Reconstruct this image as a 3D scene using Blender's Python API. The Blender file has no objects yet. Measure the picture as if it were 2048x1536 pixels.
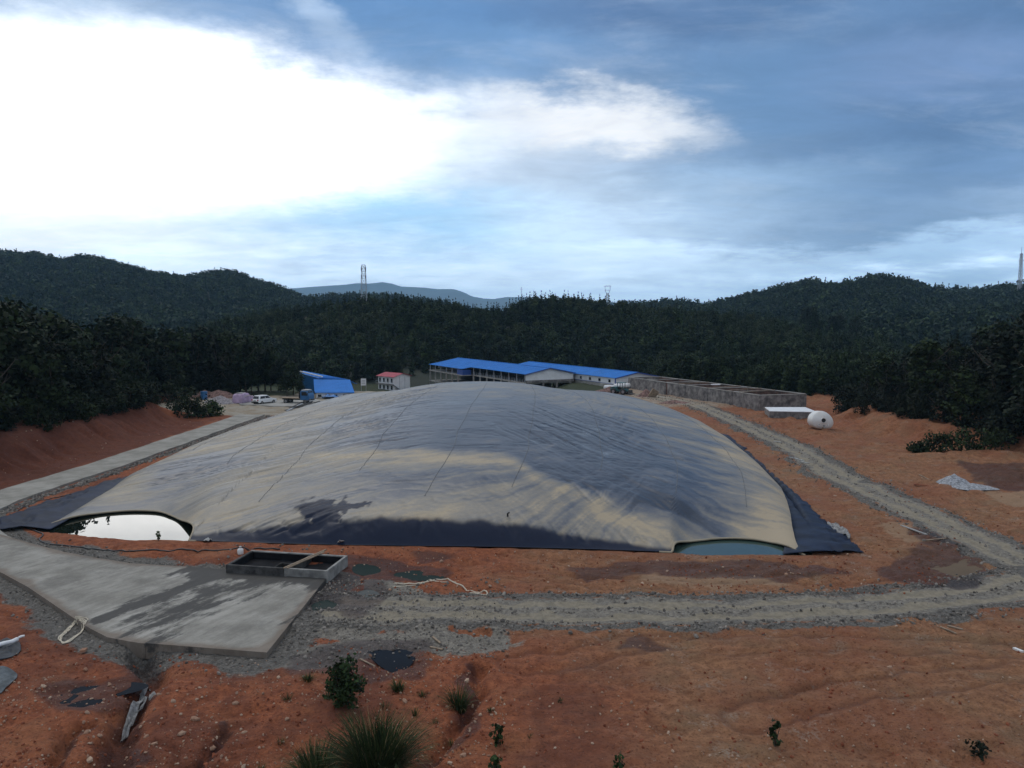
import bpy, math, random
import numpy as np
from mathutils import Vector, Matrix, Euler

R = math.radians
scene = bpy.context.scene
COL = scene.collection

# ------------------------------------------------------------------ camera, sky, sun, exposure
CAM_Z = 15.0
F_PX = 1577.0                      # focal length in pixels of the 2048 px wide photograph
PITCH = math.atan(128.0 / F_PX)
cam_d = bpy.data.cameras.new('camera')
cam_d.sensor_width = 36.0
cam_d.lens = 36.0 * F_PX / 2048.0
cam_d.clip_start = 0.2
cam_d.clip_end = 90000.0
cam = bpy.data.objects.new('camera', cam_d)
COL.objects.link(cam)
cam.location = (0, 0, CAM_Z)
cam.rotation_euler = (R(90) - PITCH, 0, 0)
scene.camera = cam

vs = scene.view_settings
vs.view_transform = 'Standard'
vs.look = 'None'
vs.exposure = 0.0
vs.gamma = 1.0
vs.use_curve_mapping = False
scene.cycles.use_denoising = True
scene.cycles.max_bounces = 6
scene.cycles.diffuse_bounces = 3
scene.cycles.glossy_bounces = 3
scene.cycles.volume_bounces = 1
scene.cycles.caustics_reflective = False
scene.cycles.caustics_refractive = False

SUN_AZ, SUN_EL = -32.0, 56.0       # the sun stands ahead, behind the bright cloud
HAZE = 9.0e-5


class NT:
    """small helper around a node tree"""
    def __init__(s, tree):
        s.t = tree
        s.n = tree.nodes
        s.l = tree.links

    def put(s, sock, v):
        if v is None:
            return
        if hasattr(v, 'is_output') or isinstance(v, bpy.types.NodeSocket):
            s.l.new(v, sock)
        else:
            if isinstance(v, (tuple, list)) and len(v) == 3 and sock.type == 'RGBA':
                v = (*v, 1.0)
            sock.default_value = v

    def math(s, op, a, b=None, c=None, clamp=False):
        n = s.n.new('ShaderNodeMath'); n.operation = op; n.use_clamp = clamp
        s.put(n.inputs[0], a); s.put(n.inputs[1], b)
        if c is not None: s.put(n.inputs[2], c)
        return n.outputs[0]

    def mix(s, f, a, b, mode='MIX'):
        n = s.n.new('ShaderNodeMix'); n.data_type = 'RGBA'; n.blend_type = mode
        s.put(n.inputs[0], f); s.put(n.inputs[6], a); s.put(n.inputs[7], b)
        return n.outputs[2]

    def bw(s, c):
        n = s.n.new('ShaderNodeRGBToBW'); s.l.new(c, n.inputs[0])
        return n.outputs[0]

    def noise(s, scale, detail=4.0, rough=0.55, vec=None, dist=0.0):
        n = s.n.new('ShaderNodeTexNoise')
        n.inputs['Scale'].default_value = scale; n.inputs['Detail'].default_value = detail
        n.inputs['Roughness'].default_value = rough; n.inputs['Distortion'].default_value = dist
        if vec is not None: s.l.new(vec, n.inputs['Vector'])
        return n.outputs['Fac']

    def voronoi(s, scale, vec=None, feature='F1'):
        n = s.n.new('ShaderNodeTexVoronoi'); n.feature = feature
        n.inputs['Scale'].default_value = scale
        if vec is not None: s.l.new(vec, n.inputs['Vector'])
        return n

    def ramp(s, f, stops, interp='LINEAR'):
        n = s.n.new('ShaderNodeValToRGB'); r = n.color_ramp; r.interpolation = interp
        while len(r.elements) < len(stops): r.elements.new(0.5)
        for e, (p, c) in zip(r.elements, stops):
            e.position = p
            if isinstance(c, (int, float)): c = (c, c, c)
            e.color = (*c, 1.0)
        s.put(n.inputs[0], f)
        return n.outputs[0]

    def sstep(s, x, a, b):
        n = s.n.new('ShaderNodeMapRange'); n.interpolation_type = 'SMOOTHSTEP'
        s.put(n.inputs[0], x); s.put(n.inputs[1], a); s.put(n.inputs[2], b)
        return n.outputs[0]

    def attr(s, name):
        n = s.n.new('ShaderNodeAttribute'); n.attribute_name = name
        return n.outputs['Fac']

    def coord(s, which='Object'):
        return s.n.new('ShaderNodeTexCoord').outputs[which]

    def mapping(s, vec, scale=(1, 1, 1), rot=(0, 0, 0), loc=(0, 0, 0)):
        if any(rot):           # turn first, stretch afterwards
            r = s.n.new('ShaderNodeMapping'); s.l.new(vec, r.inputs[0]); r.inputs[2].default_value = rot
            vec = r.outputs[0]; rot = (0, 0, 0)
        n = s.n.new('ShaderNodeMapping'); s.l.new(vec, n.inputs[0])
        n.inputs[1].default_value = loc; n.inputs[2].default_value = rot; n.inputs[3].default_value = scale
        return n.outputs[0]

    def bump(s, h, strength=0.5, dist=0.1):
        n = s.n.new('ShaderNodeBump'); n.inputs['Strength'].default_value = strength
        n.inputs['Distance'].default_value = dist; s.l.new(h, n.inputs['Height'])
        return n.outputs[0]

    def combine(s, x, y, z):
        n = s.n.new('ShaderNodeCombineXYZ')
        s.put(n.inputs[0], x); s.put(n.inputs[1], y); s.put(n.inputs[2], z)
        return n.outputs[0]


def lin(r, g, b):
    f = lambda c: (c / 255 / 12.92) if c <= 10 else ((c / 255 + 0.055) / 1.055) ** 2.4
    return (f(r), f(g), f(b))


# ------------------------------------------------------------------ the sky
world = bpy.data.worlds.new('World')
scene.world = world
world.use_nodes = True
W = NT(world.node_tree)
W.n.clear()
w_out = W.n.new('ShaderNodeOutputWorld')
w_bg = W.n.new('ShaderNodeBackground')
SKY_S = 0.1
w_bg.inputs[1].default_value = SKY_S
W.l.new(w_bg.outputs[0], w_out.inputs[0])
nish = W.n.new('ShaderNodeTexSky')
nish.sky_type = 'NISHITA'
nish.sun_disc = False
nish.sun_elevation = R(SUN_EL)
nish.sun_rotation = R(SUN_AZ)
nish.air_density = 1.4
nish.dust_density = 2.0
direc = W.coord('Generated')
sep = W.n.new('ShaderNodeSeparateXYZ'); W.l.new(direc, sep.inputs[0])
dx, dy, dz = sep.outputs
# position on a flat cloud deck: gives the clouds their perspective towards the horizon
deck_d = W.math('ADD', W.math('MAXIMUM', dz, 0.0), 0.16)
deck = W.combine(W.math('DIVIDE', dx, deck_d), W.math('DIVIDE', dy, deck_d), 0.0)
az = W.math('MULTIPLY', W.math('ARCTAN2', dx, dy), 57.2958)
el = W.math('MULTIPLY', W.math('ARCSINE', dz), 57.2958)
n_big = W.noise(0.9, 6, 0.55, deck, 0.6)
n_fine = W.noise(2.6, 8, 0.6, deck, 0.4)
n_warp1 = W.noise(1.5, 9, 0.66, W.mapping(deck, loc=(7, 3, 1)))
n_warp2 = W.noise(1.5, 9, 0.66, W.mapping(deck, loc=(-4, 9, 5)))
azw = W.math('ADD', az, W.math('MULTIPLY', W.math('SUBTRACT', n_warp1, 0.5), 14.0))
elw = W.math('ADD', el, W.math('MULTIPLY', W.math('SUBTRACT', n_warp2, 0.5), 8.0))


def sky_blob(px, py, rx, ry, hard=1.0, rot=0.0, warp=True):
    """soft elliptical cloud mass given by where it stands in the sky (azimuth, elevation)"""
    def ae(qx, qy):
        u_, v_ = (qx - 1024.0) / F_PX, (qy - 768.0) / F_PX
        cp, sp = math.cos(PITCH), math.sin(PITCH)
        X, Y, Z = u_, cp - v_ * sp, -sp - v_ * cp
        return math.degrees(math.atan2(X, Y)), math.degrees(math.atan2(Z, math.hypot(X, Y)))
    a0, e0 = ae(px, py)
    ra = abs(ae(px + rx * .5, py)[0] - ae(px - rx * .5, py)[0])
    re = abs(ae(px, py + ry * .5)[1] - ae(px, py - ry * .5)[1])
    u = W.math('SUBTRACT', azw if warp else az, a0)
    v = W.math('SUBTRACT', elw if warp else el, e0)
    if rot:
        c, s_ = math.cos(R(rot)), math.sin(R(rot))
        u2 = W.math('ADD', W.math('MULTIPLY', u, c), W.math('MULTIPLY', v, s_))
        v2 = W.math('SUBTRACT', W.math('MULTIPLY', v, c), W.math('MULTIPLY', u, s_))
        u, v = u2, v2
    d = W.math('ADD', W.math('POWER', W.math('ABSOLUTE', W.math('DIVIDE', u, ra)), 2.0),
               W.math('POWER', W.math('ABSOLUTE', W.math('DIVIDE', v, re)), 2.0))
    return W.sstep(W.math('SQRT', d), 1.0 + 0.6 / hard, 1.0 - 0.6 / hard)


K = 1.0 / SKY_S
def sk(r, g, b, m=1.0):
    c = lin(r, g, b)
    return tuple(x * K * m for x in c)

cloud = W.mix(W.sstep(n_big, 0.35, 0.68), sk(150, 166, 188), sk(240, 243, 248))
cloud = W.mix(W.math('MULTIPLY', W.sstep(n_fine, 0.45, 0.75), 0.35), cloud, sk(238, 242, 250))
SKY_BLOBS = [
    # px, py, rx, ry, colour, opacity, hardness, rotation
    (1000, 590, 2600, 230, sk(210, 233, 254, 2.5), 0.97, 0.9, 0),
    (1000, -330, 2600, 330, sk(96, 128, 168), 0.95, 0.8, 0),
    (60, 315, 1000, 185, sk(244, 249, 255, 1.2), 1.0, 1.2, 0),
    (-80, 200, 300, 80, sk(252, 253, 255, 1.2), 0.8, 0.7, 0),
    (250, 440, 700, 80, sk(238, 244, 252, 1.7), 0.85, 0.6, 0),
    (330, 400, 200, 26, sk(208, 224, 246, 1.1), 0.5, 0.5, 0),
    (950, 360, 640, 190, sk(226, 239, 254, 1.4), 0.92, 0.8, 0),
    (800, 290, 560, 140, sk(236, 245, 255, 1.08), 0.95, 1.0, 0),
    (1180, 500, 420, 70, sk(206, 230, 252, 1.6), 0.8, 0.7, 0),
    (770, 405, 300, 90, sk(158, 212, 253, 1.15), 0.95, 0.6, 0),
    (1060, 340, 240, 60, sk(214, 230, 250, 1.05), 0.7, 0.7, 0),
    (80, 40, 460, 75, sk(186, 214, 246), 0.9, 0.9, 0),
    (540, 70, 330, 70, sk(150, 186, 230), 0.85, 0.7, -12),
    (860, 40, 420, 110, sk(92, 142, 198), 0.95, 0.9, 0),
    (640, 45, 130, 30, sk(190, 214, 244), 0.8, 0.6, -38),
    (1100, 125, 330, 70, sk(118, 162, 212), 0.85, 0.8, 0),
    (1850, 20, 760, 300, sk(82, 120, 168), 0.97, 0.9, 0),
    (1850, 330, 470, 170, sk(88, 128, 176), 0.92, 0.9, 0),
    (1500, 190, 230, 110, sk(98, 138, 184), 0.85, 0.8, 0),
    (1420, 370, 260, 90, sk(158, 192, 228, 1.05), 0.75, 0.7, 0),
    (1930, 130, 260, 60, sk(122, 150, 196), 0.7, 0.7, 0),
    (1850, 520, 420, 45, sk(150, 188, 224, 1.35), 0.75, 0.6, 0),
    (1800, 455, 420, 26, sk(100, 138, 182), 0.7, 0.6, 0),
    (1750, 262, 460, 40, sk(76, 110, 156), 0.6, 0.4, 3),
    (1640, 60, 240, 40, sk(112, 148, 194), 0.6, 0.6, 8),
    (1280, 30, 260, 40, sk(70, 108, 158), 0.7, 0.6, -6),
    (1180, 240, 190, 45, sk(250, 252, 255, 1.12), 0.95, 0.9, -6),
]
for (px, py, rx, ry, c, op, hard, rot) in SKY_BLOBS:
    m = W.math('MULTIPLY', sky_blob(px, py, rx, ry, hard, rot), op)
    cloud = W.mix(m, cloud, c)
# cloud relief over everything, softer inside the bright bank
rel = W.math('ADD', 0.79, W.math('MULTIPLY', W.noise(3.2, 12, 0.68, W.mapping(deck, scale=(0.8, 1.3, 1)), 1.0), 0.50))
rel = W.math('MULTIPLY', rel, W.math('ADD', 0.80, W.math('MULTIPLY', W.noise(1.1, 6, 0.6, W.mapping(deck, scale=(0.6, 1.5, 1), loc=(2, 6, 4)), 0.6), 0.42)))
cloud = W.mix(1.0, cloud, rel, 'MULTIPLY')
wisp = W.sstep(W.noise(2.2, 12, 0.7, W.mapping(deck, scale=(0.7, 1.7, 1), loc=(3, 1, 8)), 0.4), 0.50, 0.74)
cloud = W.mix(W.math('MULTIPLY', wisp, 0.22), cloud, sk(222, 234, 250))
# the glow of the sun behind the cloud
glow = sky_blob(270, 255, 430, 105, 0.5, 0, True)
cloud = W.mix(W.math('MULTIPLY', glow, 0.92), cloud, sk(255, 253, 249, 4.0))
cover = W.math('ADD', 0.86, W.math('MULTIPLY', n_big, 0.14))
sky_c = W.mix(cover, nish.outputs[0], cloud)
W.l.new(sky_c, w_bg.inputs[0])

sun_d = bpy.data.lights.new('sun', 'SUN')
sun_d.energy = 1.0
sun_d.angle = R(35)
sun_d.color = (1.0, 0.95, 0.87)
sun = bpy.data.objects.new('sun', sun_d)
COL.objects.link(sun)
sv = Vector((math.sin(R(SUN_AZ)) * math.cos(R(SUN_EL)), math.cos(R(SUN_AZ)) * math.cos(R(SUN_EL)), math.sin(R(SUN_EL))))
sun.rotation_euler = sv.to_track_quat('Z', 'Y').to_euler()
sun.location = sv * 500

# ------------------------------------------------------------------ helpers
CP, SP = math.cos(PITCH), math.sin(PITCH)


def at(px, py, z=0.0):
    """ground point seen at a photograph pixel, at height z"""
    u, v = (px - 1024.0) / F_PX, (py - 768.0) / F_PX
    d = Vector((u, CP - v * SP, -SP - v * CP))
    t = (z - CAM_Z) / d.z
    return Vector((d.x * t, d.y * t, z))


def along(px, py, dist):
    """point at forward distance dist seen at a photograph pixel"""
    u, v = (px - 1024.0) / F_PX, (py - 768.0) / F_PX
    d = Vector((u, CP - v * SP, -SP - v * CP))
    t = dist / d.y
    return Vector((d.x * t, dist, CAM_Z + d.z * t))


def _hash(ix, iy, seed):
    h = (ix.astype(np.int64) * 374761393 + iy.astype(np.int64) * 668265263 + seed * 1442695041) & 0x7fffffff
    h = ((h ^ (h >> 13)) * 1274126177) & 0x7fffffff
    h = h ^ (h >> 16)
    return (h & 0xffff) / 65535.0


def vnoise(x, y, seed=0):
    x = np.asarray(x, float); y = np.asarray(y, float)
    ix, iy = np.floor(x), np.floor(y)
    fx, fy = x - ix, y - iy
    fx = fx * fx * (3 - 2 * fx); fy = fy * fy * (3 - 2 * fy)
    ix = ix.astype(int); iy = iy.astype(int)
    a, b = _hash(ix, iy, seed), _hash(ix + 1, iy, seed)
    c, d = _hash(ix, iy + 1, seed), _hash(ix + 1, iy + 1, seed)
    return (a * (1 - fx) + b * fx) * (1 - fy) + (c * (1 - fx) + d * fx) * fy


def fbm(x, y, seed=0, oct=4, gain=0.5):
    s, a, t = 0.0, 1.0, 0.0
    x = np.asarray(x, float); y = np.asarray(y, float)
    for i in range(oct):
        s = s + a * vnoise(x, y, seed + i * 17); t += a
        x = x * 2.03 + 11.3; y = y * 2.03 + 5.7; a *= gain
    return s / t


def sst(x, a, b):
    t = np.clip((np.asarray(x, float) - a) / (b - a), 0, 1)
    return t * t * (3 - 2 * t)


def pl_dist(x, y, pts):
    """distance of points to a polyline, and signed side distance"""
    best = np.full(np.shape(x), 1e9)
    for (ax, ay), (bx, by) in zip(pts[:-1], pts[1:]):
        vx, vy = bx - ax, by - ay
        L = vx * vx + vy * vy
        t = np.clip(((x - ax) * vx + (y - ay) * vy) / L, 0, 1)
        d = np.hypot(x - ax - t * vx, y - ay - t * vy)
        best = np.minimum(best, d)
    return best


def in_poly(x, y, pts):
    c = np.zeros(np.shape(x), bool)
    n = len(pts)
    for i in range(n):
        (ax, ay), (bx, by) = pts[i], pts[(i + 1) % n]
        if ay == by: continue
        k = ((ay > y) != (by > y)) & (x < (bx - ax) * (y - ay) / (by - ay) + ax)
        c ^= k
    return c


def px_line(*pp):
    return [tuple(at(a, b)[:2]) for a, b in pp]


class MB:
    """collects shapes into one mesh"""
    def __init__(s):
        s.v = []; s.f = []; s.m = []

    def add(s, vs, fs, mi=0):
        o = len(s.v)
        s.v.extend([tuple(q) for q in vs])
        for f in fs:
            s.f.append(tuple(o + i for i in f)); s.m.append(mi)
        return s

    def box(s, c, size, rot=None, mi=0, taper=1.0):
        hx, hy, hz = size[0] / 2, size[1] / 2, size[2] / 2
        vs = []
        for z in (-hz, hz):
            k = taper if z > 0 else 1.0
            for x, y in ((-hx, -hy), (hx, -hy), (hx, hy), (-hx, hy)):
                p = Vector((x * k, y * k, z))
                if rot is not None: p = rot @ p
                vs.append(p + Vector(c))
        return s.add(vs, [(3, 2, 1, 0), (4, 5, 6, 7), (0, 1, 5, 4), (1, 2, 6, 5), (2, 3, 7, 6), (3, 0, 4, 7)], mi)

    def beam(s, a, b, w, h=None, mi=0):
        """box bar from a to b"""
        a, b = Vector(a), Vector(b)
        h = h or w
        d = b - a
        if d.length < 1e-6: return s
        z = d.normalized()
        x = z.cross(Vector((0, 0, 1)))
        if x.length < 1e-3: x = Vector((1, 0, 0))
        x.normalize(); y = z.cross(x)
        vs = [p + x * sx * w / 2 + y * sy * h / 2 for p in (a, b) for sx, sy in ((-1, -1), (1, -1), (1, 1), (-1, 1))]
        return s.add(vs, [(3, 2, 1, 0), (4, 5, 6, 7), (0, 1, 5, 4), (1, 2, 6, 5), (2, 3, 7, 6), (3, 0, 4, 7)], mi)

    def tube(s, pts, rad, n=6, mi=0, caps=True):
        pts = [Vector(p) for p in pts]
        rr = rad if isinstance(rad, (list, tuple)) else [rad] * len(pts)
        o = len(s.v)
        px = None
        for i, p in enumerate(pts):
            d = (pts[min(i + 1, len(pts) - 1)] - pts[max(i - 1, 0)])
            d = d.normalized() if d.length > 1e-9 else Vector((0, 0, 1))
            x = (px - d * px.dot(d)) if px is not None else d.cross(Vector((0, 0, 1)))
            if x.length < 1e-3: x = d.cross(Vector((1, 0, 0)))
            x.normalize(); px = x
            y = d.cross(x)
            for k in range(n):
                a = 2 * math.pi * k / n
                s.v.append(tuple(p + (x * math.cos(a) + y * math.sin(a)) * rr[i]))
        for i in range(len(pts) - 1):
            for k in range(n):
                a, b = o + i * n + k, o + i * n + (k + 1) % n
                s.f.append((a, b, b + n, a + n)); s.m.append(mi)
        if caps:
            s.f.append(tuple(o + k for k in reversed(range(n)))); s.m.append(mi)
            s.f.append(tuple(o + (len(pts) - 1) * n + k for k in range(n))); s.m.append(mi)
        return s

    def prism(s, prof, axis0, axis1, n, w0, w1, origin=(0, 0, 0), mi=0):
        """profile (a,b) pairs in the plane axis0/axis1, extruded along n from w0 to w1"""
        A, B, N, O = Vector(axis0), Vector(axis1), Vector(n), Vector(origin)
        k = len(prof)
        vs = [O + A * a + B * b + N * w for w in (w0, w1) for a, b in prof]
        fs = [tuple(reversed(range(k))), tuple(range(k, 2 * k))]
        fs += [(i, (i + 1) % k, k + (i + 1) % k, k + i) for i in range(k)]
        return s.add(vs, fs, mi)

    def lathe(s, prof, origin, ax=(0, 0, 1), n=20, mi=0):
        """profile (radius, height) turned about ax"""
        ax = Vector(ax).normalized()
        x = ax.cross(Vector((0, 0, 1)))
        if x.length < 1e-3: x = Vector((1, 0, 0))
        x.normalize(); y = ax.cross(x)
        O = Vector(origin); o = len(s.v)
        for r, h in prof:
            for k in range(n):
                a = 2 * math.pi * k / n
                s.v.append(tuple(O + ax * h + (x * math.cos(a) + y * math.sin(a)) * max(r, 1e-4)))
        for i in range(len(prof) - 1):
            for k in range(n):
                a, b = o + i * n + k, o + i * n + (k + 1) % n
                s.f.append((a, b, b + n, a + n)); s.m.append(mi)
        return s

    def build(s, name, mats, parent=None, smooth=False, loc=None):
        me = bpy.data.meshes.new(name)
        me.from_pydata(s.v, [], s.f)
        for m in (mats if isinstance(mats, (list, tuple)) else [mats]):
            me.materials.append(m)
        if any(s.m): me.polygons.foreach_set('material_index', s.m)
        if smooth: me.polygons.foreach_set('use_smooth', [True] * len(me.polygons))
        me.update()
        o = bpy.data.objects.new(name, me)
        COL.objects.link(o)
        if parent is not None: o.parent = parent
        if loc is not None: o.location = loc
        return o


def np_mesh(name, v, f, mats, smooth=True, attrs=None):
    """mesh from numpy arrays; f is (n,4) or (n,3)"""
    me = bpy.data.meshes.new(name)
    v = np.asarray(v, np.float32); f = np.asarray(f, np.int32)
    k = f.shape[1]
    me.vertices.add(len(v)); me.vertices.foreach_set('co', v.ravel())
    me.loops.add(f.size); me.loops.foreach_set('vertex_index', f.ravel())
    me.polygons.add(len(f))
    me.polygons.foreach_set('loop_start', np.arange(0, f.size, k, dtype=np.int32))
    me.polygons.foreach_set('loop_total', np.full(len(f), k, np.int32))
    me.update(calc_edges=True)
    me.validate()
    if smooth: me.polygons.foreach_set('use_smooth', np.ones(len(f), bool))
    for nm, arr in (attrs or {}).items():
        a = me.attributes.new(nm, 'FLOAT', 'POINT'); a.data.foreach_set('value', np.asarray(arr, np.float32))
    for m in (mats if isinstance(mats, (list, tuple)) else [mats]): me.materials.append(m)
    return me


def link(name, me, parent=None):
    o = bpy.data.objects.new(name, me); COL.objects.link(o)
    if parent is not None: o.parent = parent
    return o


def grid_faces(nr, nc):
    i = np.arange((nr - 1) * nc).reshape(nr - 1, nc)[:, :-1].ravel()
    return np.stack([i, i + 1, i + nc + 1, i + nc], 1)


def tag(o, label=None, cat=None, group=None, kind=None):
    if label: o['label'] = label
    if cat: o['category'] = cat
    if group: o['group'] = group
    if kind: o['kind'] = kind
    return o


def thing(name, label, cat, loc=(0, 0, 0), rz=0.0, group=None):
    o = bpy.data.objects.new(name, None); COL.objects.link(o)
    o.empty_display_size = 0.3
    o.location = loc; o.rotation_euler = (0, 0, rz)
    return tag(o, label, cat, group)


def copy_tree(o, parent=None):
    c = o.copy(); COL.objects.link(c)
    if parent is not None:
        c.parent = parent
    for ch in o.children: copy_tree(ch, c)
    return c


def rotz(a):
    return Matrix.Rotation(a, 3, 'Z')


# ------------------------------------------------------------------ materials
def new_mat(name):
    m = bpy.data.materials.new(name); m.use_nodes = True
    t = NT(m.node_tree)
    b = m.node_tree.nodes['Principled BSDF']
    return m, t, b


def simple(name, col, rough=0.7, var=0.25, scale=3.0, bump=0.0, metal=0.0, spec=0.5, dirt=None, dirt_amt=0.4):
    m, t, b = new_mat(name)
    co = t.coord('Object')
    n = t.noise(scale, 6, 0.6, co)
    c = t.mix(t.sstep(n, 0.3, 0.7), tuple(x * (1 - var) for x in col), tuple(min(1, x * (1 + var)) for x in col))
    if dirt is not None:
        c = t.mix(t.math('MULTIPLY', t.sstep(t.noise(scale * 0.6, 7, 0.65, t.mapping(co, loc=(5, 2, 9))), 0.45, 0.7), dirt_amt), c, dirt)
    t.put(b.inputs['Base Color'], c)
    b.inputs['Roughness'].default_value = rough
    b.inputs['Metallic'].default_value = metal
    b.inputs['Specular IOR Level'].default_value = spec
    if bump: t.put(b.inputs['Normal'], t.bump(t.noise(scale * 4, 6, 0.65, co), bump, 0.05))
    return m


def leaf_mat(name, col, col2, var=0.7):
    m, t, b = new_mat(name)
    oi = t.n.new('ShaderNodeObjectInfo')
    c = t.mix(oi.outputs['Random'], col, col2)
    tint = t.attr('tint')
    c = t.mix(tint, t.mix(1.0, c, (1 - var,) * 3, 'MULTIPLY'), t.mix(1.0, c, (1 + var, 1 + var, 1 + var * 0.7), 'MULTIPLY'))
    t.put(b.inputs['Base Color'], c)
    b.inputs['Roughness'].default_value = 0.75
    b.inputs['Specular IOR Level'].default_value = 0.15
    return m


M = {}
M['leaf_broad'] = leaf_mat('broad leaves', (0.0055, 0.0110, 0.0055), (0.019, 0.031, 0.010))
M['leaf_pine'] = leaf_mat('pine needles', (0.006, 0.010, 0.006), (0.011, 0.016, 0.008))
M['leaf_far'] = leaf_mat('far canopy leaves', (0.0075, 0.0165, 0.0090), (0.029, 0.046, 0.017))
M['leaf_olive'] = leaf_mat('olive scrub leaves', (0.022, 0.036, 0.016), (0.042, 0.054, 0.024))
M['leaf_shrub'] = leaf_mat('shrub leaves', (0.018, 0.034, 0.013), (0.034, 0.055, 0.018))
M['grass'] = leaf_mat('grass blades', (0.024, 0.040, 0.015), (0.044, 0.060, 0.022), 0.7)
M['bark'] = simple('bark', (0.07, 0.055, 0.042), 0.9, 0.4, 2.0)
M['concrete'] = simple('concrete', (0.30, 0.29, 0.265), 0.85, 0.18, 0.9, 0.3, dirt=(0.14, 0.13, 0.12))
M['concrete_dark'] = simple('weathered concrete', (0.20, 0.185, 0.175), 0.9, 0.45, 1.3, 0.4, dirt=(0.05, 0.045, 0.05), dirt_amt=0.85)
M['wall_brown'] = simple('brown stained wall', (0.125, 0.075, 0.06), 0.9, 0.5, 1.0, 0.4, dirt=(0.04, 0.03, 0.03), dirt_amt=0.7)
M['trough'] = simple('trough concrete', (0.24, 0.235, 0.22), 0.85, 0.3, 1.3, 0.3, dirt=(0.05, 0.05, 0.052), dirt_amt=0.75)
M['trough_in'] = simple('wet black concrete', (0.012, 0.012, 0.014), 0.85, 0.4, 1.5, spec=0.1)
M['trough_dirty'] = simple('black-stained concrete', (0.07, 0.068, 0.066), 0.9, 0.5, 1.6, 0.3, spec=0.15, dirt=(0.012, 0.012, 0.013), dirt_amt=0.9)
M['white'] = simple('white paint', (0.72, 0.73, 0.74), 0.5, 0.05, 1.0, dirt=(0.45, 0.43, 0.4), dirt_amt=0.25)
M['blue_roof'] = simple('blue steel sheet', (0.028, 0.175, 0.52), 0.7, 0.10, 0.4, spec=0.12, dirt=(0.05, 0.16, 0.45), dirt_amt=0.3)
M['blue_dark'] = simple('dark blue steel sheet', (0.015, 0.06, 0.26), 0.5, 0.15, 0.5)
M['blue_truck'] = simple('blue vehicle paint', (0.03, 0.13, 0.30), 0.35, 0.1, 1.0)
M['red_roof'] = simple('red roof sheet', (0.36, 0.035, 0.06), 0.55, 0.15, 0.6)
M['glass'] = simple('dark glass', (0.012, 0.015, 0.02), 0.08, 0.1)
M['dark'] = simple('dark void', (0.02, 0.02, 0.022), 0.8, 0.3)  # shade inside the open shed, put into the colour
M['black_rubber'] = simple('black rubber', (0.015, 0.015, 0.016), 0.7, 0.2)
M['car_white'] = simple('white car paint', (0.78, 0.79, 0.80), 0.25, 0.02)
M['lamp_red'] = simple('red lamp lens', (0.35, 0.02, 0.02), 0.25, 0.05)
M['chrome'] = simple('dull metal', (0.35, 0.35, 0.36), 0.4, 0.1, metal=0.7)
M['steel'] = simple('galvanised steel', (0.33, 0.36, 0.40), 0.55, 0.12)
M['wood'] = simple('old timber', (0.24, 0.18, 0.125), 0.85, 0.35, 2.5, 0.2)
M['wood_dark'] = simple('dark wet timber', (0.05, 0.046, 0.043), 0.75, 0.45, 2.5, 0.2)
M['poly_white'] = simple('white polyethylene', (0.68, 0.685, 0.67), 0.45, 0.04, 0.8, dirt=(0.42, 0.33, 0.24), dirt_amt=0.35)
M['rope'] = simple('cream rope', (0.52, 0.46, 0.36), 0.9, 0.2)
M['pipe_black'] = simple('black pipe', (0.012, 0.012, 0.014), 0.45, 0.2)
M['plastic_pale'] = simple('pale plastic sheet', (0.32, 0.32, 0.31), 0.8, 0.3, 4.0)
M['tarp_pale'] = simple('grimy plastic ribbon', (0.20, 0.20, 0.20), 0.8, 0.5, 5.0)
M['plastic_dark'] = simple('dark plastic sheet', (0.03, 0.036, 0.045), 0.7, 0.4, 1.5, 0.3)
M['tarp_grey'] = simple('grey tarpaulin', (0.11, 0.125, 0.135), 0.85, 0.4, 2.0, 0.5, spec=0.2)
M['pink'] = simple('pink cover sheet', (0.38, 0.28, 0.40), 0.7, 0.3, 1.2, 0.3)
M['blue_tarp'] = simple('blue tarpaulin', (0.05, 0.17, 0.42), 0.6, 0.25, 1.0, 0.3)
M['green_machine'] = simple('green machine paint', (0.03, 0.10, 0.10), 0.45, 0.3, 2.0)
M['gravel_pale'] = simple('pale gravel', (0.27, 0.28, 0.30), 0.95, 0.5, 6.0, 0.8)
M['rubble_red'] = simple('broken brick rubble', (0.17, 0.10, 0.085), 0.95, 0.6, 2.5, 0.8)
M['grey_soil'] = simple('heaped grey gravel', (0.25, 0.23, 0.24), 0.95, 0.4, 3.0, 0.7)

# ------------------------------------------------------------------ plan of the site
def xL(y): return np.interp(y, [50, 55, 61, 67.8, 73, 80, 88, 100, 112, 130, 153], [-33.6, -33.9, -34.4, -35.3, -36.5, -36.8, -37.3, -37.0, -36.3, -34.8, -33.0])
def xR(y): return np.interp(y, [49.4, 53, 57, 62, 68, 80, 94, 106, 118, 132, 153], [18.7, 20.2, 21.4, 22.6, 23.9, 25.5, 26.7, 27.0, 26.3, 24.4, 20.0])
def yF0(x): return np.interp(x, [-38, -33.8, -29.3, -26.5, -22, -15.6, -10.8, -0.8, 5.8, 10.5, 12.7, 18.5, 24], [55.9, 55.2, 53.8, 52.9, 52.6, 51.9, 51.5, 51.1, 50.5, 49.9, 49.4, 49.3, 49.4])
Y_BACK = 153.0


def notch(x):
    """how far the cover edge is cut back from the front berm: two open corners"""
    a = np.clip((np.asarray(x, float) + 34.0) / 12.0, 0, 1)
    n1 = 7.4 * np.sqrt(np.clip(1 - (2 * a ** 1.05 - 1) ** 2, 0, 1)) * (1 - 0.4 * sst(a, 0.5, 1.0))
    b = np.clip((np.asarray(x, float) - 10.4) / 8.2, 0, 1)
    n2 = 3.7 * np.clip(1 - np.abs(2 * b - 1) ** 2.1, 0, 1) ** 0.6
    return n1, n2


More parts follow.
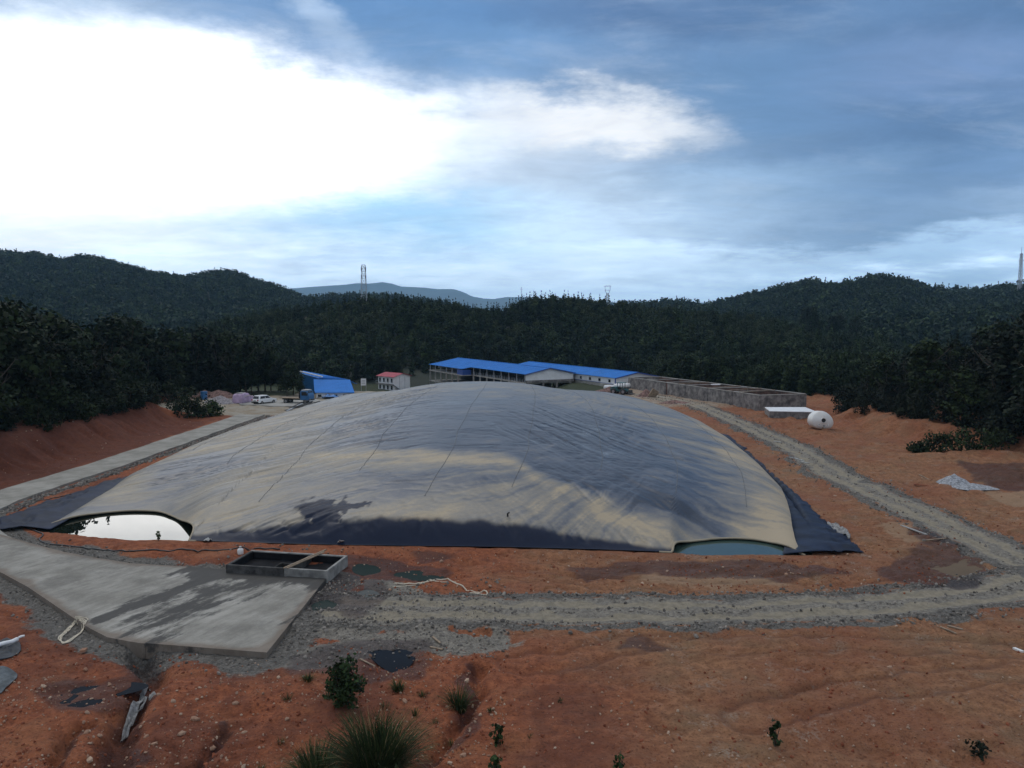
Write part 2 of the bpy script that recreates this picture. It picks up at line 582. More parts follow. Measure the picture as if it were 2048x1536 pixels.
def foot_d(x, y):
    """distance inside the lagoon footprint (negative outside)"""
    return np.minimum.reduce([y - yF0(x), x - xL(y) + 0.6, xR(y) + 0.6 - x, Y_BACK + 0.5 - y])


ROAD_L = [(-41.2, 124), (-41.6, 100), (-42.0, 80), (-43.2, 66), (-42.6, 59), (-39.0, 54.5), (-35.0, 51.0)]
ROAD_R = px_line((1290, 790), (1400, 812), (1495, 853), (1590, 897), (1669, 951), (1790, 1003), (1950, 1080), (2080, 1140))
ROAD_B = px_line((600, 1216), (900, 1222), (1400, 1224), (1700, 1215), (1900, 1198), (2100, 1160))
GULLY = px_line((280, 1300), (312, 1345), (290, 1380), (245, 1440), (225, 1490), (205, 1536), (190, 1580))
CRACK1 = px_line((160, 1450), (120, 1470), (100, 1536), (95, 1580))
CRACK2 = px_line((960, 1330), (960, 1380), (925, 1430), (905, 1460), (870, 1500), (840, 1536))
CRACK3 = px_line((455, 1450), (420, 1485), (395, 1520), (380, 1560))
PAD = px_line((-190, 1035), (0, 1072), (60, 1090), (130, 1108), (200, 1121), (265, 1131), (400, 1139), (655, 1158), (533, 1312), (290, 1293),
              (262, 1289), (215, 1280), (180, 1262), (150, 1243), (105, 1212), (55, 1178), (0, 1148), (-200, 1080))
PUDDLES = [
    ('black', px_line((125, 1386), (150, 1374), (205, 1372), (245, 1366), (270, 1371), (255, 1379), (215, 1388), (190, 1400), (150, 1402))),
    ('black', px_line((745, 1302), (780, 1300), (820, 1303), (812, 1322), (790, 1336), (765, 1322))),
    ('green', px_line((800, 1146), (830, 1140), (860, 1143), (882, 1151), (850, 1156), (815, 1154))),
    ('green', px_line((715, 1128), (745, 1130), (755, 1140), (730, 1146), (712, 1140))),
    ('green', px_line((628, 1207), (652, 1199), (668, 1203), (660, 1213), (635, 1218))),
    ('grey', px_line((702, 1186), (735, 1178), (752, 1186), (740, 1193), (710, 1192))),
    ('mud', px_line((1868, 1118), (1890, 1103), (1925, 1108), (1945, 1125), (1948, 1140), (1915, 1150), (1880, 1142))),
]
RUTS = [px_line((1020, 1150), (1300, 1170), (1560, 1176), (1740, 1178), (1850, 1165)), px_line((1640, 930), (1780, 960), (1900, 1010), (2060, 1070)),
        px_line((1040, 1330), (1250, 1290), (1600, 1284), (2060, 1300)), px_line((1500, 1440), (1700, 1380), (2060, 1340)), px_line((1560, 850), (1700, 880), (1850, 900))]
WET = [  # soaked dark red soil
    px_line((1150, 1132), (1330, 1128), (1500, 1130), (1640, 1140), (1700, 1150), (1560, 1156), (1400, 1152), (1180, 1148)),
    px_line((1750, 1148), (1800, 1130), (1815, 1108), (1850, 1100), (1870, 1120), (1900, 1152), (1960, 1145), (1900, 1172), (1800, 1160)),
    px_line((1830, 1058), (1862, 1062), (1890, 1085), (1905, 1100), (1870, 1095)),
    px_line((690, 1118), (760, 1124), (850, 1132), (895, 1150), (850, 1162), (760, 1160), (690, 1150)),
    px_line((830, 1108), (870, 1106), (895, 1112), (860, 1120)),
    px_line((100, 1388), (150, 1368), (260, 1362), (320, 1350), (280, 1385), (200, 1405), (140, 1408)),
    px_line((640, 1310), (720, 1290), (840, 1296), (830, 1330), (720, 1345), (640, 1335)),
    px_line((560, 1160), (700, 1150), (760, 1180), (720, 1230), (600, 1200)),
    px_line((610, 1300), (760, 1285), (840, 1300), (820, 1340), (720, 1350), (620, 1330)),
    px_line((1910, 925), (2048, 935), (2060, 985), (1990, 975)),
    px_line((1250, 1300), (1290, 1280), (1320, 1296), (1290, 1310)),
    px_line((230, 1460), (260, 1440), (240, 1536), (200, 1536)),
]
TAN = [  # dried pale puddle beds and trodden silt
    px_line((1300, 1160), (1500, 1150), (1560, 1164), (1420, 1172)),
    px_line((1760, 1050), (1800, 1045), (1850, 1085), (1820, 1090)),
    px_line((1980, 985), (2060, 985), (2060, 1010), (2010, 1005)),
]


def site_h(x, y, fine=True):
    x = np.asarray(x, float); y = np.asarray(y, float)
    n = (fbm(x * 0.12, y * 0.12, 3, 4) - 0.5) * 0.5
    if fine:
        n = n + (fbm(x * 0.9, y * 0.9, 9, 4) - 0.5) * 0.34 + (fbm(x * 3.1, y * 3.1, 29, 3) - 0.5) * 0.10
        n = n - 0.16 * (1 - sst(np.abs(fbm(x * 0.55 + y * 0.3, y * 0.5, 37, 4) - 0.5) * 2, 0.0, 0.16)) * sst(fbm(x * 0.1, y * 0.1, 39, 3), 0.4, 0.6)
    z = n * (1.0 + 0.9 * sst(x, 26, 36) * sst(y, 55, 75))
    # calm near built things
    d_pad = np.where(in_poly(x, y, PAD), 0.0, pl_dist(x, y, PAD + PAD[:1]))
    d_road = pl_dist(x, y, ROAD_L)
    calm = np.minimum(sst(d_pad, 0.3, 2.5), sst(d_road, 2.2, 4.0))
    z = z * (0.15 + 0.85 * calm) - 0.10 * (1 - calm)
    # gravel roads: flattened, two ruts
    for rd in (ROAD_R, ROAD_B):
        d = pl_dist(x, y, rd)
        k = 1 - sst(d, 1.6, 3.2)
        z = z * (1 - 0.8 * k) + 0.05 * k - 0.07 * np.exp(-((d - 0.82) / 0.35) ** 2) + 0.10 * np.exp(-((d - 2.1) / 0.5) ** 2) * fbm(x * 0.6, y * 0.6, 5)
    # shoulder down from the concrete road to the lagoon
    side = (x - np.interp(y, [p[1] for p in ROAD_L[::-1]], [p[0] for p in ROAD_L[::-1]]))
    # left cut bank: steep raw soil, terrace behind it
    wob = (fbm(y * 0.12, x * 0.03, 41, 4) - 0.5) * 5.0
    foot = -46.8 + wob * 0.35
    slope = sst(-x, -foot + 0.6, -foot + 7.0 + wob)
    rill = (fbm(y * 0.9, x * 0.15, 47, 4) - 0.5) * 1.9 * slope * (1 - slope) * 4
    yend = 1 - sst(y + wob, 116, 126)
    yend = yend * sst(y, 20, 45)
    gul = np.abs(fbm(y * 0.28, x * 0.06, 53, 4) - 0.5) * 2
    rill = rill - 0.9 * (1 - sst(gul, 0.0, 0.22)) * slope * (1 - slope) * 3
    z = z + (2.9 * slope + 1.8 * sst(-x, 56, 95) + rill) * yend
    z = z + 1.2 * sst(-x, 62, 90) * sst(y, 120, 140) * (1 - sst(y, 170, 210))
    # right cut bank
    fr = np.interp(y, [60, 85, 97, 105, 115, 125, 140, 165], [66, 60, 49.5, 45.5, 46.5, 50.5, 54.0, 58])
    wr = (fbm(y * 0.15, x * 0.05, 61, 4) - 0.5) * 4.0
    sr = sst(x, fr + 0.3 * wr, fr + 6.5 + wr)
    rr = (fbm(y * 0.8, x * 0.2, 67, 4) - 0.5) * 2.0 * sr * (1 - sr) * 4
    z = z + (2.1 * sr + 1.8 * sst(x - fr, 8, 35) + rr) * sst(y, 55, 80) * (1 - sst(y, 170, 215)) * (1 - 0.75 * sst(y, 122, 145))
    # heaps and scrapes on the right
    z = z + 0.55 * np.exp(-(((x - 52) / 7) ** 2 + ((y - 86) / 1.8) ** 2)) + 0.5 * np.exp(-(((x - 60) / 9) ** 2 + ((y - 79) / 2.5) ** 2))
    # ground falls away behind the lagoon
    drop = sst(y, 163, 196) * (1 - sst(x, 3, 15))
    z = z - 4.2 * drop - 5.0 * sst(y, 190, 235) * sst(x, 3, 15)
    z = np.where(y > 235, np.minimum(z, -4.0), z)
    # lagoon pit
    fd = foot_d(x, y)
    z = np.where(fd > -0.8, z * 0.25, z)
    z = z - 1.6 * sst(fd, 0.05, 1.3)
    # gullies
    for ln, wdt, dep in ((GULLY, 0.55, 0.95), (CRACK1, 0.25, 0.5), (CRACK2, 0.30, 0.5), (CRACK3, 0.20, 0.4)):
        d = pl_dist(x + (fbm(x * 1.3, y * 1.3, 77, 3) - 0.5) * 0.8, y + (fbm(x * 1.3, y * 1.3, 79, 3) - 0.5) * 0.8, ln)
        z = z - dep * np.exp(-(d / wdt) ** 2)
    if fine:
        for ln in RUTS:
            d = pl_dist(x + (fbm(x * .4, y * .4, 85, 3) - .5) * 1.2, y + (fbm(x * .4, y * .4, 87, 3) - .5) * 1.2, ln)
            z = z - 0.09 * np.exp(-((d - 0.85) / 0.22) ** 2) + 0.04 * np.exp(-((d - 1.25) / 0.2) ** 2)
    # puddle beds
    for kind, P in PUDDLES:
        c = np.mean(P, 0)
        d = np.where(in_poly(x, y, P), 0.0, pl_dist(x, y, P + P[:1]))
        d = d + (fbm(x * 1.4, y * 1.4, 83, 4) - 0.5) * 1.1
        z = z * (0.6 + 0.4 * sst(d, 0.0, 1.2)) - 0.11 * (1 - sst(d, 0.0, 0.6))
    return z


def h1(x, y):
    return float(site_h(np.array([x]), np.array([y]))[0])


def build_ground():
    ys = [-600, -200, -60, -15, 0, 6, 11, 15, 17.5]
    y = 19.0
    while y < 170: ys.append(y); y *= 1.0047
    while y < 260: ys.append(y); y *= 1.012
    while y < 14000: ys.append(y); y *= 1.16
    ys = np.array(ys)
    u_in = np.linspace(-1.0, 1.0, 460)
    u_out = 1.0 * 1.22 ** np.arange(1, 20)
    us = np.concatenate([-u_out[::-1], u_in, u_out])
    Y, U = np.meshgrid(ys, us, indexing='ij')
    X = np.clip(U * np.maximum(Y, 19.0), -9500, 9500)
    Z = site_h(X, Y)
    far = (Y > 262) | (np.abs(X) > 260)
    Z = np.where(far, -5.0, Z)
    x, y = X.ravel(), Y.ravel()
    # what the ground is made of
    jx = x + (fbm(x * 0.5, y * 0.5, 101, 4) - 0.5) * 2.2
    jy = y + (fbm(x * 0.5, y * 0.5, 107, 4) - 0.5) * 2.2
    gravel = np.zeros_like(x); rut = np.zeros_like(x); shoulder = np.zeros_like(x)
    for rd in (ROAD_R, ROAD_B):
        d = pl_dist(x + (jx - x) * 0.7, y + (jy - y) * 0.7, rd) + (fbm(x * 1.1, y * 1.1, 163, 4) - 0.5) * 0.7
        gravel = np.maximum(gravel, 1 - sst(d, 1.3, 2.1))
        rut = np.maximum(rut, np.exp(-((d - 0.82) / 0.46) ** 2))
        shoulder = np.maximum(shoulder, np.exp(-((pl_dist(jx, jy, rd) - 2.05) / 0.5) ** 2))
    d_pad = np.where(in_poly(x, y, PAD), 0.0, pl_dist(jx, jy, PAD + PAD[:1]))
    shoulder = np.maximum(shoulder, (1 - sst(d_pad, 0.6, 2.4)) * 0.95)
    # grey spoil between pad, trough and the road, and the stony wet ground right of the pad
    spoil = px_line((560, 1180), (760, 1170), (860, 1200), (960, 1240), (1000, 1290), (880, 1300), (760, 1290), (640, 1310), (540, 1310))
    ds = np.where(in_poly(jx, jy, spoil), 0.0, pl_dist(jx, jy, spoil + spoil[:1]))
    gravel = np.maximum(gravel, 0.95 * (1 - sst(ds, 0.0, 1.6)) * sst(fbm(x * 0.7, y * 0.7, 113), 0.15, 0.42))
    dl = pl_dist(jx, jy, ROAD_L)
    shoulder = np.maximum(shoulder, np.exp(-((dl - 2.8) / 0.5) ** 2) * (x > -42.5) * (y < 126))
    # gravel yard behind
    yard = sst(jy, 121, 127) * (1 - sst(jy, 158, 166)) * sst(jx, -66, -61) * (1 - sst(jx, -36, -32))
    yard = np.maximum(yard, sst(jy, 150, 158) * (1 - sst(jy, 185, 215)) * (1 - sst(np.abs(jx + 22), 16, 22)) * 0.8)
    yard = np.maximum(yard, sst(jy, 128, 140) * (1 - sst(np.abs(jx - 30), 8, 13)) * (1 - sst(jy, 180, 190)) * 0.55)
    wet = np.zeros_like(x); tan = np.zeros_like(x)
    for P in WET:
        d = np.where(in_poly(jx, jy, P), 0.0, pl_dist(jx, jy, P + P[:1]))
        wet = np.maximum(wet, 1 - sst(d, 0.0, 0.9))
    for P in TAN:
        d = np.where(in_poly(jx, jy, P), 0.0, pl_dist(jx, jy, P + P[:1]))
        tan = np.maximum(tan, 1 - sst(d, 0.0, 1.0))
    for ln, wdt in ((GULLY, 0.75), (CRACK1, 0.3), (CRACK2, 0.4), (CRACK3, 0.25)):
        wet = np.maximum(wet, 1.15 * np.exp(-(pl_dist(jx, jy, ln) / wdt) ** 2))
    for ln in RUTS:
        d = pl_dist(x + (fbm(x * .4, y * .4, 85, 3) - .5) * 1.2, y + (fbm(x * .4, y * .4, 87, 3) - .5) * 1.2, ln)
        wet = np.maximum(wet, 0.62 * np.exp(-((d - 0.85) / 0.26) ** 2))
    for kind, P in PUDDLES:
        d = np.where(in_poly(jx, jy, P), 0.0, pl_dist(jx, jy, P + P[:1]))
        wet = np.maximum(wet, 1 - sst(d, 0.1, 1.0))
    # brown-orange loam on the open side, red clay by the pad and the banks
    loam = sst(jx * 0.9 + (fbm(x * 0.1, y * 0.1, 131, 3) - 0.5) * 14, -5, 6) * (1 - 0.35 * sst(jy, 80, 110))
    green = sst(fbm(x * 0.05, y * 0.05, 151, 4), 0.35, 0.6) * sst(y, 178, 200)
    green = np.maximum(green, sst(-x, 55, 62) * (y < 126)) ; green = np.maximum(green, sst(x, 58, 66) * sst(y, 75, 90))
    green = np.maximum(green, sst(y, 152, 160) * sst(-x, 42, 46)); green = np.maximum(green, 0.9 * sst(y, 158, 166) * (1 - sst(np.abs(x - 10), 9, 13)))
    green = np.where(far.ravel(), 1.0, green)
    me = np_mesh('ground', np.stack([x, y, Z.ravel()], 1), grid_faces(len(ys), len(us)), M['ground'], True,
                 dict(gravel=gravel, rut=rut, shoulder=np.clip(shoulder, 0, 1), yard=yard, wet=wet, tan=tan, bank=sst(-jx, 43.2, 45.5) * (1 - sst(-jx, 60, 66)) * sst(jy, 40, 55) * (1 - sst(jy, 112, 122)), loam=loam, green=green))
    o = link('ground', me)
    return tag(o, kind='structure')


def ground_material():
    m, t, b = new_mat('red earth')
    co = t.coord('Object')
    n1 = t.noise(0.35, 6, 0.62, co); n2 = t.noise(2.2, 8, 0.68, co); n3 = t.noise(9.0, 6, 0.7, co)
    streak = t.noise(1.0, 6, 0.65, t.mapping(co, scale=(0.28, 1.5, 1.0)))
    red = t.mix(t.sstep(n2, 0.30, 0.72), (0.170, 0.049, 0.022), (0.350, 0.115, 0.050))
    red = t.mix(t.math('MULTIPLY', t.sstep(n1, 0.45, 0.7), 0.5), red, (0.31, 0.135, 0.064))
    nz = t.noise(0.16, 6, 0.65, t.mapping(co, loc=(11, 4, 2)))
    red = t.mix(t.math('MULTIPLY', t.sstep(nz, 0.46, 0.62), 0.65), red, t.mix(n2, (0.070, 0.026, 0.018), (0.165, 0.056, 0.034)))
    loam = t.mix(t.sstep(t.math('ADD', t.math('MULTIPLY', n2, 0.72), t.math('MULTIPLY', streak, 0.28)), 0.36, 0.66), (0.185, 0.083, 0.041), (0.345, 0.172, 0.088))
    loam = t.mix(t.math('MULTIPLY', t.sstep(n1, 0.46, 0.66), 0.7), loam, t.mix(n2, (0.16, 0.098, 0.055), (0.26, 0.165, 0.095)))
    n0 = t.noise(0.11, 5, 0.6, co)
    loam = t.mix(t.math('MULTIPLY', t.sstep(n0, 0.44, 0.62), 0.6), loam, (0.225, 0.080, 0.042))
    speck = t.math('MULTIPLY', t.sstep(t.noise(0.8, 6, 0.7, t.mapping(co, loc=(3, 8, 1))), 0.54, 0.66), t.sstep(n3, 0.44, 0.58))
    loam = t.mix(t.math('MULTIPLY', speck, 0.6), loam, (0.27, 0.235, 0.195))
    soil = t.mix(t.attr('loam'), red, loam)
    grit = t.voronoi(7.0, co)
    soil = t.mix(t.math('MULTIPLY', t.sstep(grit.outputs['Distance'], 0.13, 0.05), t.math('MULTIPLY', t.sstep(n2, 0.45, 0.62), 0.6)), soil, (0.46, 0.32, 0.23))
    soil = t.mix(t.math('MULTIPLY', t.sstep(n3, 0.50, 0.33), 0.68), soil, (0.060, 0.021, 0.013))
    soil = t.mix(t.math('MULTIPLY', t.sstep(t.math('ADD', t.attr('tan'), t.math('MULTIPLY', t.math('SUBTRACT', n2, 0.5), 1.2)), 0.3, 0.95), 0.7), soil, (0.30, 0.20, 0.125))
    stone = t.voronoi(5.5, co)
    gc = t.mix(t.sstep(n3, 0.35, 0.68), (0.105, 0.093, 0.078), (0.30, 0.268, 0.220))
    gc = t.mix(0.45, gc, t.mix(t.bw(stone.outputs['Color']), (0.07, 0.064, 0.057), (0.34, 0.315, 0.27)))
    rutc = t.mix(t.sstep(n2, 0.3, 0.7), (0.195, 0.170, 0.126), (0.305, 0.265, 0.200))
    jag = t.math('ADD', t.math('MULTIPLY', t.math('SUBTRACT', n2, 0.5), 0.9), t.math('MULTIPLY', t.math('SUBTRACT', n3, 0.5), 0.5))
    gcol = t.mix(t.sstep(t.math('ADD', t.attr('rut'), t.math('MULTIPLY', jag, 0.7)), 0.35, 0.75), gc, rutc)
    c = t.mix(t.sstep(t.math('ADD', t.attr('gravel'), jag), 0.30, 0.62), soil, gcol)
    shc = t.mix(0.5, t.mix(t.sstep(n3, 0.35, 0.65), (0.065, 0.058, 0.052), (0.22, 0.20, 0.17)), t.mix(t.bw(stone.outputs['Color']), (0.03, 0.028, 0.027), (0.20, 0.19, 0.175)))
    c = t.mix(t.sstep(t.math('ADD', t.attr('shoulder'), jag), 0.40, 0.70), c, shc)
    yc = t.mix(t.sstep(n1, 0.35, 0.65), (0.26, 0.205, 0.14), (0.33, 0.30, 0.25))
    c = t.mix(t.sstep(t.math('ADD', t.attr('yard'), t.math('MULTIPLY', jag, 0.6)), 0.35, 0.65), c, yc)
    bank_shade = t.sstep(t.math('ADD', t.attr('bank'), t.math('MULTIPLY', jag, 0.8)), 0.25, 0.85)
    c = t.mix(t.math('MULTIPLY', bank_shade, 0.8), c, t.mix(n2, (0.052, 0.020, 0.014), (0.135, 0.043, 0.025)))  # dark maroon clay, with the shade of the bank face put into its colour
    wetm = t.sstep(t.math('ADD', t.attr('wet'), t.math('MULTIPLY', jag, 1.3)), 0.30, 0.95)
    c = t.mix(t.math('MULTIPLY', wetm, 0.85), c, t.mix(1.0, c, (0.30, 0.24, 0.26), 'MULTIPLY'))
    c = t.mix(t.sstep(t.math('ADD', t.attr('green'), t.math('MULTIPLY', jag, 0.6)), 0.35, 0.65), c, t.mix(n2, (0.018, 0.026, 0.012), (0.05, 0.06, 0.026)))
    t.put(b.inputs['Base Color'], c)
    rough = t.math('SUBTRACT', 0.95, t.math('MULTIPLY', wetm, 0.35))
    t.put(b.inputs['Roughness'], rough)
    b.inputs['Specular IOR Level'].default_value = 0.25
    hgt = t.math('ADD', t.math('MULTIPLY', n2, 1.0), t.math('ADD', t.math('MULTIPLY', n3, 0.5), t.math('MULTIPLY', t.math('MULTIPLY', stone.outputs['Distance'], -0.8), t.attr('shoulder'))))
    t.put(b.inputs['Normal'], t.bump(hgt, 0.9, 0.22))
    return m


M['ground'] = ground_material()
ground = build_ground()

# ------------------------------------------------------------------ concrete road, pad
def strip_slab(name, line, half, z0, z1, mat, seg=1.5, wob=0.10):
    pts = [Vector((a, b, 0)) for a, b in line]
    out = [pts[0]]
    for a, b in zip(pts[:-1], pts[1:]):
        k = max(1, int((b - a).length / seg))
        out += [a.lerp(b, (i + 1) / k) for i in range(k)]
    # smooth the bend
    for _ in range(6):
        out = [out[0]] + [(out[i - 1] + out[i] * 2 + out[i + 1]) / 4 for i in range(1, len(out) - 1)] + [out[-1]]
    mb = MB(); rng = random.Random(5)
    vs = []
    for i, p in enumerate(out):
        d = (out[min(i + 1, len(out) - 1)] - out[max(i - 1, 0)]).normalized()
        n = Vector((-d.y, d.x, 0))
        a, b = half + rng.uniform(-wob, wob), half + rng.uniform(-wob, wob)
        L, Rr = p + n * a, p - n * b
        vs += [(L.x, L.y, z0), (L.x, L.y, z1), (Rr.x, Rr.y, z1), (Rr.x, Rr.y, z0)]
    fs = []
    for i in range(len(out) - 1):
        o = i * 4
        for k in range(3): fs.append((o + k, o + k + 1, o + k + 5, o + k + 4))
    fs += [(0, 3, 2, 1)[::-1], tuple(len(vs) - 4 + k for k in (0, 1, 2, 3))]
    mb.add(vs, fs)
    return mb.build(name, mat)


def pad_material(name, wetter):
    m, t, b = new_mat(name)
    co = t.coord('Object')
    al = t.mapping(co, rot=(0, 0, R(-64)), scale=(0.45, 2.2, 1))
    brush = t.noise(1.0, 7, 0.68, al)
    n = t.noise(0.45, 7, 0.62, co); f = t.noise(6, 6, 0.7, co)
    c = t.mix(t.sstep(n, 0.3, 0.7), (0.20, 0.19, 0.165), (0.33, 0.315, 0.28))
    c = t.mix(t.math('MULTIPLY', t.sstep(brush, 0.42, 0.60), 0.4 if wetter else 0.2), c, (0.135, 0.125, 0.108))
    c = t.mix(t.math('MULTIPLY', t.sstep(f, 0.5, 0.7), 0.3), c, (0.37, 0.36, 0.33))
    if wetter:
        st = t.noise(0.8, 9, 0.72, t.mapping(co, rot=(0, 0, R(-64)), scale=(0.5, 1.3, 1)))
        zone = t.attr('stain')
        msk = t.sstep(t.math('ADD', st, t.math('MULTIPLY', zone, 0.42)), 0.62, 0.76)
        pale = t.math('MULTIPLY', t.sstep(t.noise(1.6, 8, 0.7, t.mapping(co, rot=(0, 0, R(-64)), scale=(0.35, 2.2, 1), loc=(4, 4, 0))), 0.50, 0.60), t.sstep(zone, 0.12, 0.4))
        c = t.mix(t.math('MULTIPLY', pale, 0.6), c, (0.40, 0.385, 0.35))
        mud = t.sstep(t.math('ADD', t.math('MULTIPLY', t.attr('rim'), 0.55), t.math('MULTIPLY', n, 0.9)), 0.62, 0.88)
        c = t.mix(t.math('MULTIPLY', mud, 0.65), c, (0.135, 0.095, 0.068))
        blot = t.sstep(t.noise(0.33, 9, 0.7, t.mapping(co, loc=(9, 2, 5))), 0.50, 0.66)
        c = t.mix(t.math('MULTIPLY', blot, 0.45), c, (0.105, 0.098, 0.088))
        c = t.mix(t.math('MULTIPLY', msk, 0.92), c, (0.042, 0.040, 0.038))
        t.put(b.inputs['Roughness'], t.math('SUBTRACT', 0.9, t.math('MULTIPLY', msk, 0.1)))
    else:
        b.inputs['Roughness'].default_value = 0.88
    b.inputs['Specular IOR Level'].default_value = 0.25
    t.put(b.inputs['Base Color'], c)
    t.put(b.inputs['Normal'], t.bump(t.math('ADD', brush, t.math('MULTIPLY', f, 0.4)), 0.45, 0.06))
    return m


M['road'] = pad_material('brushed concrete road', False)
M['pad'] = pad_material('stained concrete pad', True)
road = strip_slab('concrete_road', ROAD_L, 2.05, -0.5, 0.10, M['road'])
tag(road, kind='structure')


def poly_slab(name, P, z0, z1, mat, stain=None, res=0.3, parent=None):
    """polygon slab with a fine top so that the surface can carry stains"""
    import mathutils.geometry as mg
    pts = [Vector((a, b, 0)) for a, b in P]
    mb = MB()
    n = len(P)
    mb.add([(a, b, z1) for a, b in P] + [(a, b, z0) for a, b in P], [(i, n + i, n + (i + 1) % n, (i + 1) % n) for i in range(n)])
    import bmesh
    bm = bmesh.new()
    vs = [bm.verts.new((a, b, z1)) for a, b in P]
    f = bm.faces.new(vs)
    if f.normal.z < 0: f.normal_flip()
    xs = [p[0] for p in P]; ys = [p[1] for p in P]
    if stain is not None:
        for axis, lo, hi in ((0, min(xs), max(xs)), (1, min(ys), max(ys))):
            v = lo + res
            while v < hi:
                no = (1, 0, 0) if axis == 0 else (0, 1, 0)
                co = (v, 0, 0) if axis == 0 else (0, v, 0)
                bmesh.ops.bisect_plane(bm, geom=bm.verts[:] + bm.edges[:] + bm.faces[:], plane_co=co, plane_no=no)
                v += res
    o = len(mb.v)
    bm.verts.index_update(); bm.normal_update()
    mb.add([v.co[:] for v in bm.verts], [[v.index for v in (fc.verts if fc.normal.z > 0 else reversed(fc.verts[:]))] for fc in bm.faces])
    bm.free()
    ob = mb.build(name, mat, parent)
    if stain is not None:
        a = ob.data.attributes.new('stain', 'FLOAT', 'POINT')
        co = np.empty(len(ob.data.vertices) * 3, np.float32); ob.data.vertices.foreach_get('co', co)
        co = co.reshape(-1, 3)
        a.data.foreach_set('value', np.asarray(stain(co[:, 0], co[:, 1]), np.float32))
        e = ob.data.attributes.new('rim', 'FLOAT', 'POINT')
        e.data.foreach_set('value', np.exp(-pl_dist(co[:, 0], co[:, 1], PAD + PAD[:1]) / 0.55).astype(np.float32))
    return ob


SEAM = px_line((290, 1291), (350, 1255), (400, 1222), (500, 1190), (560, 1160), (575, 1150))
FLOW = px_line((200, 1245), (300, 1205), (400, 1165), (420, 1140))
TROUGH_FRONT = px_line((400, 1145), (650, 1165))


def pad_stain(x, y):
    w_ = fbm(x * 0.8, y * 0.8, 91, 4) - 0.5; x = x + w_ * 1.4; y = y + w_ * 1.0
    s = 0.9 * np.exp(-(pl_dist(x, y, FLOW) / 0.7) ** 2)
    s = np.maximum(s, 0.55 * np.exp(-(pl_dist(x, y, SEAM) / 1.1) ** 2))
    s = np.maximum(s, 0.95 * np.exp(-(pl_dist(x, y, TROUGH_FRONT) / 1.5) ** 2))
    s = np.maximum(s, 0.55 * np.exp(-(pl_dist(x, y, px_line((650, 1170), (600, 1240))) / 0.8) ** 2))
    mid = px_line((300, 1250), (430, 1190), (520, 1165))
    s = np.maximum(s, 0.58 * np.exp(-(pl_dist(x, y, mid) / 2.1) ** 2))
    return s


# the pad is two pours that meet at a joint
seam_pts = px_line((290, 1293), (400, 1228), (520, 1183), (585, 1153))
PAD_A = [p for p in PAD[:7]] + [seam_pts[3], seam_pts[2], seam_pts[1], seam_pts[0]] + PAD[10:]
PAD_B = [seam_pts[3], PAD[7], PAD[8], seam_pts[0], seam_pts[1], seam_pts[2]]
pad = poly_slab('concrete_pad', PAD_A, -0.6, 0.135, M['pad'], pad_stain)
tag(pad, kind='structure')
pad_b = poly_slab('concrete_pad', [(a + 0.02, b) for a, b in PAD_B], -0.6, 0.165, M['pad'], pad_stain)
tag(pad_b, kind='structure')
apron = poly_slab('concrete_apron', px_line((478, 809), (560, 813), (640, 812), (712, 800), (640, 799), (560, 801), (480, 802)), -0.4, 0.06, M['concrete'])
tag(apron, kind='structure')


# ------------------------------------------------------------------ puddles and pond water
def water_mat(name, col, rough=0.03, ior=1.33, scale=1.5, bump=0.02):
    m, t, b = new_mat(name)
    co = t.coord('Object')
    t.put(b.inputs['Base Color'], t.mix(t.noise(0.6, 4, 0.5, co), tuple(c * 0.8 for c in col), tuple(c * 1.2 for c in col)))
    b.inputs['Roughness'].default_value = rough
    b.inputs['IOR'].default_value = ior
    b.inputs['Specular IOR Level'].default_value = 0.5 if 'pond' in name else 0.25
    if bump: t.put(b.inputs['Normal'], t.bump(t.noise(scale, 3, 0.5, co), bump, 0.05))
    return m


M['w_black'] = water_mat('black puddle water', (0.006, 0.006, 0.007), 0.08, 1.2)
M['w_green'] = water_mat('green puddle water', (0.013, 0.024, 0.019), 0.4, 1.15)
M['w_grey'] = water_mat('grey puddle water', (0.06, 0.062, 0.055), 0.3, 1.2)
M['w_mud'] = water_mat('muddy puddle water', (0.12, 0.085, 0.052), 0.6, 1.33)
M['w_pond_dark'] = water_mat('still dark pond water', (0.008, 0.012, 0.009), 0.012, 1.55, 0.5, 0.004)
M['w_pond_teal'] = water_mat('teal pond water', (0.034, 0.058, 0.050), 0.10, 1.33, 0.8, 0.02)


def smooth_poly(P, it=2):
    for _ in range(it):
        Q = []
        for a, b in zip(P, P[1:] + P[:1]):
            Q += [(a[0] * .75 + b[0] * .25, a[1] * .75 + b[1] * .25), (a[0] * .25 + b[0] * .75, a[1] * .25 + b[1] * .75)]
        P = Q
    return P


for kind, P in PUDDLES:
    c = np.mean(P, 0)
    Q = [((a - c[0]) * 1.5 + c[0], (b - c[1]) * 1.5 + c[1]) for a, b in smooth_poly(P)]
    mb = MB(); z = -0.085
    mb.add([(a, b, z) for a, b in Q], [tuple(range(len(Q)))])
    if (Q[1][0] - Q[0][0]) * (Q[2][1] - Q[1][1]) - (Q[1][1] - Q[0][1]) * (Q[2][0] - Q[1][0]) < 0: mb.f = [tuple(reversed(mb.f[0]))]
    tag(mb.build('puddle_water', M['w_' + kind]), kind='structure')

for x0, x1, depth, mat in ((-35.2, -20.8, 11.0, 'w_pond_dark'), (9.4, 19.6, 8.0, 'w_pond_teal')):
    xs = np.linspace(x0, x1, 24)
    mb = MB()
    top = [(x, float(yF0(x)) + depth, -0.06) for x in xs]; bot = [(x, float(yF0(x)) - 0.4, -0.06) for x in xs]
    n = len(xs)
    mb.add(bot + top, [(i, i + 1, n + i + 1, n + i) for i in range(n - 1)])
    tag(mb.build('pond_water', M[mat]), kind='structure')

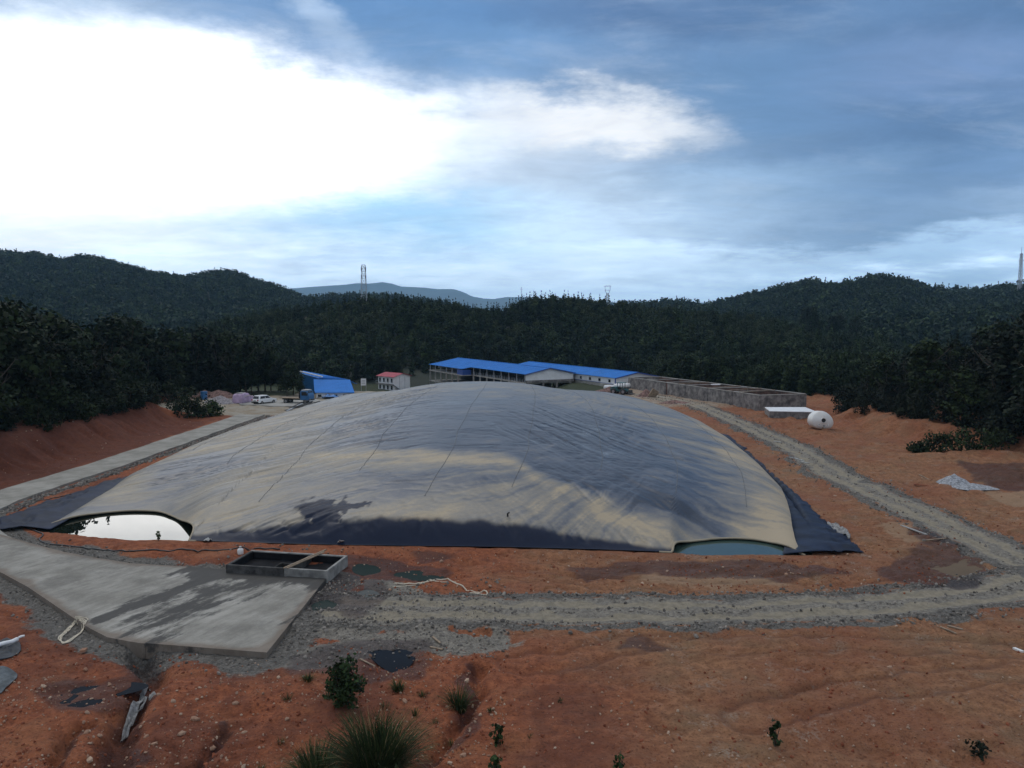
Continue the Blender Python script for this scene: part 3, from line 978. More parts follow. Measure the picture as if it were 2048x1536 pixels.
# ------------------------------------------------------------------ the inflated cover
DOME_H, DOME_P = 3.5, 1.0


def lift(s, d_front, d_back, x, y):
    """height of the cover: s across 0..1, distances to front and back edge"""
    L = d_front + d_back
    t = d_front / L
    c = 2 * s - 1
    across = np.clip(1 - np.abs(c) ** 2.0, 0, 1)
    tp = 0.50
    f = np.where(t < tp, 1 - np.abs(1 - t / tp) ** 2.0, 1 - np.abs((t - tp) / (1 - tp)) ** 2.3)
    z = DOME_H * np.clip(f, 0, 1) * across ** DOME_P
    mid = np.exp(-(((x + 6) / 12.0) ** 4)) * 0.8 + 0.2
    z = z + 1.25 * (1 - np.exp(-(d_front / 1.0) ** 1.3)) * across ** 1.2 * mid
    edge = np.minimum(x - xL(y), xR(y) - x)
    z = z + (0.95 + 0.35 * sst(s, 0.55, 0.9)) * (1 - np.exp(-np.clip(edge, 0, 99) / 1.2)) * (0.35 + 0.65 * sst(d_front, 1, 9)) * (1 - np.exp(-(d_front / 1.1) ** 1.3)) * (1 - np.exp(-d_back / 1.5))
    return z


def cover_point(s, t):
    s = np.asarray(s, float); t = np.asarray(t, float)
    xg = -33.9 + 52.6 * s
    n1, n2 = notch(xg)
    yf0 = yF0(xg)
    yf = yf0 + n1 + n2
    y = yf + (Y_BACK - yf) * t
    x = xL(y) + (xR(y) - xL(y)) * s
    x = np.where(True, x + (xg - x) * np.exp(-((y - yf0) / 7.0)), x)
    # height follows the uncut shape, pulled down to the rope edge of the open corners
    z = lift(s, y - yf0, Y_BACK - y, x, y)
    cut = np.maximum(n1 / 7.4, n2 / 3.7)
    dn = y - yf
    k = np.exp(-(dn / (1.6 + 2.6 * cut)) ** 1.0) * sst(cut, 0.0, 0.8)
    lip = 0.02 + 0.03 * cut
    z = z * (1 - k) + lip * k
    return x, y, z


NS, NTT = 420, 400
sv_ = np.linspace(0, 1, NS)
tv_ = np.linspace(0, 1, NTT) ** 1.6
T_, S_ = np.meshgrid(tv_, sv_, indexing='ij')
cx, cy, cz = cover_point(S_, T_)
c2 = 2 * S_ - 1
# fine creases in the sheet: gathered folds running down from the flanks
edgeness = sst(np.abs(c2), 0.25, 0.8)
def creases(dirx, diry, across, along_, seed, w):
    u = (-diry * cx + dirx * cy); v = dirx * cx + diry * cy
    u = u + (fbm(v * 0.15, u * 0.1, seed + 9, 3) - 0.5) * 1.5
    n = np.abs(fbm(u * across, v * along_, seed, 3) - 0.5) * 2
    return 1 - sst(n, 0.0, w)


left = 1 - sst(c2, -0.35, 0.0); right = sst(c2, 0.0, 0.35)
low = sst(cz, 0.15, 0.8) * (1 - sst(cy, 100, 140))
patchy = sst(fbm(cx * 0.12, cy * 0.12, 233, 3), 0.38, 0.58)
dz_ = -0.20 * creases(0.87, 0.50, 0.85, 0.045, 201, 0.22) * left * low * patchy
dz_ = dz_ - 0.10 * creases(0.93, 0.37, 1.5, 0.07, 241, 0.22) * left * low
dz_ = dz_ - 0.09 * creases(0.45, -0.89, 0.8, 0.045, 207, 0.20) * right * low * patchy
dz_ = dz_ - 0.03 * creases(0.55, -0.83, 1.5, 0.07, 247, 0.2) * right * low
dz_ = dz_ + (fbm(cx * 0.22, cy * 0.14, 211, 3) - 0.5) * 0.12 * sst(cz, 0.5, 2.0)
dz_ = dz_ - 0.035 * (1 - sst(np.abs(fbm(cx * 0.25, cy * 1.1, 217, 4) - 0.5) * 2, 0, 0.14)) * (1 - edgeness * 0.6) * sst(cz, 0.5, 2)
frontal = (1 - sst(cy - yF0(np.clip(cx, -34, 19)), 0.6, 2.4)) * sst(cz, 0.1, 0.4)
dz_ = dz_ - 0.12 * (1 - sst(np.abs(fbm(cx * 0.9 + cy * 0.5, cy * 0.35, 251, 4) - 0.5) * 2, 0, 0.25)) * frontal
cz = cz + dz_ * sst(T_, 0.0, 0.01)


def cover_uv_blob(sx, sy, s0, t0, rs, rt, rot=0.0, p=2.0):
    a, b = sx - s0, sy - t0
    if rot:
        c, q = math.cos(R(rot)), math.sin(R(rot))
        a, b = a * c + b * q, b * c - a * q
    return np.exp(-((np.abs(a) / rs) ** p + (np.abs(b) / rt) ** p))


# sediment: 1 = dry tan silt, 0 = clean blue-black sheet.  X is metres across, Yd metres back from the front berm
Yd = cy - yF0(np.clip(cx, -34, 19))
wx = cx + (fbm(cx * 0.14, cy * 0.08, 301, 5) - 0.5) * 9
wy = Yd + (fbm(cx * 0.14, cy * 0.10, 307, 5) - 0.5) * 6
Ysil = np.interp(wx, [-30, -17, -7, -3, 1, 6.5, 10.4, 14], [18, 17, 15.5, 14, 11.7, 6.5, 1.5, -3])
past = wy - Ysil                                                          # metres beyond the silt line
sed = 0.64 + 0.36 * np.exp(-((past + 1.5) / 1.5) ** 2) * sst(wx, -21, -15)       # below the line: dry silt, thickest at the line
crown = sst(past, -0.6, 2.2) * sst(wy, 3, 9) * sst(wx, -24, -12) * (1 - sst(wx, 9, 19)) * (1 - sst(wy, 30, 62))
sed = sed - 0.47 * crown
sed = sed - 0.20 * cover_uv_blob(wx, wy, -1, 22, 10, 3.5) - 0.20 * cover_uv_blob(wx, wy, 10, 30, 7, 12, 14)
rim = xR(cy) - cx + (fbm(cx * 0.25, cy * 0.12, 361, 4) - 0.5) * 7
sed = sed + 0.34 * (1 - sst(rim, 1.2, 5.0)) * (1 - 0.6 * sst(cy, 95, 120))
sed = sed + 0.10 * (1 - sst(wx, -26, -14))
sed = sed - 0.60 * cover_uv_blob(wx, wy, -29.5, 15.5, 4.8, 5.5, -35, 3)   # dark patch near the left corner
sed = sed - 0.26 * cover_uv_blob(wx, wy, -11, 8.5, 5, 1.8, 8) - 0.16 * cover_uv_blob(wx, wy, 4, 7.5, 6, 1.6, -35)
sed = sed + 0.16 * cover_uv_blob(wx, wy, -2, 3.0, 20, 1.5, 0)
sed = np.where(wy > 40, sed + (0.46 - sed) * sst(wy, 40, 80), sed)        # dusty grey back of the crown
th_ = np.interp(c2, [-1, -0.45, -0.05, 0.25, 0.6, 1], [0.55, 0.45, 0.05, -0.35, -1.05, -1.15])
fu = -np.sin(th_) * cx + np.cos(th_) * cy; fv = np.cos(th_) * cx + np.sin(th_) * cy
fu = fu + (fbm(cx * 0.3, cy * 0.3, 371, 4) - 0.5) * 2.2
st1 = fbm(fu * 0.9, fv * 0.075, 311, 5, 0.6); st2 = fbm(fu * 2.6, fv * 0.16, 313, 4, 0.6); st3 = fbm(cx * 0.35, cy * 0.35, 317, 6, 0.6)
sed = sed + (st1 - 0.5) * 0.55 + (st2 - 0.5) * (0.40 + 0.25 * sst(c2, 0.1, 0.5)) + (st3 - 0.5) * 0.50
wash = sst(fbm(fu * 0.5, fv * 0.06, 381, 5, 0.6), 0.56, 0.66)              # washed-off tongues
sed = sed - 0.22 * wash
clean_top = 1.30 * np.exp(-(((cx + 7.5) / 14.5) ** 4)) + 0.14
jag_ = (fbm(cx * 0.9, cy * 0.4, 331, 4) - 0.5) * 0.7
clean = (1 - sst(Yd - jag_ - clean_top, -0.25, 0.25)) * (np.maximum(*notch(cx)) < 0.05)
torn = cover_uv_blob(cx + (fbm(cx * 1.2, cy * .9, 341, 5) - .5) * 4.5, Yd + (fbm(cx * 1.2, cy * .9, 347, 5) - .5) * 2, -13.2, 2.2, 1.9, 2.4, 0, 3)
clean = np.maximum(clean, sst(torn, 0.35, 0.5))
vs_cov = np.stack([cx.ravel(), cy.ravel(), cz.ravel() + 0.06], 1)


def cover_material():
    m, t, b = new_mat('silted membrane')
    co = t.coord('Object')
    n = t.noise(0.7, 8, 0.65, co); f = t.noise(4.0, 8, 0.7, co)
    sed = t.math('ADD', t.attr('silt'), t.math('ADD', t.math('MULTIPLY', t.math('SUBTRACT', n, 0.5), 0.5), t.math('MULTIPLY', t.math('SUBTRACT', f, 0.5), 0.5)))
    c = t.ramp(sed, [(0.0, (0.014, 0.018, 0.030)), (0.26, (0.055, 0.065, 0.088)), (0.50, (0.128, 0.124, 0.118)), (0.74, (0.202, 0.178, 0.140)), (1.0, (0.325, 0.258, 0.165))])
    c = t.mix(t.attr('clean'), c, t.mix(f, (0.004, 0.008, 0.024), (0.010, 0.018, 0.042)))
    t.put(b.inputs['Base Color'], c)
    t.put(b.inputs['Roughness'], t.math('SUBTRACT', t.math('ADD', 0.36, t.math('MULTIPLY', t.math('MINIMUM', sed, 1.0), 0.20)), t.math('MULTIPLY', t.attr('clean'), 0.02)))
    t.put(b.inputs['Specular IOR Level'], t.math('SUBTRACT', 0.6, t.math('MULTIPLY', t.attr('clean'), 0.42)))
    wr = t.noise(1.2, 6, 0.6, t.mapping(co, rot=(0, 0, R(28)), scale=(0.5, 2.2, 1)))
    t.put(b.inputs['Normal'], t.bump(t.math('ADD', wr, t.math('MULTIPLY', f, 0.15)), 0.22, 0.08))
    return m


M['cover'] = cover_material()
M['seam'] = simple('welded seam', (0.10, 0.10, 0.10), 0.6, 0.3, 1.0)
M['hem'] = simple('silted hem', (0.30, 0.25, 0.175), 0.7, 0.15, 1.0)
M['liner'] = simple('blue-black pond liner', (0.008, 0.015, 0.036), 0.6, 0.45, 0.8, 0.3, spec=0.2, dirt=(0.05, 0.055, 0.06), dirt_amt=0.25)

cover = thing('lagoon_cover', 'huge inflated grey and tan plastic cover bulging over the pond', 'biogas cover', (0, 0, 0))
cov = link('cover_sheet', np_mesh('cover_sheet', vs_cov, grid_faces(NTT, NS), M['cover'], True,
                                  dict(silt=sed.ravel(), clean=clean.ravel())), cover)
for s0 in (0.06, 0.17, 0.285, 0.40, 0.515, 0.625, 0.735, 0.845, 0.94):
    j = int(round(s0 * (NS - 1)))
    cols = np.arange(j, NTT * NS, NS)
    i0 = {0.06: 150, 0.17: 110, 0.285: 60, 0.40: 90, 0.515: 55, 0.625: 70, 0.735: 110, 0.845: 80, 0.94: 60}[s0]
    pts = vs_cov[cols][i0:-2]
    mb = MB()
    mb.tube([(p[0], p[1], p[2] + 0.005) for p in pts], 0.026, 4)
    mb.build('seam', M['seam'], cover, True)
hem_pts = vs_cov[:NS]
for a, b in ((0, int(0.24 * NS)), (int(0.825 * NS), NS)):
    mb = MB(); mb.tube([(p[0], p[1], p[2] - 0.03) for p in hem_pts[a:b]], 0.075, 6)
    mb.build('hem', M['hem'], cover, True)
vp = MB()
vx, vy = -0.3, float(yF0(-0.3)) + 2.0
vp.tube([(vx, vy, 0.9), (vx, vy + 0.05, 1.8), (vx + .1, vy - 0.15, 1.9)], 0.06, 7)
vp.build('vent_pipe', M['pipe_black'], cover, True)

# ------------------------------------------------------------------ liner over the berms beside the cover
def liner_strip(name, label, ys, xin, xout, seed, rise):
    nr, nc = len(ys), 26
    q = np.linspace(0, 1, nc)
    Yg, Q = np.meshgrid(ys, q, indexing='ij')
    Xi = np.array([xin(y) for y in ys])[:, None]; Xo = np.array([xout(y) for y in ys])[:, None]
    rag = (fbm(Yg * 0.7, Q * 0, seed, 4) - 0.5) * 0.9
    X = Xi + (Xo + rag - Xi) * Q
    Z = 0.06 + rise * np.sin(np.pi * np.clip(Q * 1.0, 0, 1)) ** 1.2 + (np.abs(fbm(Yg * 0.9 + X * 0.25, X * 0.2, seed + 3, 4) - 0.5)) * 0.45 * (0.3 + Q * 0.7) + site_h(X, Yg, True) * (Q > 0.5)
    Z = np.maximum(Z, site_h(X, Yg) + 0.03 + 0.02 * Q)
    me = np_mesh(name, np.stack([X.ravel(), Yg.ravel(), Z.ravel()], 1), grid_faces(nr, nc), M['liner'])
    o = link(name, me)
    sd = o.modifiers.new('thickness', 'SOLIDIFY'); sd.thickness = 0.02
    return tag(o, label, 'pond liner', 'dark liner sheets on the berms')


liner_strip('pond_liner', 'wide dark blue liner sheet wrinkled over the berm facing the gravel road', np.arange(49.4, 103, 0.30),
            lambda y: float(xR(y)) - 1.4 , lambda y: float(np.interp(y, [49.4, 53, 58.3, 71.4, 92.2, 103], [22.6, 22.9, 23.5, 25.0, 27.4, 28.2])), 401, 0.22)
liner_strip('pond_liner', 'dark blue liner sheet on the berm beside the bright reflecting pond', np.arange(55.4, 73.5, 0.30),
            lambda y: float(xL(y)) + 0.9, lambda y: float(np.interp(y, [55.4, 58.3, 60, 64.4, 72, 73.5], [-37.4, -38.4, -38.6, -38.2, -37.6, -37.2])), 411, 0.15)

# ------------------------------------------------------------------ hills
M['hill'] = simple('wooded hill soil', (0.016, 0.022, 0.013), 0.95, 0.4, 0.02)
M['far_hill'] = simple('far mountain', (0.035, 0.045, 0.04), 0.95, 0.3, 0.002)


class Hill:
    def __init__(s, prof, D, front, back, base, treeh, seed, rough=0.0):
        s.px = np.array([p[0] for p in prof], float); s.py = np.array([p[1] for p in prof], float)
        s.D, s.front, s.back, s.base, s.treeh, s.seed, s.rough = D, front, back, base, treeh, seed, rough

    def ridge_y(s, px):
        return s.D * (1 + 0.16 * (fbm(np.asarray(px) * 0.0035, np.asarray(px) * 0, s.seed, 3) - 0.5))

    def ridge_z(s, px):
        py = np.interp(px, s.px, s.py)
        u = (px - 1024.0) / F_PX; v = (py - 768.0) / F_PX
        yr = s.ridge_y(px)
        return CAM_Z + (-SP - v * CP) / (CP - v * SP) * yr - s.treeh

    def z(s, px, y):
        yr = s.ridge_y(px); zr = s.ridge_z(px)
        t = np.where(y < yr, (y - (yr - s.front)) / s.front, 1 - (y - yr) / s.back)
        t = np.clip(t, 0, 1)
        k = np.where(y < yr, 0.55 * t + 0.45 * (t * t * (3 - 2 * t)), t * t * (3 - 2 * t))
        x = (px - 1024.0) / F_PX * y
        sc = 3.0 / s.front
        n = (fbm(x * sc, y * sc, s.seed + 5, 4) - 0.5) * 2 * s.rough * (zr - s.base) * t * (1 - t) * 2.2
        return s.base + (zr - s.base) * k + n

    def mesh(s, name, mat, nx=300, ny=40):
        px = np.linspace(s.px[0], s.px[-1], nx)
        q = np.linspace(0, 1, ny)
        P, Q = np.meshgrid(px, q, indexing='ij')
        yr = s.ridge_y(P)
        Y = yr - s.front + (s.front + s.back) * Q
        Z = s.z(P, Y)
        X = (P - 1024.0) / F_PX * Y
        me = np_mesh(name, np.stack([X.ravel(), Y.ravel(), Z.ravel()], 1), grid_faces(nx, ny)[:, ::-1], mat)
        o = link(name, me)
        return tag(o, kind='structure')

    def sample(s, rng, spacing, px0, px1, past=0.04):
        """tree feet on the side that faces the site, on a jittered lattice"""
        out = []
        y0, y1 = (s.D * 0.9 - s.front), s.D * 1.1 + s.back * past
        y = y0
        pts = []
        while y < y1:
            x0, x1 = (px0 - 1024) / F_PX * y, (px1 - 1024) / F_PX * y
            n = int((x1 - x0) / spacing)
            xs = x0 + (np.arange(n) + rng.random(n)) * spacing
            yy = y + rng.random(n) * spacing
            pts.append(np.stack([xs, yy], 1)); y += spacing
        p = np.concatenate(pts)
        pxs = p[:, 0] / p[:, 1] * F_PX + 1024
        yr = s.ridge_y(pxs)
        k = (p[:, 1] > yr - s.front) & (p[:, 1] < yr + s.back * past)
        p, pxs = p[k], pxs[k]
        return np.stack([p[:, 0], p[:, 1], s.z(pxs, p[:, 1])], 1)


HILL_MID = Hill([(-500, 640), (200, 655), (380, 645), (430, 640), (500, 622), (560, 611), (640, 600), (700, 592), (800, 591), (900, 600), (960, 608), (1000, 612),
                 (1035, 600), (1060, 588), (1120, 587), (1200, 593), (1300, 608), (1400, 612), (1500, 622), (1560, 636), (1640, 652), (1700, 664),
                 (1800, 678), (1950, 690), (2600, 700)], 360, 130, 160, -6, 6.0, 501, 0.12)
HILL_L = Hill([(-700, 540), (-400, 500), (-150, 512), (0, 505), (85, 508), (130, 520), (167, 513), (219, 520), (273, 536), (342, 551), (376, 556), (410, 549), (448, 542),
               (478, 546), (530, 565), (581, 580), (615, 594), (660, 590), (720, 587), (800, 592), (900, 606), (1000, 630), (1100, 660)], 1050, 560, 500, -8, 7.0, 511, 0.25)
HILL_R = Hill([(1000, 640), (1200, 612), (1300, 603), (1355, 600), (1406, 607), (1446, 601), (1519, 583), (1570, 570), (1614, 561), (1640, 563), (1665, 569), (1700, 560), (1738, 552),
               (1775, 552), (1810, 560), (1848, 572), (1921, 578), (1980, 573), (2048, 566), (2200, 540), (2400, 530), (2800, 580)], 860, 430, 400, -8, 7.0, 521, 0.25)
HILL_S = Hill([(1380, 700), (1460, 672), (1540, 650), (1600, 640), (1700, 630), (1780, 628), (1900, 622), (2048, 610), (2300, 600), (2700, 640)], 520, 160, 160, -8, 7.0, 531, 0.15)
HILL_F = Hill([(300, 600), (480, 590), (580, 577), (633, 573), (694, 569), (716, 566), (740, 567), (767, 564), (785, 567), (804, 573), (850, 575), (877, 578), (907, 578), (925, 583), (946, 593),
               (970, 597), (987, 598), (1012, 594), (1048, 594), (1100, 600), (1200, 604), (1300, 606), (1500, 604), (1800, 600)], 9500, 2800, 2500, -10, 0, 541, 0.35)
HILL_MID.mesh('wooded_hill', M['hill'])
HILL_L.mesh('wooded_hill', M['hill'])
HILL_R.mesh('wooded_hill', M['hill'])
HILL_S.mesh('wooded_hill', M['hill'])
HILL_F.mesh('mountains', M['far_hill'], 400, 60)

# ------------------------------------------------------------------ foliage builders
def leaf_quads(c, nrm, size, rng, aspect=0.7):
    """one quad per centre c, facing roughly nrm"""
    n = len(c)
    r = rng.normal(size=(n, 3))
    a = np.cross(nrm, r); a /= np.linalg.norm(a, axis=1, keepdims=True) + 1e-9
    b = np.cross(nrm, a); b /= np.linalg.norm(b, axis=1, keepdims=True) + 1e-9
    s = size[:, None]
    q = np.stack([c - a * s * .5, c + b * s * aspect * .5 - a * s * .05, c + a * s * .5, c - b * s * aspect * .5 + a * s * .05], 1)
    return q.reshape(-1, 3), np.arange(4 * n).reshape(n, 4)


def crown_broad(seed, h, r, n, leaf, base=0.16):
    rng = np.random.default_rng(seed)
    nl = 13
    lobes = []
    for i in range(nl):
        a = rng.uniform(0, 2 * np.pi); q = rng.uniform(0, 1) ** 0.7
        zc = h * (base + 0.1 + (0.80 - base) * (i + rng.uniform(0, 1)) / nl)
        prof = math.sin(math.pi * min(1, max(0.05, ((zc / h - base) / (1.05 - base)) ** 0.75))) ** 0.6
        rad = r * rng.uniform(0.30, 0.52)
        lobes.append((np.array([math.cos(a) * r * 0.68 * q * prof, math.sin(a) * r * 0.68 * q * prof, zc]), rad * (0.75 + 0.35 * prof)))
    lobes.append((np.array([rng.normal() * .1 * r, rng.normal() * .1 * r, h * 0.90]), r * 0.32))
    w = np.array([q[1] ** 2 for q in lobes]); w /= w.sum()
    nc = max(24, n // 11)
    which = rng.choice(len(lobes), nc, p=w)
    d = rng.normal(size=(nc, 3)); d[:, 2] = d[:, 2] * 0.8 + 0.25
    d /= np.linalg.norm(d, axis=1, keepdims=True)
    C = np.array([lobes[k][0] for k in which]); Rr = np.array([lobes[k][1] for k in which])
    cc = C + d * (Rr * rng.uniform(0.72, 1.12, nc))[:, None] * np.array([1, 1, 0.85])
    tint_c = np.clip(rng.normal(0.5, 0.25, nc), 0, 1)
    per = n // nc + 1
    idx = np.repeat(np.arange(nc), per)[:n]
    off = rng.normal(size=(n, 3)) * r * 0.115
    c = cc[idx] + off
    nm = d[idx] + rng.normal(size=(n, 3)) * 0.65 + np.array([0, 0, 0.35]); nm /= np.linalg.norm(nm, axis=1, keepdims=True)
    v, f = leaf_quads(c, nm, leaf * rng.uniform(0.7, 1.35, n), rng)
    tint = np.repeat(np.clip(tint_c[idx] + rng.normal(0, .12, n), 0, 1), 4)
    return v, f, tint


def crown_cone(seed, h, r, n, leaf, base=0.12):
    rng = np.random.default_rng(seed)
    nb = max(30, n // 9)
    z = h * (base + (1.0 - base) * (1 - np.sqrt(rng.uniform(0.0, 1, nb))) )
    z = np.maximum(z, h * base)
    lean = rng.uniform(0.8, 1.15)
    prof = np.clip((h - z) / (h * (1 - base)), 0.02, 1) ** (0.8 * lean)
    a = rng.uniform(0, 2 * np.pi, nb)
    side = 1 + 0.22 * np.sin(a * 2 + seed) + 0.15 * np.sin(a * 3 + z)
    L = r * prof * rng.uniform(0.7, 1.12, nb) * side
    per = n // nb + 1
    idx = np.repeat(np.arange(nb), per)[:n]
    q = rng.uniform(0.15, 1.0, n) ** 0.7
    rad = L[idx] * q
    aa = a[idx] + rng.normal(0, 0.20, n) / np.maximum(q, .3)
    zz = z[idx] - 0.32 * rad * rng.uniform(0.6, 1.3, n) + rng.normal(0, 0.04 * r, n) + 0.15 * r * prof[idx]
    c = np.stack([np.cos(aa) * rad, np.sin(aa) * rad, zz], 1)
    nm = np.stack([np.cos(aa) * 0.5, np.sin(aa) * 0.5, np.full(n, 0.8)], 1) + rng.normal(size=(n, 3)) * 0.5
    nm /= np.linalg.norm(nm, axis=1, keepdims=True)
    v, f = leaf_quads(c, nm, leaf * rng.uniform(0.7, 1.3, n), rng, 0.55)
    # leader shoot
    k = 8
    c2 = np.stack([rng.normal(0, .04 * r, k), rng.normal(0, .04 * r, k), np.linspace(h * 0.94, h * 1.03, k)], 1)
    n2 = rng.normal(size=(k, 3)); n2[:, 2] *= .2; n2 /= np.linalg.norm(n2, axis=1, keepdims=True)
    v2, f2 = leaf_quads(c2, n2, np.full(k, leaf * 0.8), rng, 0.5)
    v = np.concatenate([v, v2]); f = np.concatenate([f, f2 + len(f) * 4])
    t = np.clip(rng.normal(0.5, 0.22, nb), 0, 1)
    tint = np.concatenate([np.repeat(t[idx], 4), np.full(4 * k, 0.6)])
    return v, f, tint


def trunk_mesh(seed, h, r0, limbs):
    rng = random.Random(seed)
    mb = MB()
    pts = []; x = y = 0
    for i in range(6):
        pts.append((x, y, h * 0.82 * i / 5 - (0.4 if i == 0 else 0))); x += rng.uniform(-.1, .1) * h * .05; y += rng.uniform(-.1, .1) * h * .05
    mb.tube(pts, [r0 * (1 - 0.8 * i / 5) for i in range(6)], 6)
    for k in range(limbs):
        z = h * rng.uniform(0.25, 0.65); a = rng.uniform(0, 6.28); L = h * rng.uniform(0.16, 0.30)
        b = Vector((pts[2][0], pts[2][1], z))
        mb.tube([b, b + Vector((math.cos(a) * L * .5, math.sin(a) * L * .5, L * .35)), b + Vector((math.cos(a) * L, math.sin(a) * L, L * .95))], [r0 * .45, r0 * .3, r0 * .1], 5)
    me = bpy.data.meshes.new('trunk'); me.from_pydata(mb.v, [], mb.f); me.materials.append(M['bark']); me.update()
    return me


def crown_mesh(kind, seed, h, r, n, leaf, mat, base=0.16):
    v, f, t = (crown_broad if kind == 'broad' else crown_cone)(seed, h, r, n, leaf, base)
    return np_mesh('crown', v, f, mat, False, dict(tint=t))


BROAD = [(crown_mesh('broad', 10 + i, 10.0, (3.0, 3.5, 2.6, 3.2)[i], 2000, 0.52, M['leaf_broad'], (0.10, 0.14, 0.08, 0.2)[i]), trunk_mesh(20 + i, 10.0, 0.2, 5)) for i in range(4)]
CONE = [(crown_mesh('cone', 30 + i, 10.0, (2.1, 1.8, 2.4)[i], 1500, 0.55, M['leaf_pine'], 0.08), trunk_mesh(40 + i, 10.0, 0.16, 3)) for i in range(3)]
protos = {}
rng = np.random.default_rng(7)
prng = random.Random(11)


def plant_tree(kind, x, y, z, h, label, group, wide=1.0):
    lst = BROAD if kind == 'broad' else CONE
    k = prng.randrange(len(lst))
    name = 'broadleaf_tree' if kind == 'broad' else 'conifer_tree'
    t = thing(name, label, 'tree', (x, y, z - 0.15), prng.uniform(0, 6.28), group)
    s = h / 10.0
    t.scale = (s * wide * prng.uniform(.9, 1.15), s * wide * prng.uniform(.9, 1.15), s)
    c = link('crown', lst[k][0], t); tr = link('trunk', lst[k][1], t)
    return t


# the wood on the terrace above the left cut bank; the tree-top line follows the photograph
def top_h(x, y, line, z):
    """height that brings the top of a tree at x,y to the tree-top line"""
    px = 1024 + F_PX * x / y
    py = np.interp(px, [q[0] for q in line], [q[1] for q in line])
    v = (py - 768) / F_PX
    zz = CAM_Z + (-SP - v * CP) / (CP - v * SP) * y
    return zz - z


LINE_L = [(-400, 600), (0, 612), (60, 628), (130, 638), (180, 652), (230, 640), (280, 632), (310, 650), (350, 650), (420, 655), (470, 665), (520, 690), (560, 715), (600, 745), (640, 780)]
placed = []
n_l = 0
tries = 0
while n_l < 105 and tries < 6000:
    tries += 1
    y = prng.uniform(66, 168)
    x = prng.uniform(-1.0, -0.27) * y
    px = 1024 + F_PX * x / y
    if px < -260 or px > 602: continue
    if y < 118:
        lim = -54.5
    elif y < 128: lim = -62
    elif y < 163: lim = -62.5 + max(0, (y - 150)) * 1.2
    else: lim = -45
    if x > lim or x < lim - 42: continue
    if any((x - a) ** 2 + (y - b) ** 2 < 3.3 ** 2 for a, b in placed): continue
    z = h1(x, y)
    hmax = top_h(x, y, LINE_L, z)
    edge = lim - x
    h = min(hmax * prng.uniform(0.86, 1.06), 17)
    if edge < 5: h *= prng.uniform(0.6, 0.95)
    if h < 3.2: continue
    placed.append((x, y)); n_l += 1
    kind = 'cone' if prng.random() < 0.28 else 'broad'
    lab = 'dark rounded broadleaf tree in the wood above the red bank by the concrete road' if kind == 'broad' else 'dark pointed conifer among the broadleaf trees above the concrete road'
    if y > 124: lab = 'dark rounded tree of the wood behind the parked car and gravel heaps' if kind == 'broad' else 'dark pointed conifer in the wood behind the parked car and gravel heaps'
    size = 'tall' if h > 11.5 else 'middling' if h > 8.5 else 'low'
    row = 'fronting' if edge < 6 else 'inside' if edge < 16 else 'deep in'
    part_ = 'the wood above the pond end of the red bank' if y < 85 else 'the wood above the middle red bank' if y < 104 else 'the wood above the shrubby bank end' if y < 124 else 'the wood behind the gravel heaps' if y < 142 else 'the wood behind the parked white car'
    lab = f"{size} dark {'broadleaf tree' if kind == 'broad' else 'conifer'} {row} {part_}"
    plant_tree(kind, x, y, z, h, lab, 'trees of the wood beside the concrete road', 1.0 if kind == 'broad' else 1.15)
# edge of that wood beside the truck
for px, py_top, y in ((585, 722, 158), (560, 715, 163), (598, 760, 154), (540, 700, 166), (515, 690, 168), (572, 742, 155), (490, 676, 160), (470, 668, 163), (446, 662, 166)):
    x = (px - 1024) / F_PX * y; z = h1(x, y)
    plant_tree('broad', x, y, z, max(3, along(px, py_top, y).z - z), 'dark tree at the end of the wood behind the blue truck', 'trees of the wood beside the concrete road')

LINE_R = [(1690, 780), (1730, 745), (1760, 712), (1790, 700), (1830, 690), (1870, 668), (1900, 672), (1930, 655), (1965, 650), (2000, 640), (2048, 600), (2120, 585), (2400, 560)]
placed_r = []
n_r = 0; tries = 0
while n_r < 78 and tries < 8000:
    tries += 1
    y = prng.uniform(80, 150)
    x = prng.uniform(0.42, 0.86) * y
    px = 1024 + F_PX * x / y
    lim = float(np.interp(y, [80, 88, 92, 97, 105, 115, 125, 140, 150], [64, 61, 58.5, 55.5, 54, 53.0, 54.5, 58, 62]))
    if px < 1722 or px > 2300 or x < lim or x > lim + 34: continue
    if any((x - a) ** 2 + (y - b) ** 2 < 2.9 ** 2 for a, b in placed_r): continue
    z = h1(x, y)
    h = min(top_h(x, y, LINE_R, z) * prng.uniform(0.78, 1.02), 15)
    if x - lim < 3.5: h *= prng.uniform(0.55, 0.9)
    if h < 3: continue
    placed_r.append((x, y)); n_r += 1
    kind = 'cone' if prng.random() < 0.82 else 'broad'
    lab = 'near-black conifer in the dense stand above the orange cut behind the white tank' if kind == 'cone' else 'near-black leafy tree in the dense stand above the orange cut behind the white tank'
    size = 'tall' if h > 10.5 else 'middling' if h > 7.5 else 'low'
    row = 'fronting' if x - lim < 5 else 'inside' if x - lim < 14 else 'at the back of'
    part_ = 'the stand by the low bushes' if y < 98 else 'the stand above the orange cut' if y < 117 else 'the stand behind the white tank'
    lab = f"{size} near-black {'conifer' if kind == 'cone' else 'leafy tree'} {row} {part_}"
    plant_tree(kind, x, y, z, h, lab, 'trees of the stand above the orange cut', 1.1)

# trees at the foot of the wooded hill, nearest to the sheds
def off_yard(p):
    """keep the wood out of the yard with the sheds and the cabin"""
    x, y = p[:, 0], p[:, 1]
    shed = np.minimum(pl_dist(x, y, [(8.9, 185.5), (-16.0, 235.6)]), pl_dist(x, y, [(28.0, 176.6), (4.2, 223.0)]))
    return p[~((y < 240) & (x > -50) & (x < 30)) & (shed > 15)]


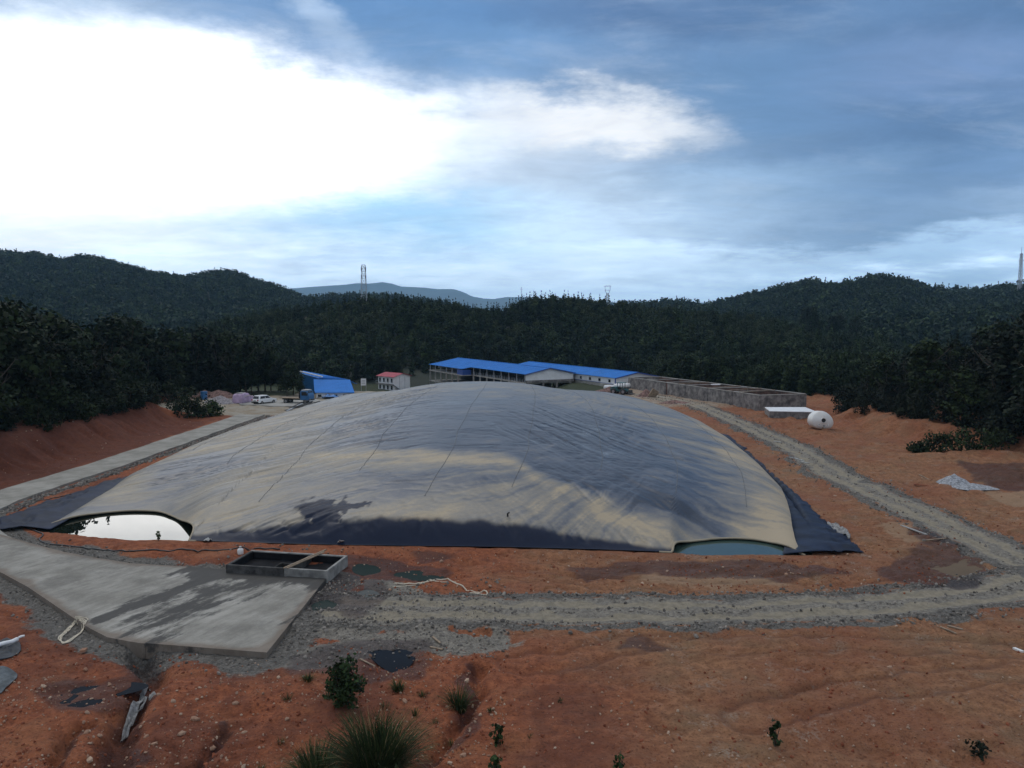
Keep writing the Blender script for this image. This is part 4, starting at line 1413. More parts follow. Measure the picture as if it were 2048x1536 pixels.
hp = off_yard(HILL_MID.sample(rng, 5.2, 380, 1800))
pxs = hp[:, 0] / hp[:, 1] * F_PX + 1024
foot_ok = ~((np.abs(hp[:, 0]) < 6) & False)
order = np.argsort(hp[:, 1] + rng.normal(0, 4, len(hp)))
near = order[:88]
for i in near:
    x, y, z = hp[i]
    kind = 'cone' if prng.random() < 0.3 else 'broad'
    lab = ('dusky green tree at the foot of the wooded hill behind the blue roofed sheds' if pxs[i] < 1320 else 'dusky green tree at the foot of the wooded hill behind the long roofless basins') if kind == 'broad' else \
          ('slim conifer at the foot of the wooded hill behind the blue roofed sheds' if pxs[i] < 1320 else 'slim conifer at the foot of the wooded hill behind the long roofless basins')
    spot = 'behind the small blue shed' if pxs[i] < 720 else 'behind the red roofed cabin' if pxs[i] < 860 else 'behind the open framed shed' if pxs[i] < 1060 else 'behind the closed white walled shed' if pxs[i] < 1300 else 'behind the roofless basins' if pxs[i] < 1560 else 'behind the white tank'
    lab = ('dusky round tree' if kind == 'broad' else 'slim conifer') + ' at the foot of the wooded hill ' + spot
    plant_tree(kind, x, y, z, prng.uniform(5.5, 9.5), lab, 'trees at the foot of the wooded hill')
# paler trees standing out behind the blue roofs
for px, y, h in ((868, 268, 12), (930, 262, 9.5), (962, 266, 9), (1250, 246, 10.5), (1190, 252, 9), (845, 262, 8), (1010, 258, 8)):
    x = (px - 1024) / F_PX * y
    plant_tree('broad', x, y, -5.0, h, 'greener round tree just behind the blue roofs', 'greener trees behind the blue roofs', 1.1)
# dark trees on the shoulder between the hills
for px, py in ((1614, 616), (1622, 618), (1632, 630), (1668, 634), (1680, 628), (1714, 634)):
    p = along(px, py, 400); y = 400
    plant_tree('broad', p.x, y, p.z - 11, 11.5, 'dark solitary tree on the shoulder below the far hill', 'dark trees on the shoulder below the far hill')


# ------------------------------------------------------------------ woods too many to count
def scatter(name, P, S, protos, label, rot3=False, flat=1.0, seed=0):
    rg = np.random.default_rng(seed)
    me = bpy.data.meshes.new(name)
    me.vertices.add(len(P)); me.vertices.foreach_set('co', np.asarray(P, np.float32).ravel())
    a = me.attributes.new('sc', 'FLOAT', 'POINT'); a.data.foreach_set('value', np.asarray(S, np.float32))
    rz = rg.uniform(0, 6.28, (len(P), 3)).astype(np.float32)
    if not rot3: rz[:, :2] = 0
    a = me.attributes.new('ro', 'FLOAT_VECTOR', 'POINT'); a.data.foreach_set('vector', rz.ravel())
    a = me.attributes.new('ix', 'INT', 'POINT'); a.data.foreach_set('value', rg.integers(0, len(protos), len(P)).astype(np.int32))
    c = bpy.data.collections.new(name + ' pieces')
    for p in protos: c.objects.link(p)
    g = bpy.data.node_groups.new(name, 'GeometryNodeTree')
    g.interface.new_socket('Geometry', in_out='INPUT', socket_type='NodeSocketGeometry')
    g.interface.new_socket('Geometry', in_out='OUTPUT', socket_type='NodeSocketGeometry')
    gi = g.nodes.new('NodeGroupInput'); go = g.nodes.new('NodeGroupOutput')
    iop = g.nodes.new('GeometryNodeInstanceOnPoints')
    ci = g.nodes.new('GeometryNodeCollectionInfo'); ci.inputs['Collection'].default_value = c
    ci.inputs['Separate Children'].default_value = True; ci.inputs['Reset Children'].default_value = True

    def na(nm, ty):
        n = g.nodes.new('GeometryNodeInputNamedAttribute'); n.data_type = ty; n.inputs['Name'].default_value = nm
        return n.outputs['Attribute']
    L = g.links.new
    L(gi.outputs[0], iop.inputs['Points']); L(ci.outputs[0], iop.inputs['Instance'])
    iop.inputs['Pick Instance'].default_value = True
    L(na('ix', 'INT'), iop.inputs['Instance Index'])
    L(na('ro', 'FLOAT_VECTOR'), iop.inputs['Rotation'])
    sc = g.nodes.new('ShaderNodeCombineXYZ')
    s = na('sc', 'FLOAT')
    L(s, sc.inputs[0]); L(s, sc.inputs[1])
    mz = g.nodes.new('ShaderNodeMath'); mz.operation = 'MULTIPLY'; mz.inputs[1].default_value = flat
    L(s, mz.inputs[0]); L(mz.outputs[0], sc.inputs[2])
    L(sc.outputs[0], iop.inputs['Scale'])
    L(iop.outputs[0], go.inputs[0])
    o = link(name, me)
    md = o.modifiers.new('scatter', 'NODES'); md.node_group = g
    return tag(o, label, None, None, 'stuff')


def proto(me): return bpy.data.objects.new(me.name, me)


def tree_proto(kind, seed, h, r, n, leaf, mat, base=0.05):
    return proto(crown_mesh(kind, seed, h, r, n, leaf, mat, base))


MIDP = [tree_proto('broad', 60 + i, 7.0, 2.8, 900, 0.55, M['leaf_far'], 0.02) for i in range(4)] + [tree_proto('cone', 70 + i, 8.0, 1.8, 700, 0.58, M['leaf_far']) for i in range(3)]
MIDC = [tree_proto('cone', 80 + i, 7.0, 1.45, 420, 0.65, M['leaf_far']) for i in range(3)]
FARP = [tree_proto('broad', 90 + i, 7.5, 4.2, 170, 1.7, M['leaf_far'], 0.0) for i in range(3)] + [tree_proto('cone', 95, 8.5, 2.4, 130, 1.5, M['leaf_far'])]
OLIVE = [tree_proto('broad', 160 + i, 5.0, 2.7, 700, 0.5, M['leaf_olive'], 0.0) for i in range(3)]
rest = hp[np.setdiff1d(np.arange(len(hp)), near)]
extra = off_yard(HILL_MID.sample(rng, 4.6, 380, 2100))
extra = extra[rng.random(len(extra)) < 0.65]
P = np.concatenate([rest, extra]); P[:, 2] -= 0.3
ppx = P[:, 0] / P[:, 1] * F_PX + 1024
is_ol = (fbm(P[:, 0] * 0.02, P[:, 1] * 0.02, 601, 4) + 0.18 * sst(ppx, 1100, 1400) > 0.60) & (rng.random(len(P)) < 0.75)
scatter('scrub', P[is_ol], rng.uniform(0.6, 1.15, int(is_ol.sum())), OLIVE, 'patches of lighter olive scrub on the slope of the low hill', seed=21)
P = P[~is_ol]
near_crest = sst(P[:, 1] - HILL_MID.ridge_y(P[:, 0] / P[:, 1] * F_PX + 1024), -45, -10)
scatter('forest', P, (0.5 + 1.05 * rng.uniform(0, 1, len(P)) ** 1.6) * (1 - 0.45 * near_crest), MIDP, 'dense dark green mixed forest covering the low hill behind the sheds', seed=1)
# the wood that comes down behind the roofless basins
vx_ = rng.uniform(34, 150, 2600); vy_ = rng.uniform(150, 262, 2600)
k = (vx_ > np.interp(vy_, [150, 172, 180, 200, 262], [61, 52, 45, 40, 40])) & (vx_ / vy_ < 0.62)
vx_, vy_ = vx_[k], vy_[k]
P = np.stack([vx_, vy_, site_h(vx_, vy_) - 0.3], 1)
scatter('forest', P, rng.uniform(0.55, 1.0, len(P)), MIDP, 'dark mixed wood in the hollow behind the roofless basins', seed=8)
# pointed tops along the crest
cpx = rng.uniform(380, 1640, 520)
cy_ = HILL_MID.ridge_y(cpx) + rng.uniform(-14, 6, 520)
P = np.stack([(cpx - 1024) / F_PX * cy_, cy_, HILL_MID.z(cpx, cy_) - 0.3], 1)
scatter('forest', P, rng.uniform(0.55, 1.15, len(P)), MIDC, 'row of small pointed conifers along the crest of the low hill', seed=2)
for hl, sp, a, b, lab, sd in ((HILL_L, 6.6, -120, 1060, 'dark forest on the long far hill beyond the concrete road', 3),
                              (HILL_R, 6.4, 1240, 2200, 'dark forest on the far hills behind the stand of conifers', 4),
                              (HILL_S, 5.4, 1400, 2300, 'dark forest on the slope behind the roofless basins', 5)):
    P = hl.sample(rng, sp, a, b); P[:, 2] -= 0.5
    scatter('forest', P, 0.55 + 0.95 * rng.uniform(0, 1, len(P)) ** 1.6, FARP, lab, seed=sd)


# ------------------------------------------------------------------ shrubs, grass clumps, small plants
def blades(seed, n, r, h, w, droop=0.6, spread=1.0, segs=4):
    rg = np.random.default_rng(seed)
    V = []; F = []; T = []
    a = rg.uniform(0, 2 * np.pi, n); q = np.sqrt(rg.uniform(0, 1, n)) * r * 0.35
    lean = rg.uniform(0.1, 1.0, n) ** 0.8 * spread
    L = h * rg.uniform(0.55, 1.1, n)
    for i in range(n):
        d = np.array([math.cos(a[i]), math.sin(a[i]), 0]); side = np.array([-d[1], d[0], 0])
        p = np.array([d[0] * q[i], d[1] * q[i], -0.05]); ang = lean[i] * 0.55
        o = len(V)
        for k in range(segs + 1):
            t = k / segs
            ww = w * (1 - t) ** 0.7 * (0.6 + 0.4 * min(1, t * 4)) + 0.002
            V += [tuple(p - side * ww / 2), tuple(p + side * ww / 2)]
            p = p + (d * math.sin(ang) + np.array([0, 0, math.cos(ang)])) * L[i] / segs
            ang += droop * lean[i] * (0.35 + t)
        for k in range(segs): F.append((o + 2 * k, o + 2 * k + 1, o + 2 * k + 3, o + 2 * k + 2))
        T += [rg.uniform(0, 1)] * (2 * segs + 2)
    return np.array(V), np.array(F), np.array(T)


M['straw'] = leaf_mat('dead straw', (0.16, 0.12, 0.065), (0.24, 0.18, 0.10), 0.5)


def grass_clump(px, py, r, h, n, label, seed, w=0.035, mat='grass'):
    p = at(px, py); z = h1(p.x, p.y)
    v, f, t = blades(seed, n, r, h, w)
    t0 = thing('grass_clump', label, 'grass clump', (p.x, p.y, z), 0)
    v[:, :2] += (np.asarray(fbm(v[:, 0] * 1.3 + seed, v[:, 1] * 1.3, seed, 2))[:, None] - .5) * v[:, 2:3] * 0.5
    link('blades', np_mesh('blades', v, f, M[mat], False, dict(tint=t)), t0)
    if n > 200:
        v, f, t = blades(seed + 50, n // 14, r * .9, h * 0.95, w * 1.1, 0.9, 1.15)
        link('dead_blades', np_mesh('dead_blades', v, f, M['straw'], False, dict(tint=t)), t0)
    return t0


grass_clump(752, 1556, 1.8, 2.3, 2000, 'largest dark clump of tall arching grass at the bottom edge', 1, 0.030)
grass_clump(634, 1566, 1.3, 1.4, 800, 'lower dark grass clump leaning out beside the largest clump', 2, 0.03)
grass_clump(918, 1402, 0.85, 1.05, 240, 'spiky grass clump with straw coloured blades by the narrow crack', 3, 0.03)
grass_clump(797, 1380, 0.5, 0.55, 150, 'small bright green grass tuft just below the black puddle', 4, 0.03)
grass_clump(845, 1390, 0.35, 0.3, 60, 'tiny grass tuft between the green tuft and the spiky clump', 5, 0.025)
grass_clump(616, 1362, 0.5, 0.4, 90, 'low olive grass tuft on the red soil near the pad corner', 6, 0.03)


gr_ = random.Random(5)
for i, (px_, py_) in enumerate(((655, 1395), (700, 1440), (770, 1415), (830, 1425), (870, 1440), (560, 1480), (575, 1400), (980, 1420), (1060, 1470), (1120, 1400), (905, 1470), (520, 1530))):
    grass_clump(px_, py_, gr_.uniform(.2, .4), gr_.uniform(.2, .42), gr_.randrange(25, 60), ('thin straggly grass tuft on the red soil around the big clump' if px_ < 900 else 'thin straggly grass tuft on the loam beyond the long crack'), 30 + i, 0.022)['group'] = 'straggly tufts on the bare soil'


def shrub_mesh(seed, h, r, n, leaf):
    v, f, t = crown_broad(seed, h, r, n, leaf, -0.05)
    return v, f, t


def leafy(name, label, cat, x, y, h, r, n, leaf, seed, group=None, mat='leaf_shrub', stems=5, z=None):
    z = h1(x, y) if z is None else z
    t0 = thing(name, label, cat, (x, y, z), 0, group)
    v, f, t = shrub_mesh(seed, h, r, n, leaf)
    v[:, 2] = np.maximum(v[:, 2], 0.03)
    link('foliage', np_mesh('foliage', v, f, M[mat], False, dict(tint=t)), t0)
    mb = MB(); rg = random.Random(seed)
    for k in range(stems):
        a = rg.uniform(0, 6.28); q = r * rg.uniform(.2, .6)
        mb.tube([(0, 0, -.1), (math.cos(a) * q * .5, math.sin(a) * q * .5, h * .4), (math.cos(a) * q, math.sin(a) * q, h * .8)], [.03 * h ** .5, .02 * h ** .5, .006], 5)
    mb.build('stem', M['bark'], t0)
    return t0


p = at(685, 1412); leafy('shrub', 'dark leafy weed bush with dead twigs below the black puddle', 'shrub', p.x, p.y, 1.7, 0.85, 1500, 0.16, 101)
p = at(996, 1483); leafy('weed_plant', 'small upright leafy weed on the orange soil beside the long crack', 'weed', p.x, p.y, 0.75, 0.3, 110, 0.16, 102, stems=3)
p = at(990, 1545); leafy('weed_plant', 'small leafy weed at the bottom edge below the crack end', 'weed', p.x, p.y, 0.6, 0.38, 120, 0.16, 103, stems=3)
p = at(1550, 1488); leafy('weed_plant', 'tall thin leafy weed alone on the brown loam', 'weed', p.x, p.y, 1.0, 0.28, 120, 0.17, 104, stems=3)
p = at(1240, 1540); leafy('weed_plant', 'dark withered weed leaning over on the brown loam', 'weed', p.x, p.y, 0.6, 0.25, 70, 0.14, 105, stems=4)
p = at(317, 1082); leafy('weed_plant', 'little leafy weed standing in front of the bright pond', 'weed', p.x, p.y, 0.62, 0.22, 60, 0.15, 106, stems=3)
p = at(1962, 1505); leafy('weed_plant', 'low blackened tuft lying on the brown loam', 'weed', p.x, p.y, 0.28, 0.55, 120, 0.16, 107, mat='leaf_pine')
# the green clump at the road corner, bushes under the banks
for px, py, h, r, lab in ((425, 832, 2.0, 2.2, 'bright green low shrub at the corner of the concrete road'),
                          (398, 835, 2.6, 2.2, 'dusky green shrub behind the low bright shrub at the road corner'),
                          (375, 838, 4.0, 2.6, 'tall dark shrub at the end of the red bank'),
                          (350, 830, 4.6, 2.8, 'tallest dark shrub where the red bank meets the yard')):
    p = at(px, py); leafy('shrub', lab, 'shrub', p.x, p.y, h, r, 900, 0.36, int(px), 'shrubs at the corner of the concrete road', 'leaf_shrub' if h < 2.5 else 'leaf_broad', z=h1(p.x, p.y))
for px, py, h, r, lab in ((1935, 908, 2.5, 2.6, 'broad dark bush at the foot of the orange cut'),
                          (1885, 905, 2.2, 1.9, 'middle dark bush at the foot of the orange cut'),
                          (1838, 908, 1.1, 1.3, 'lowest green bush at the tip of the row under the cut'),
                          (1985, 908, 2.2, 2.4, 'dark bush under the near-black conifers')):
    p = at(px, py); leafy('shrub', lab, 'shrub', p.x, p.y, h, r, 800, 0.32, int(px), 'bushes at the foot of the orange cut', 'leaf_broad')
srng = random.Random(77)
k = 0
for i in range(60):
    y = srng.uniform(70, 118); x = -53.6 + srng.uniform(-3.0, 0.9) - 0.6 * math.sin(y * .4)
    leafy_h = srng.uniform(1.6, 3.6)
    if k == 0:
        base_s = [leafy('shrub', 'dark undergrowth shrub hanging over the top of the red bank', 'shrub', x, y, 3.0, 2.0, 620, 0.34, 700 + q, 'undergrowth shrubs along the top of the red bank', 'leaf_broad', z=h1(x, y) - .3) for q in range(3)]
        base_s[1].location = (x - 1.5, y + 4, h1(x - 1.5, y + 4) - .3); base_s[2].location = (x - 1, y - 5, h1(x - 1, y - 5) - .3)
    else:
        c = copy_tree(base_s[k % 3]); s = leafy_h / 3.0
        c.location = (x, y, h1(x, y) - .3); c.rotation_euler = (0, 0, srng.uniform(0, 6.28)); c.scale = (s * 1.1, s * 1.1, s)
        c['label'] = f"{'bulky' if leafy_h > 2.6 else 'small'} dark undergrowth shrub on top of the red bank, {'near end' if y < 82 else 'middle stretch' if y < 98 else 'end toward the yard'}"
    k += 1
base_r = [leafy('shrub', 'near-black undergrowth shrub along the top of the orange cut', 'shrub', 55, 116, 2.6, 1.9, 620, 0.34, 720, 'undergrowth shrubs along the top of the orange cut', 'leaf_pine')]
for i in range(44):
    y = srng.uniform(88, 138); x = float(np.interp(y, [80, 88, 92, 97, 105, 115, 125, 140], [64, 60.5, 58, 54.5, 53, 52.2, 54.0, 57.5])) + srng.uniform(-0.8, 3.2)
    c = copy_tree(base_r[0]); s = srng.uniform(.5, 1.25)
    c.location = (x, y, h1(x, y) - .3); c.rotation_euler = (0, 0, srng.uniform(0, 6.28)); c.scale = (s, s, s)
    c['label'] = f"{'bulky' if s > .9 else 'small'} near-black shrub on top of the orange cut, {'by the low bushes' if y < 104 else 'above the steep cut' if y < 121 else 'behind the white tank'}"

# ------------------------------------------------------------------ stones
def stone_mesh(seed, mat, sub=1):
    import bmesh
    bm = bmesh.new(); bmesh.ops.create_icosphere(bm, subdivisions=sub, radius=0.5)
    rg = random.Random(seed)
    ax = Vector((rg.uniform(.7, 1.3), rg.uniform(.55, 1.0), rg.uniform(.4, .75)))
    cuts = [(Vector((rg.gauss(0, 1), rg.gauss(0, 1), rg.gauss(0, 1))).normalized(), rg.uniform(.28, .42)) for _ in range(6)]
    for v in bm.verts:
        c = v.co * rg.uniform(.88, 1.1)
        for n, d in cuts:
            e = c.dot(n) - d
            if e > 0: c = c - n * e
        v.co = Vector((c.x * ax.x, c.y * ax.y, c.z * ax.z))
    me = bpy.data.meshes.new('stone'); bm.to_mesh(me); bm.free(); me.materials.append(mat)
    return me


def stone_mat(name, a, b_):
    m, t, b = new_mat(name)
    oi = t.n.new('ShaderNodeObjectInfo')
    c = t.mix(oi.outputs['Random'], a, b_)
    c = t.mix(t.math('MULTIPLY', t.noise(6, 4, 0.6, t.coord('Object')), 0.6), c, t.mix(1.0, c, (0.5, 0.42, 0.38), 'MULTIPLY'))
    t.put(b.inputs['Base Color'], c); b.inputs['Roughness'].default_value = 0.9
    b.inputs['Specular IOR Level'].default_value = 0.2
    return m


M['stone_pale'] = stone_mat('pale stone', (0.50, 0.38, 0.28), (0.28, 0.14, 0.085))
M['stone_grey'] = stone_mat('grey stone', (0.32, 0.295, 0.26), (0.10, 0.093, 0.085))
M['stone_red'] = stone_mat('red clod', (0.30, 0.10, 0.052), (0.18, 0.058, 0.032))
SP_ = [stone_mesh(200 + i, M['stone_pale']) for i in range(5)]
SG_ = [stone_mesh(210 + i, M['stone_grey']) for i in range(5)]
SR_ = [stone_mesh(220 + i, M['stone_red']) for i in range(4)]

def clear_of_built(x, y):
    return (~in_poly(x, y, PAD)) & (pl_dist(x, y, PAD + PAD[:1]) > 0.15) & (foot_d(x, y) < -0.2) & (pl_dist(x, y, ROAD_L) > 2.3) & ~((np.abs(x + 13.5) < 3.6) & (np.abs(y - 47.2) < 2.2))


def zs(x, y): return site_h(x, y)


rg = np.random.default_rng(99)
# single stones one can pick out, in front and by the cover
cand = []
for (x0, y0, x1, y1, n) in ((20, 1320, 620, 1530, 70), (560, 1330, 1000, 1530, 40), (1000, 1080, 1760, 1190, 55), (640, 1090, 1000, 1180, 25), (1000, 1260, 2030, 1520, 24), (1500, 850, 2030, 1080, 20)):
    for _ in range(n):
        cand.append(at(rg.uniform(x0, x1), rg.uniform(y0, y1))[:2])
cand = np.array(cand); ok = clear_of_built(cand[:, 0], cand[:, 1]); cand = cand[ok]
sz = zs(cand[:, 0], cand[:, 1])
for (x, y), z in zip(cand, sz):
    big = rg.uniform(0, 1) ** 3
    s = (0.12 + 0.26 * big) * (1.0 if y < 40 else 1.25)
    o = link('stone', SP_[int(rg.integers(0, 5))])
    marks = [(at(255, 1420), 'near the gully with the plastic ribbons'), (at(60, 1420), 'near the grey tarpaulin scrap'), (at(420, 1340), 'just below the pad edge'), (at(420, 1480), 'by the short crack below the pad'),
             (at(745, 1490), 'beside the largest grass clump'), (at(560, 1450), 'on the red slope before the grass clumps'), (at(685, 1380), 'near the dark leafy weed bush'), (at(918, 1385), 'near the spiky grass clump'),
             (at(930, 1470), 'by the long crack'), (at(790, 1320), 'near the black puddle'), (at(720, 1150), 'by the green puddle'), (at(960, 1130), 'before the dark middle of the cover'), (at(1250, 1140), 'by the dark wet streak before the cover'),
             (at(1500, 1130), 'before the teal pond'), (at(1680, 1140), 'before the liner corner'), (at(1150, 1350), 'on the brown loam past the crack'), (at(1500, 1300), 'on the loam below the gravel road'), (at(1850, 1350), 'on the loam near the road bend'),
             (at(1600, 960), 'between the cover and the gravel road'), (at(1900, 950), 'near the pale gravel heap'), (at(1780, 900), 'before the low dark bushes'), (at(150, 1330), 'below the coiled rope')]
    where = min(marks, key=lambda m_: (m_[0].x - x) ** 2 + (m_[0].y - y) ** 2)[1]
    tag(o, ('large' if s > .27 else 'medium' if s > .17 else 'small') + ' pale angular stone ' + where, 'stone', 'pale stones on the bare soil')
    o.location = (x, y, z + s * 0.10); o.scale = (s, s, s); o.rotation_euler = (rg.uniform(-.3, .3), rg.uniform(-.3, .3), rg.uniform(0, 6.28))


def cloud_px(n, x0, y0, x1, y1):
    px = rg.uniform(x0, x1, n); py = rg.uniform(y0, y1, n)
    q = np.array([at(a, b)[:2] for a, b in zip(px, py)])
    return q


def put_stuff(name, q, smin, smax, protos_, label, seed, k=3.0, sink=0.15, flat=1.0):
    m = clear_of_built(q[:, 0], q[:, 1]) & (fbm(q[:, 0] * 0.35, q[:, 1] * 0.35, seed * 7, 4) + rg.uniform(-.16, .16, len(q)) > 0.44 if name != 'rubble' else True); q = q[m]
    s = smin + (smax - smin) * rg.uniform(0, 1, len(q)) ** k
    P = np.stack([q[:, 0], q[:, 1], zs(q[:, 0], q[:, 1]) + s * (0.25 - sink)], 1)
    return scatter(name, P, s, [proto(m_) for m_ in protos_], label, True, flat, seed)


put_stuff('pebbles', np.concatenate([cloud_px(5500, -60, 1300, 1010, 1560), cloud_px(1500, 1000, 1250, 2100, 1560), cloud_px(1600, 640, 1085, 1800, 1190), cloud_px(900, 1450, 820, 2100, 1080)]), 0.03, 0.19, SP_, 'small pale pebbles strewn over the bare red soil', 11, 3.5)
put_stuff('clods', np.concatenate([cloud_px(3200, -60, 1290, 1010, 1560), cloud_px(900, 1000, 1250, 2100, 1560), cloud_px(2200, 640, 1085, 1900, 1190), cloud_px(1600, 1400, 820, 2100, 1080)]), 0.04, 0.26, SR_, 'lumps of red earth strewn over the bare soil', 12, 3.0, 0.22)
# dark rubble along the gravel roads, around the pad and below the concrete road
def along_line(line, n, off, spread):
    pts = np.array(line); d = np.hypot(*np.diff(pts, axis=0).T); cum = np.concatenate([[0], np.cumsum(d)])
    s = rg.uniform(0, cum[-1], n)
    x = np.interp(s, cum, pts[:, 0]); y = np.interp(s, cum, pts[:, 1])
    i = np.clip(np.searchsorted(cum, s) - 1, 0, len(d) - 1)
    nx = -(pts[i + 1, 1] - pts[i, 1]) / d[i]; ny = (pts[i + 1, 0] - pts[i, 0]) / d[i]
    o = rg.normal(0, spread, n) + np.where(rg.random(n) < .5, off, -off)
    return np.stack([x + nx * o, y + ny * o], 1)


rub = [along_line(ROAD_B, 2600, 2.15, 0.4), along_line(ROAD_R, 3400, 2.3, 0.5), along_line(ROAD_B, 500, 0.0, 0.25), along_line(ROAD_R, 600, 0, .25)]
put_stuff('rubble', np.concatenate(rub), 0.05, 0.32, SG_, 'dark broken stone along the edges of the gravel road', 13, 2.6)
rub2 = [along_line(PAD[7:] + PAD[:0], 2600, 0.5, 0.7), cloud_px(1800, 540, 1160, 1010, 1320), cloud_px(500, 430, 1090, 700, 1180), along_line(PAD[1:8], 1500, -0.4, 0.7)]
put_stuff('rubble', np.concatenate(rub2), 0.04, 0.26, SG_, 'grey stones and spoil around the concrete pad and trough', 14, 3.0)
ln = [(-38.6, 124), (-38.9, 100), (-39.2, 80), (-40.3, 66), (-39.8, 60)]
put_stuff('rubble', along_line(ln, 3200, 0.25, 0.28), 0.10, 0.42, SG_, 'dark broken stone on the shoulder between the concrete road and the cover', 15, 2.0)
put_stuff('pebbles', np.stack([rg.uniform(-54, -45.5, 700), rg.uniform(58, 118, 700)], 1), 0.05, 0.3, SP_ + SR_, 'pale stones and clods on the red bank', 16, 3.0)

# ------------------------------------------------------------------ trough, planks, ropes, pipes in front
tr = thing('concrete_trough', 'open concrete trough with two black bays standing at the pad edge', 'trough', (0, 0, 0))
A0 = at(452, 1150, 0.0); B0 = at(655, 1163, 0.0)
ux = Vector((B0.x - A0.x, B0.y - A0.y, 0)); Lx = ux.length; ux.normalize(); uy = Vector((-ux.y, ux.x, 0))
Wd = 3.05; Hh = 0.62; th = 0.16
tr.location = (A0.x, A0.y, 0); tr.rotation_euler = (0, 0, math.atan2(ux.y, ux.x))
def wall(nm, x0, y0, x1, y1, z0=-0.3, z1=Hh, mat='trough', par=None):
    mb = MB(); mb.box(((x0 + x1) / 2, (y0 + y1) / 2, (z0 + z1) / 2), (x1 - x0, y1 - y0, z1 - z0))
    o = mb.build(nm, M[mat], par or tr)
    bv = o.modifiers.new('bevel', 'BEVEL'); bv.width = 0.015; bv.segments = 1
    return o
wall('front_wall', 0, 0, Lx * .58, th, mat='trough_dirty'); wall('front_wall', Lx * .58 + .002, 0, Lx, th); wall('back_wall', 0, Wd - th, Lx, Wd)
wall('end_wall', 0, th + .002, th, Wd - th - .002, mat='trough_dirty'); wall('end_wall', Lx - th, th + .002, Lx, Wd - th - .002)
wall('partition', Lx * 0.62, th + .002, Lx * 0.62 + .14, Wd - th - .002, -0.3, Hh - 0.03, 'trough_dirty')
wall('inner_sump', Lx * 0.44, th + .016, Lx * 0.44 + .1, 1.35, -0.3, Hh - 0.12, 'trough_dirty'); wall('inner_sump', Lx * 0.44 + .102, 1.25, Lx * 0.62 - .002, 1.35, -0.3, Hh - 0.12, 'trough_dirty')
for nm_, bx in (('back', (th + .003, Wd - th - .012, Lx - th - .003, Wd - th - .004)), ('end', (th + .004, th + .003, th + .012, Wd - th - .014)), ('end', (Lx - th - .012, th + .003, Lx - th - .004, Wd - th - .014)), ('front', (th + .013, th + .004, Lx - th - .013, th + .012))):
    wall('wet_lining', *bx, -0.3, Hh - 0.07, 'trough_in')
wall('trough_floor', th + .003, th + .003, Lx - th - .003, Wd - th - .003, -0.35, 0.12, 'trough_in')
for i, (dx0, dx1, wdt) in enumerate(((0.585, 0.725, 0.11), (0.615, 0.742, 0.10))):
    a = tr.matrix_world
    mb = MB()
    base = Vector((A0.x, A0.y, 0))
    p0 = base + ux * (Lx * dx0) + uy * -0.05 + Vector((0, 0, Hh + 0.035 + 0.002 * i))
    p1 = base + ux * (Lx * dx1) + uy * (Wd + (0.75 if i == 0 else 0.2)) + Vector((0, 0, Hh + 0.05 + 0.015 * i))
    mb.beam(p0, p1, wdt, 0.06)
    tag(mb.build('plank', M['wood']), 'longer weathered plank lying across the trough' if i == 0 else 'shorter weathered plank beside the long one on the trough', 'plank', 'planks across the trough')
mb = MB(); c = at(640, 1165, 0.1)
mb.add([], [])
# white jerrycan by the trough
c = at(481, 1110, 0.0); z = h1(c.x, c.y)
can = thing('plastic_can', 'white plastic can standing behind the trough', 'can', (c.x, c.y, z), 0.4)
mb = MB(); mb.lathe([(0.0, 0), (0.17, 0), (0.19, .04), (0.19, .30), (0.15, .36), (0.07, .40), (0.07, .45), (0, .45)], (0, 0, 0), n=14); mb.build('can_body', M['poly_white'], can, True)
mb = MB(); mb.lathe([(0, .452), (0.085, .452), (.085, .50), (0, .50)], (0, 0, 0), n=12); mb.build('cap', M['chrome'], can)


def ground_tube(name, pts_px, rad, mat, label, cat, wig=0.0, seed=1, lift_=0.0, group=None, res=0.25):
    rg_ = random.Random(seed)
    pts = [at(a, b) for a, b in pts_px]
    # catmull-rom through the points
    out = []
    P = [pts[0]] + pts + [pts[-1]]
    for i in range(1, len(P) - 2):
        n = max(2, int((P[i + 1] - P[i]).length / res))
        for k in range(n):
            t = k / n
            a, b, c_, d = P[i - 1], P[i], P[i + 1], P[i + 2]
            q = 0.5 * ((2 * b) + (c_ - a) * t + (2 * a - 5 * b + 4 * c_ - d) * t * t + (3 * b - a - 3 * c_ + d) * t ** 3)
            out.append(q + Vector((rg_.uniform(-wig, wig), rg_.uniform(-wig, wig), 0)))
    out.append(pts[-1])
    xs = np.array([q.x for q in out]); ys = np.array([q.y for q in out]); zz = site_h(xs, ys)
    inpad = in_poly(xs, ys, PAD); zz = np.where(inpad, np.maximum(zz, 0.14), zz)
    mb = MB(); mb.tube([(q.x, q.y, float(w) + rad * 0.8 + lift_) for q, w in zip(out, zz)], rad, 6)
    return tag(mb.build(name, M[mat], None, True), label, cat, group)


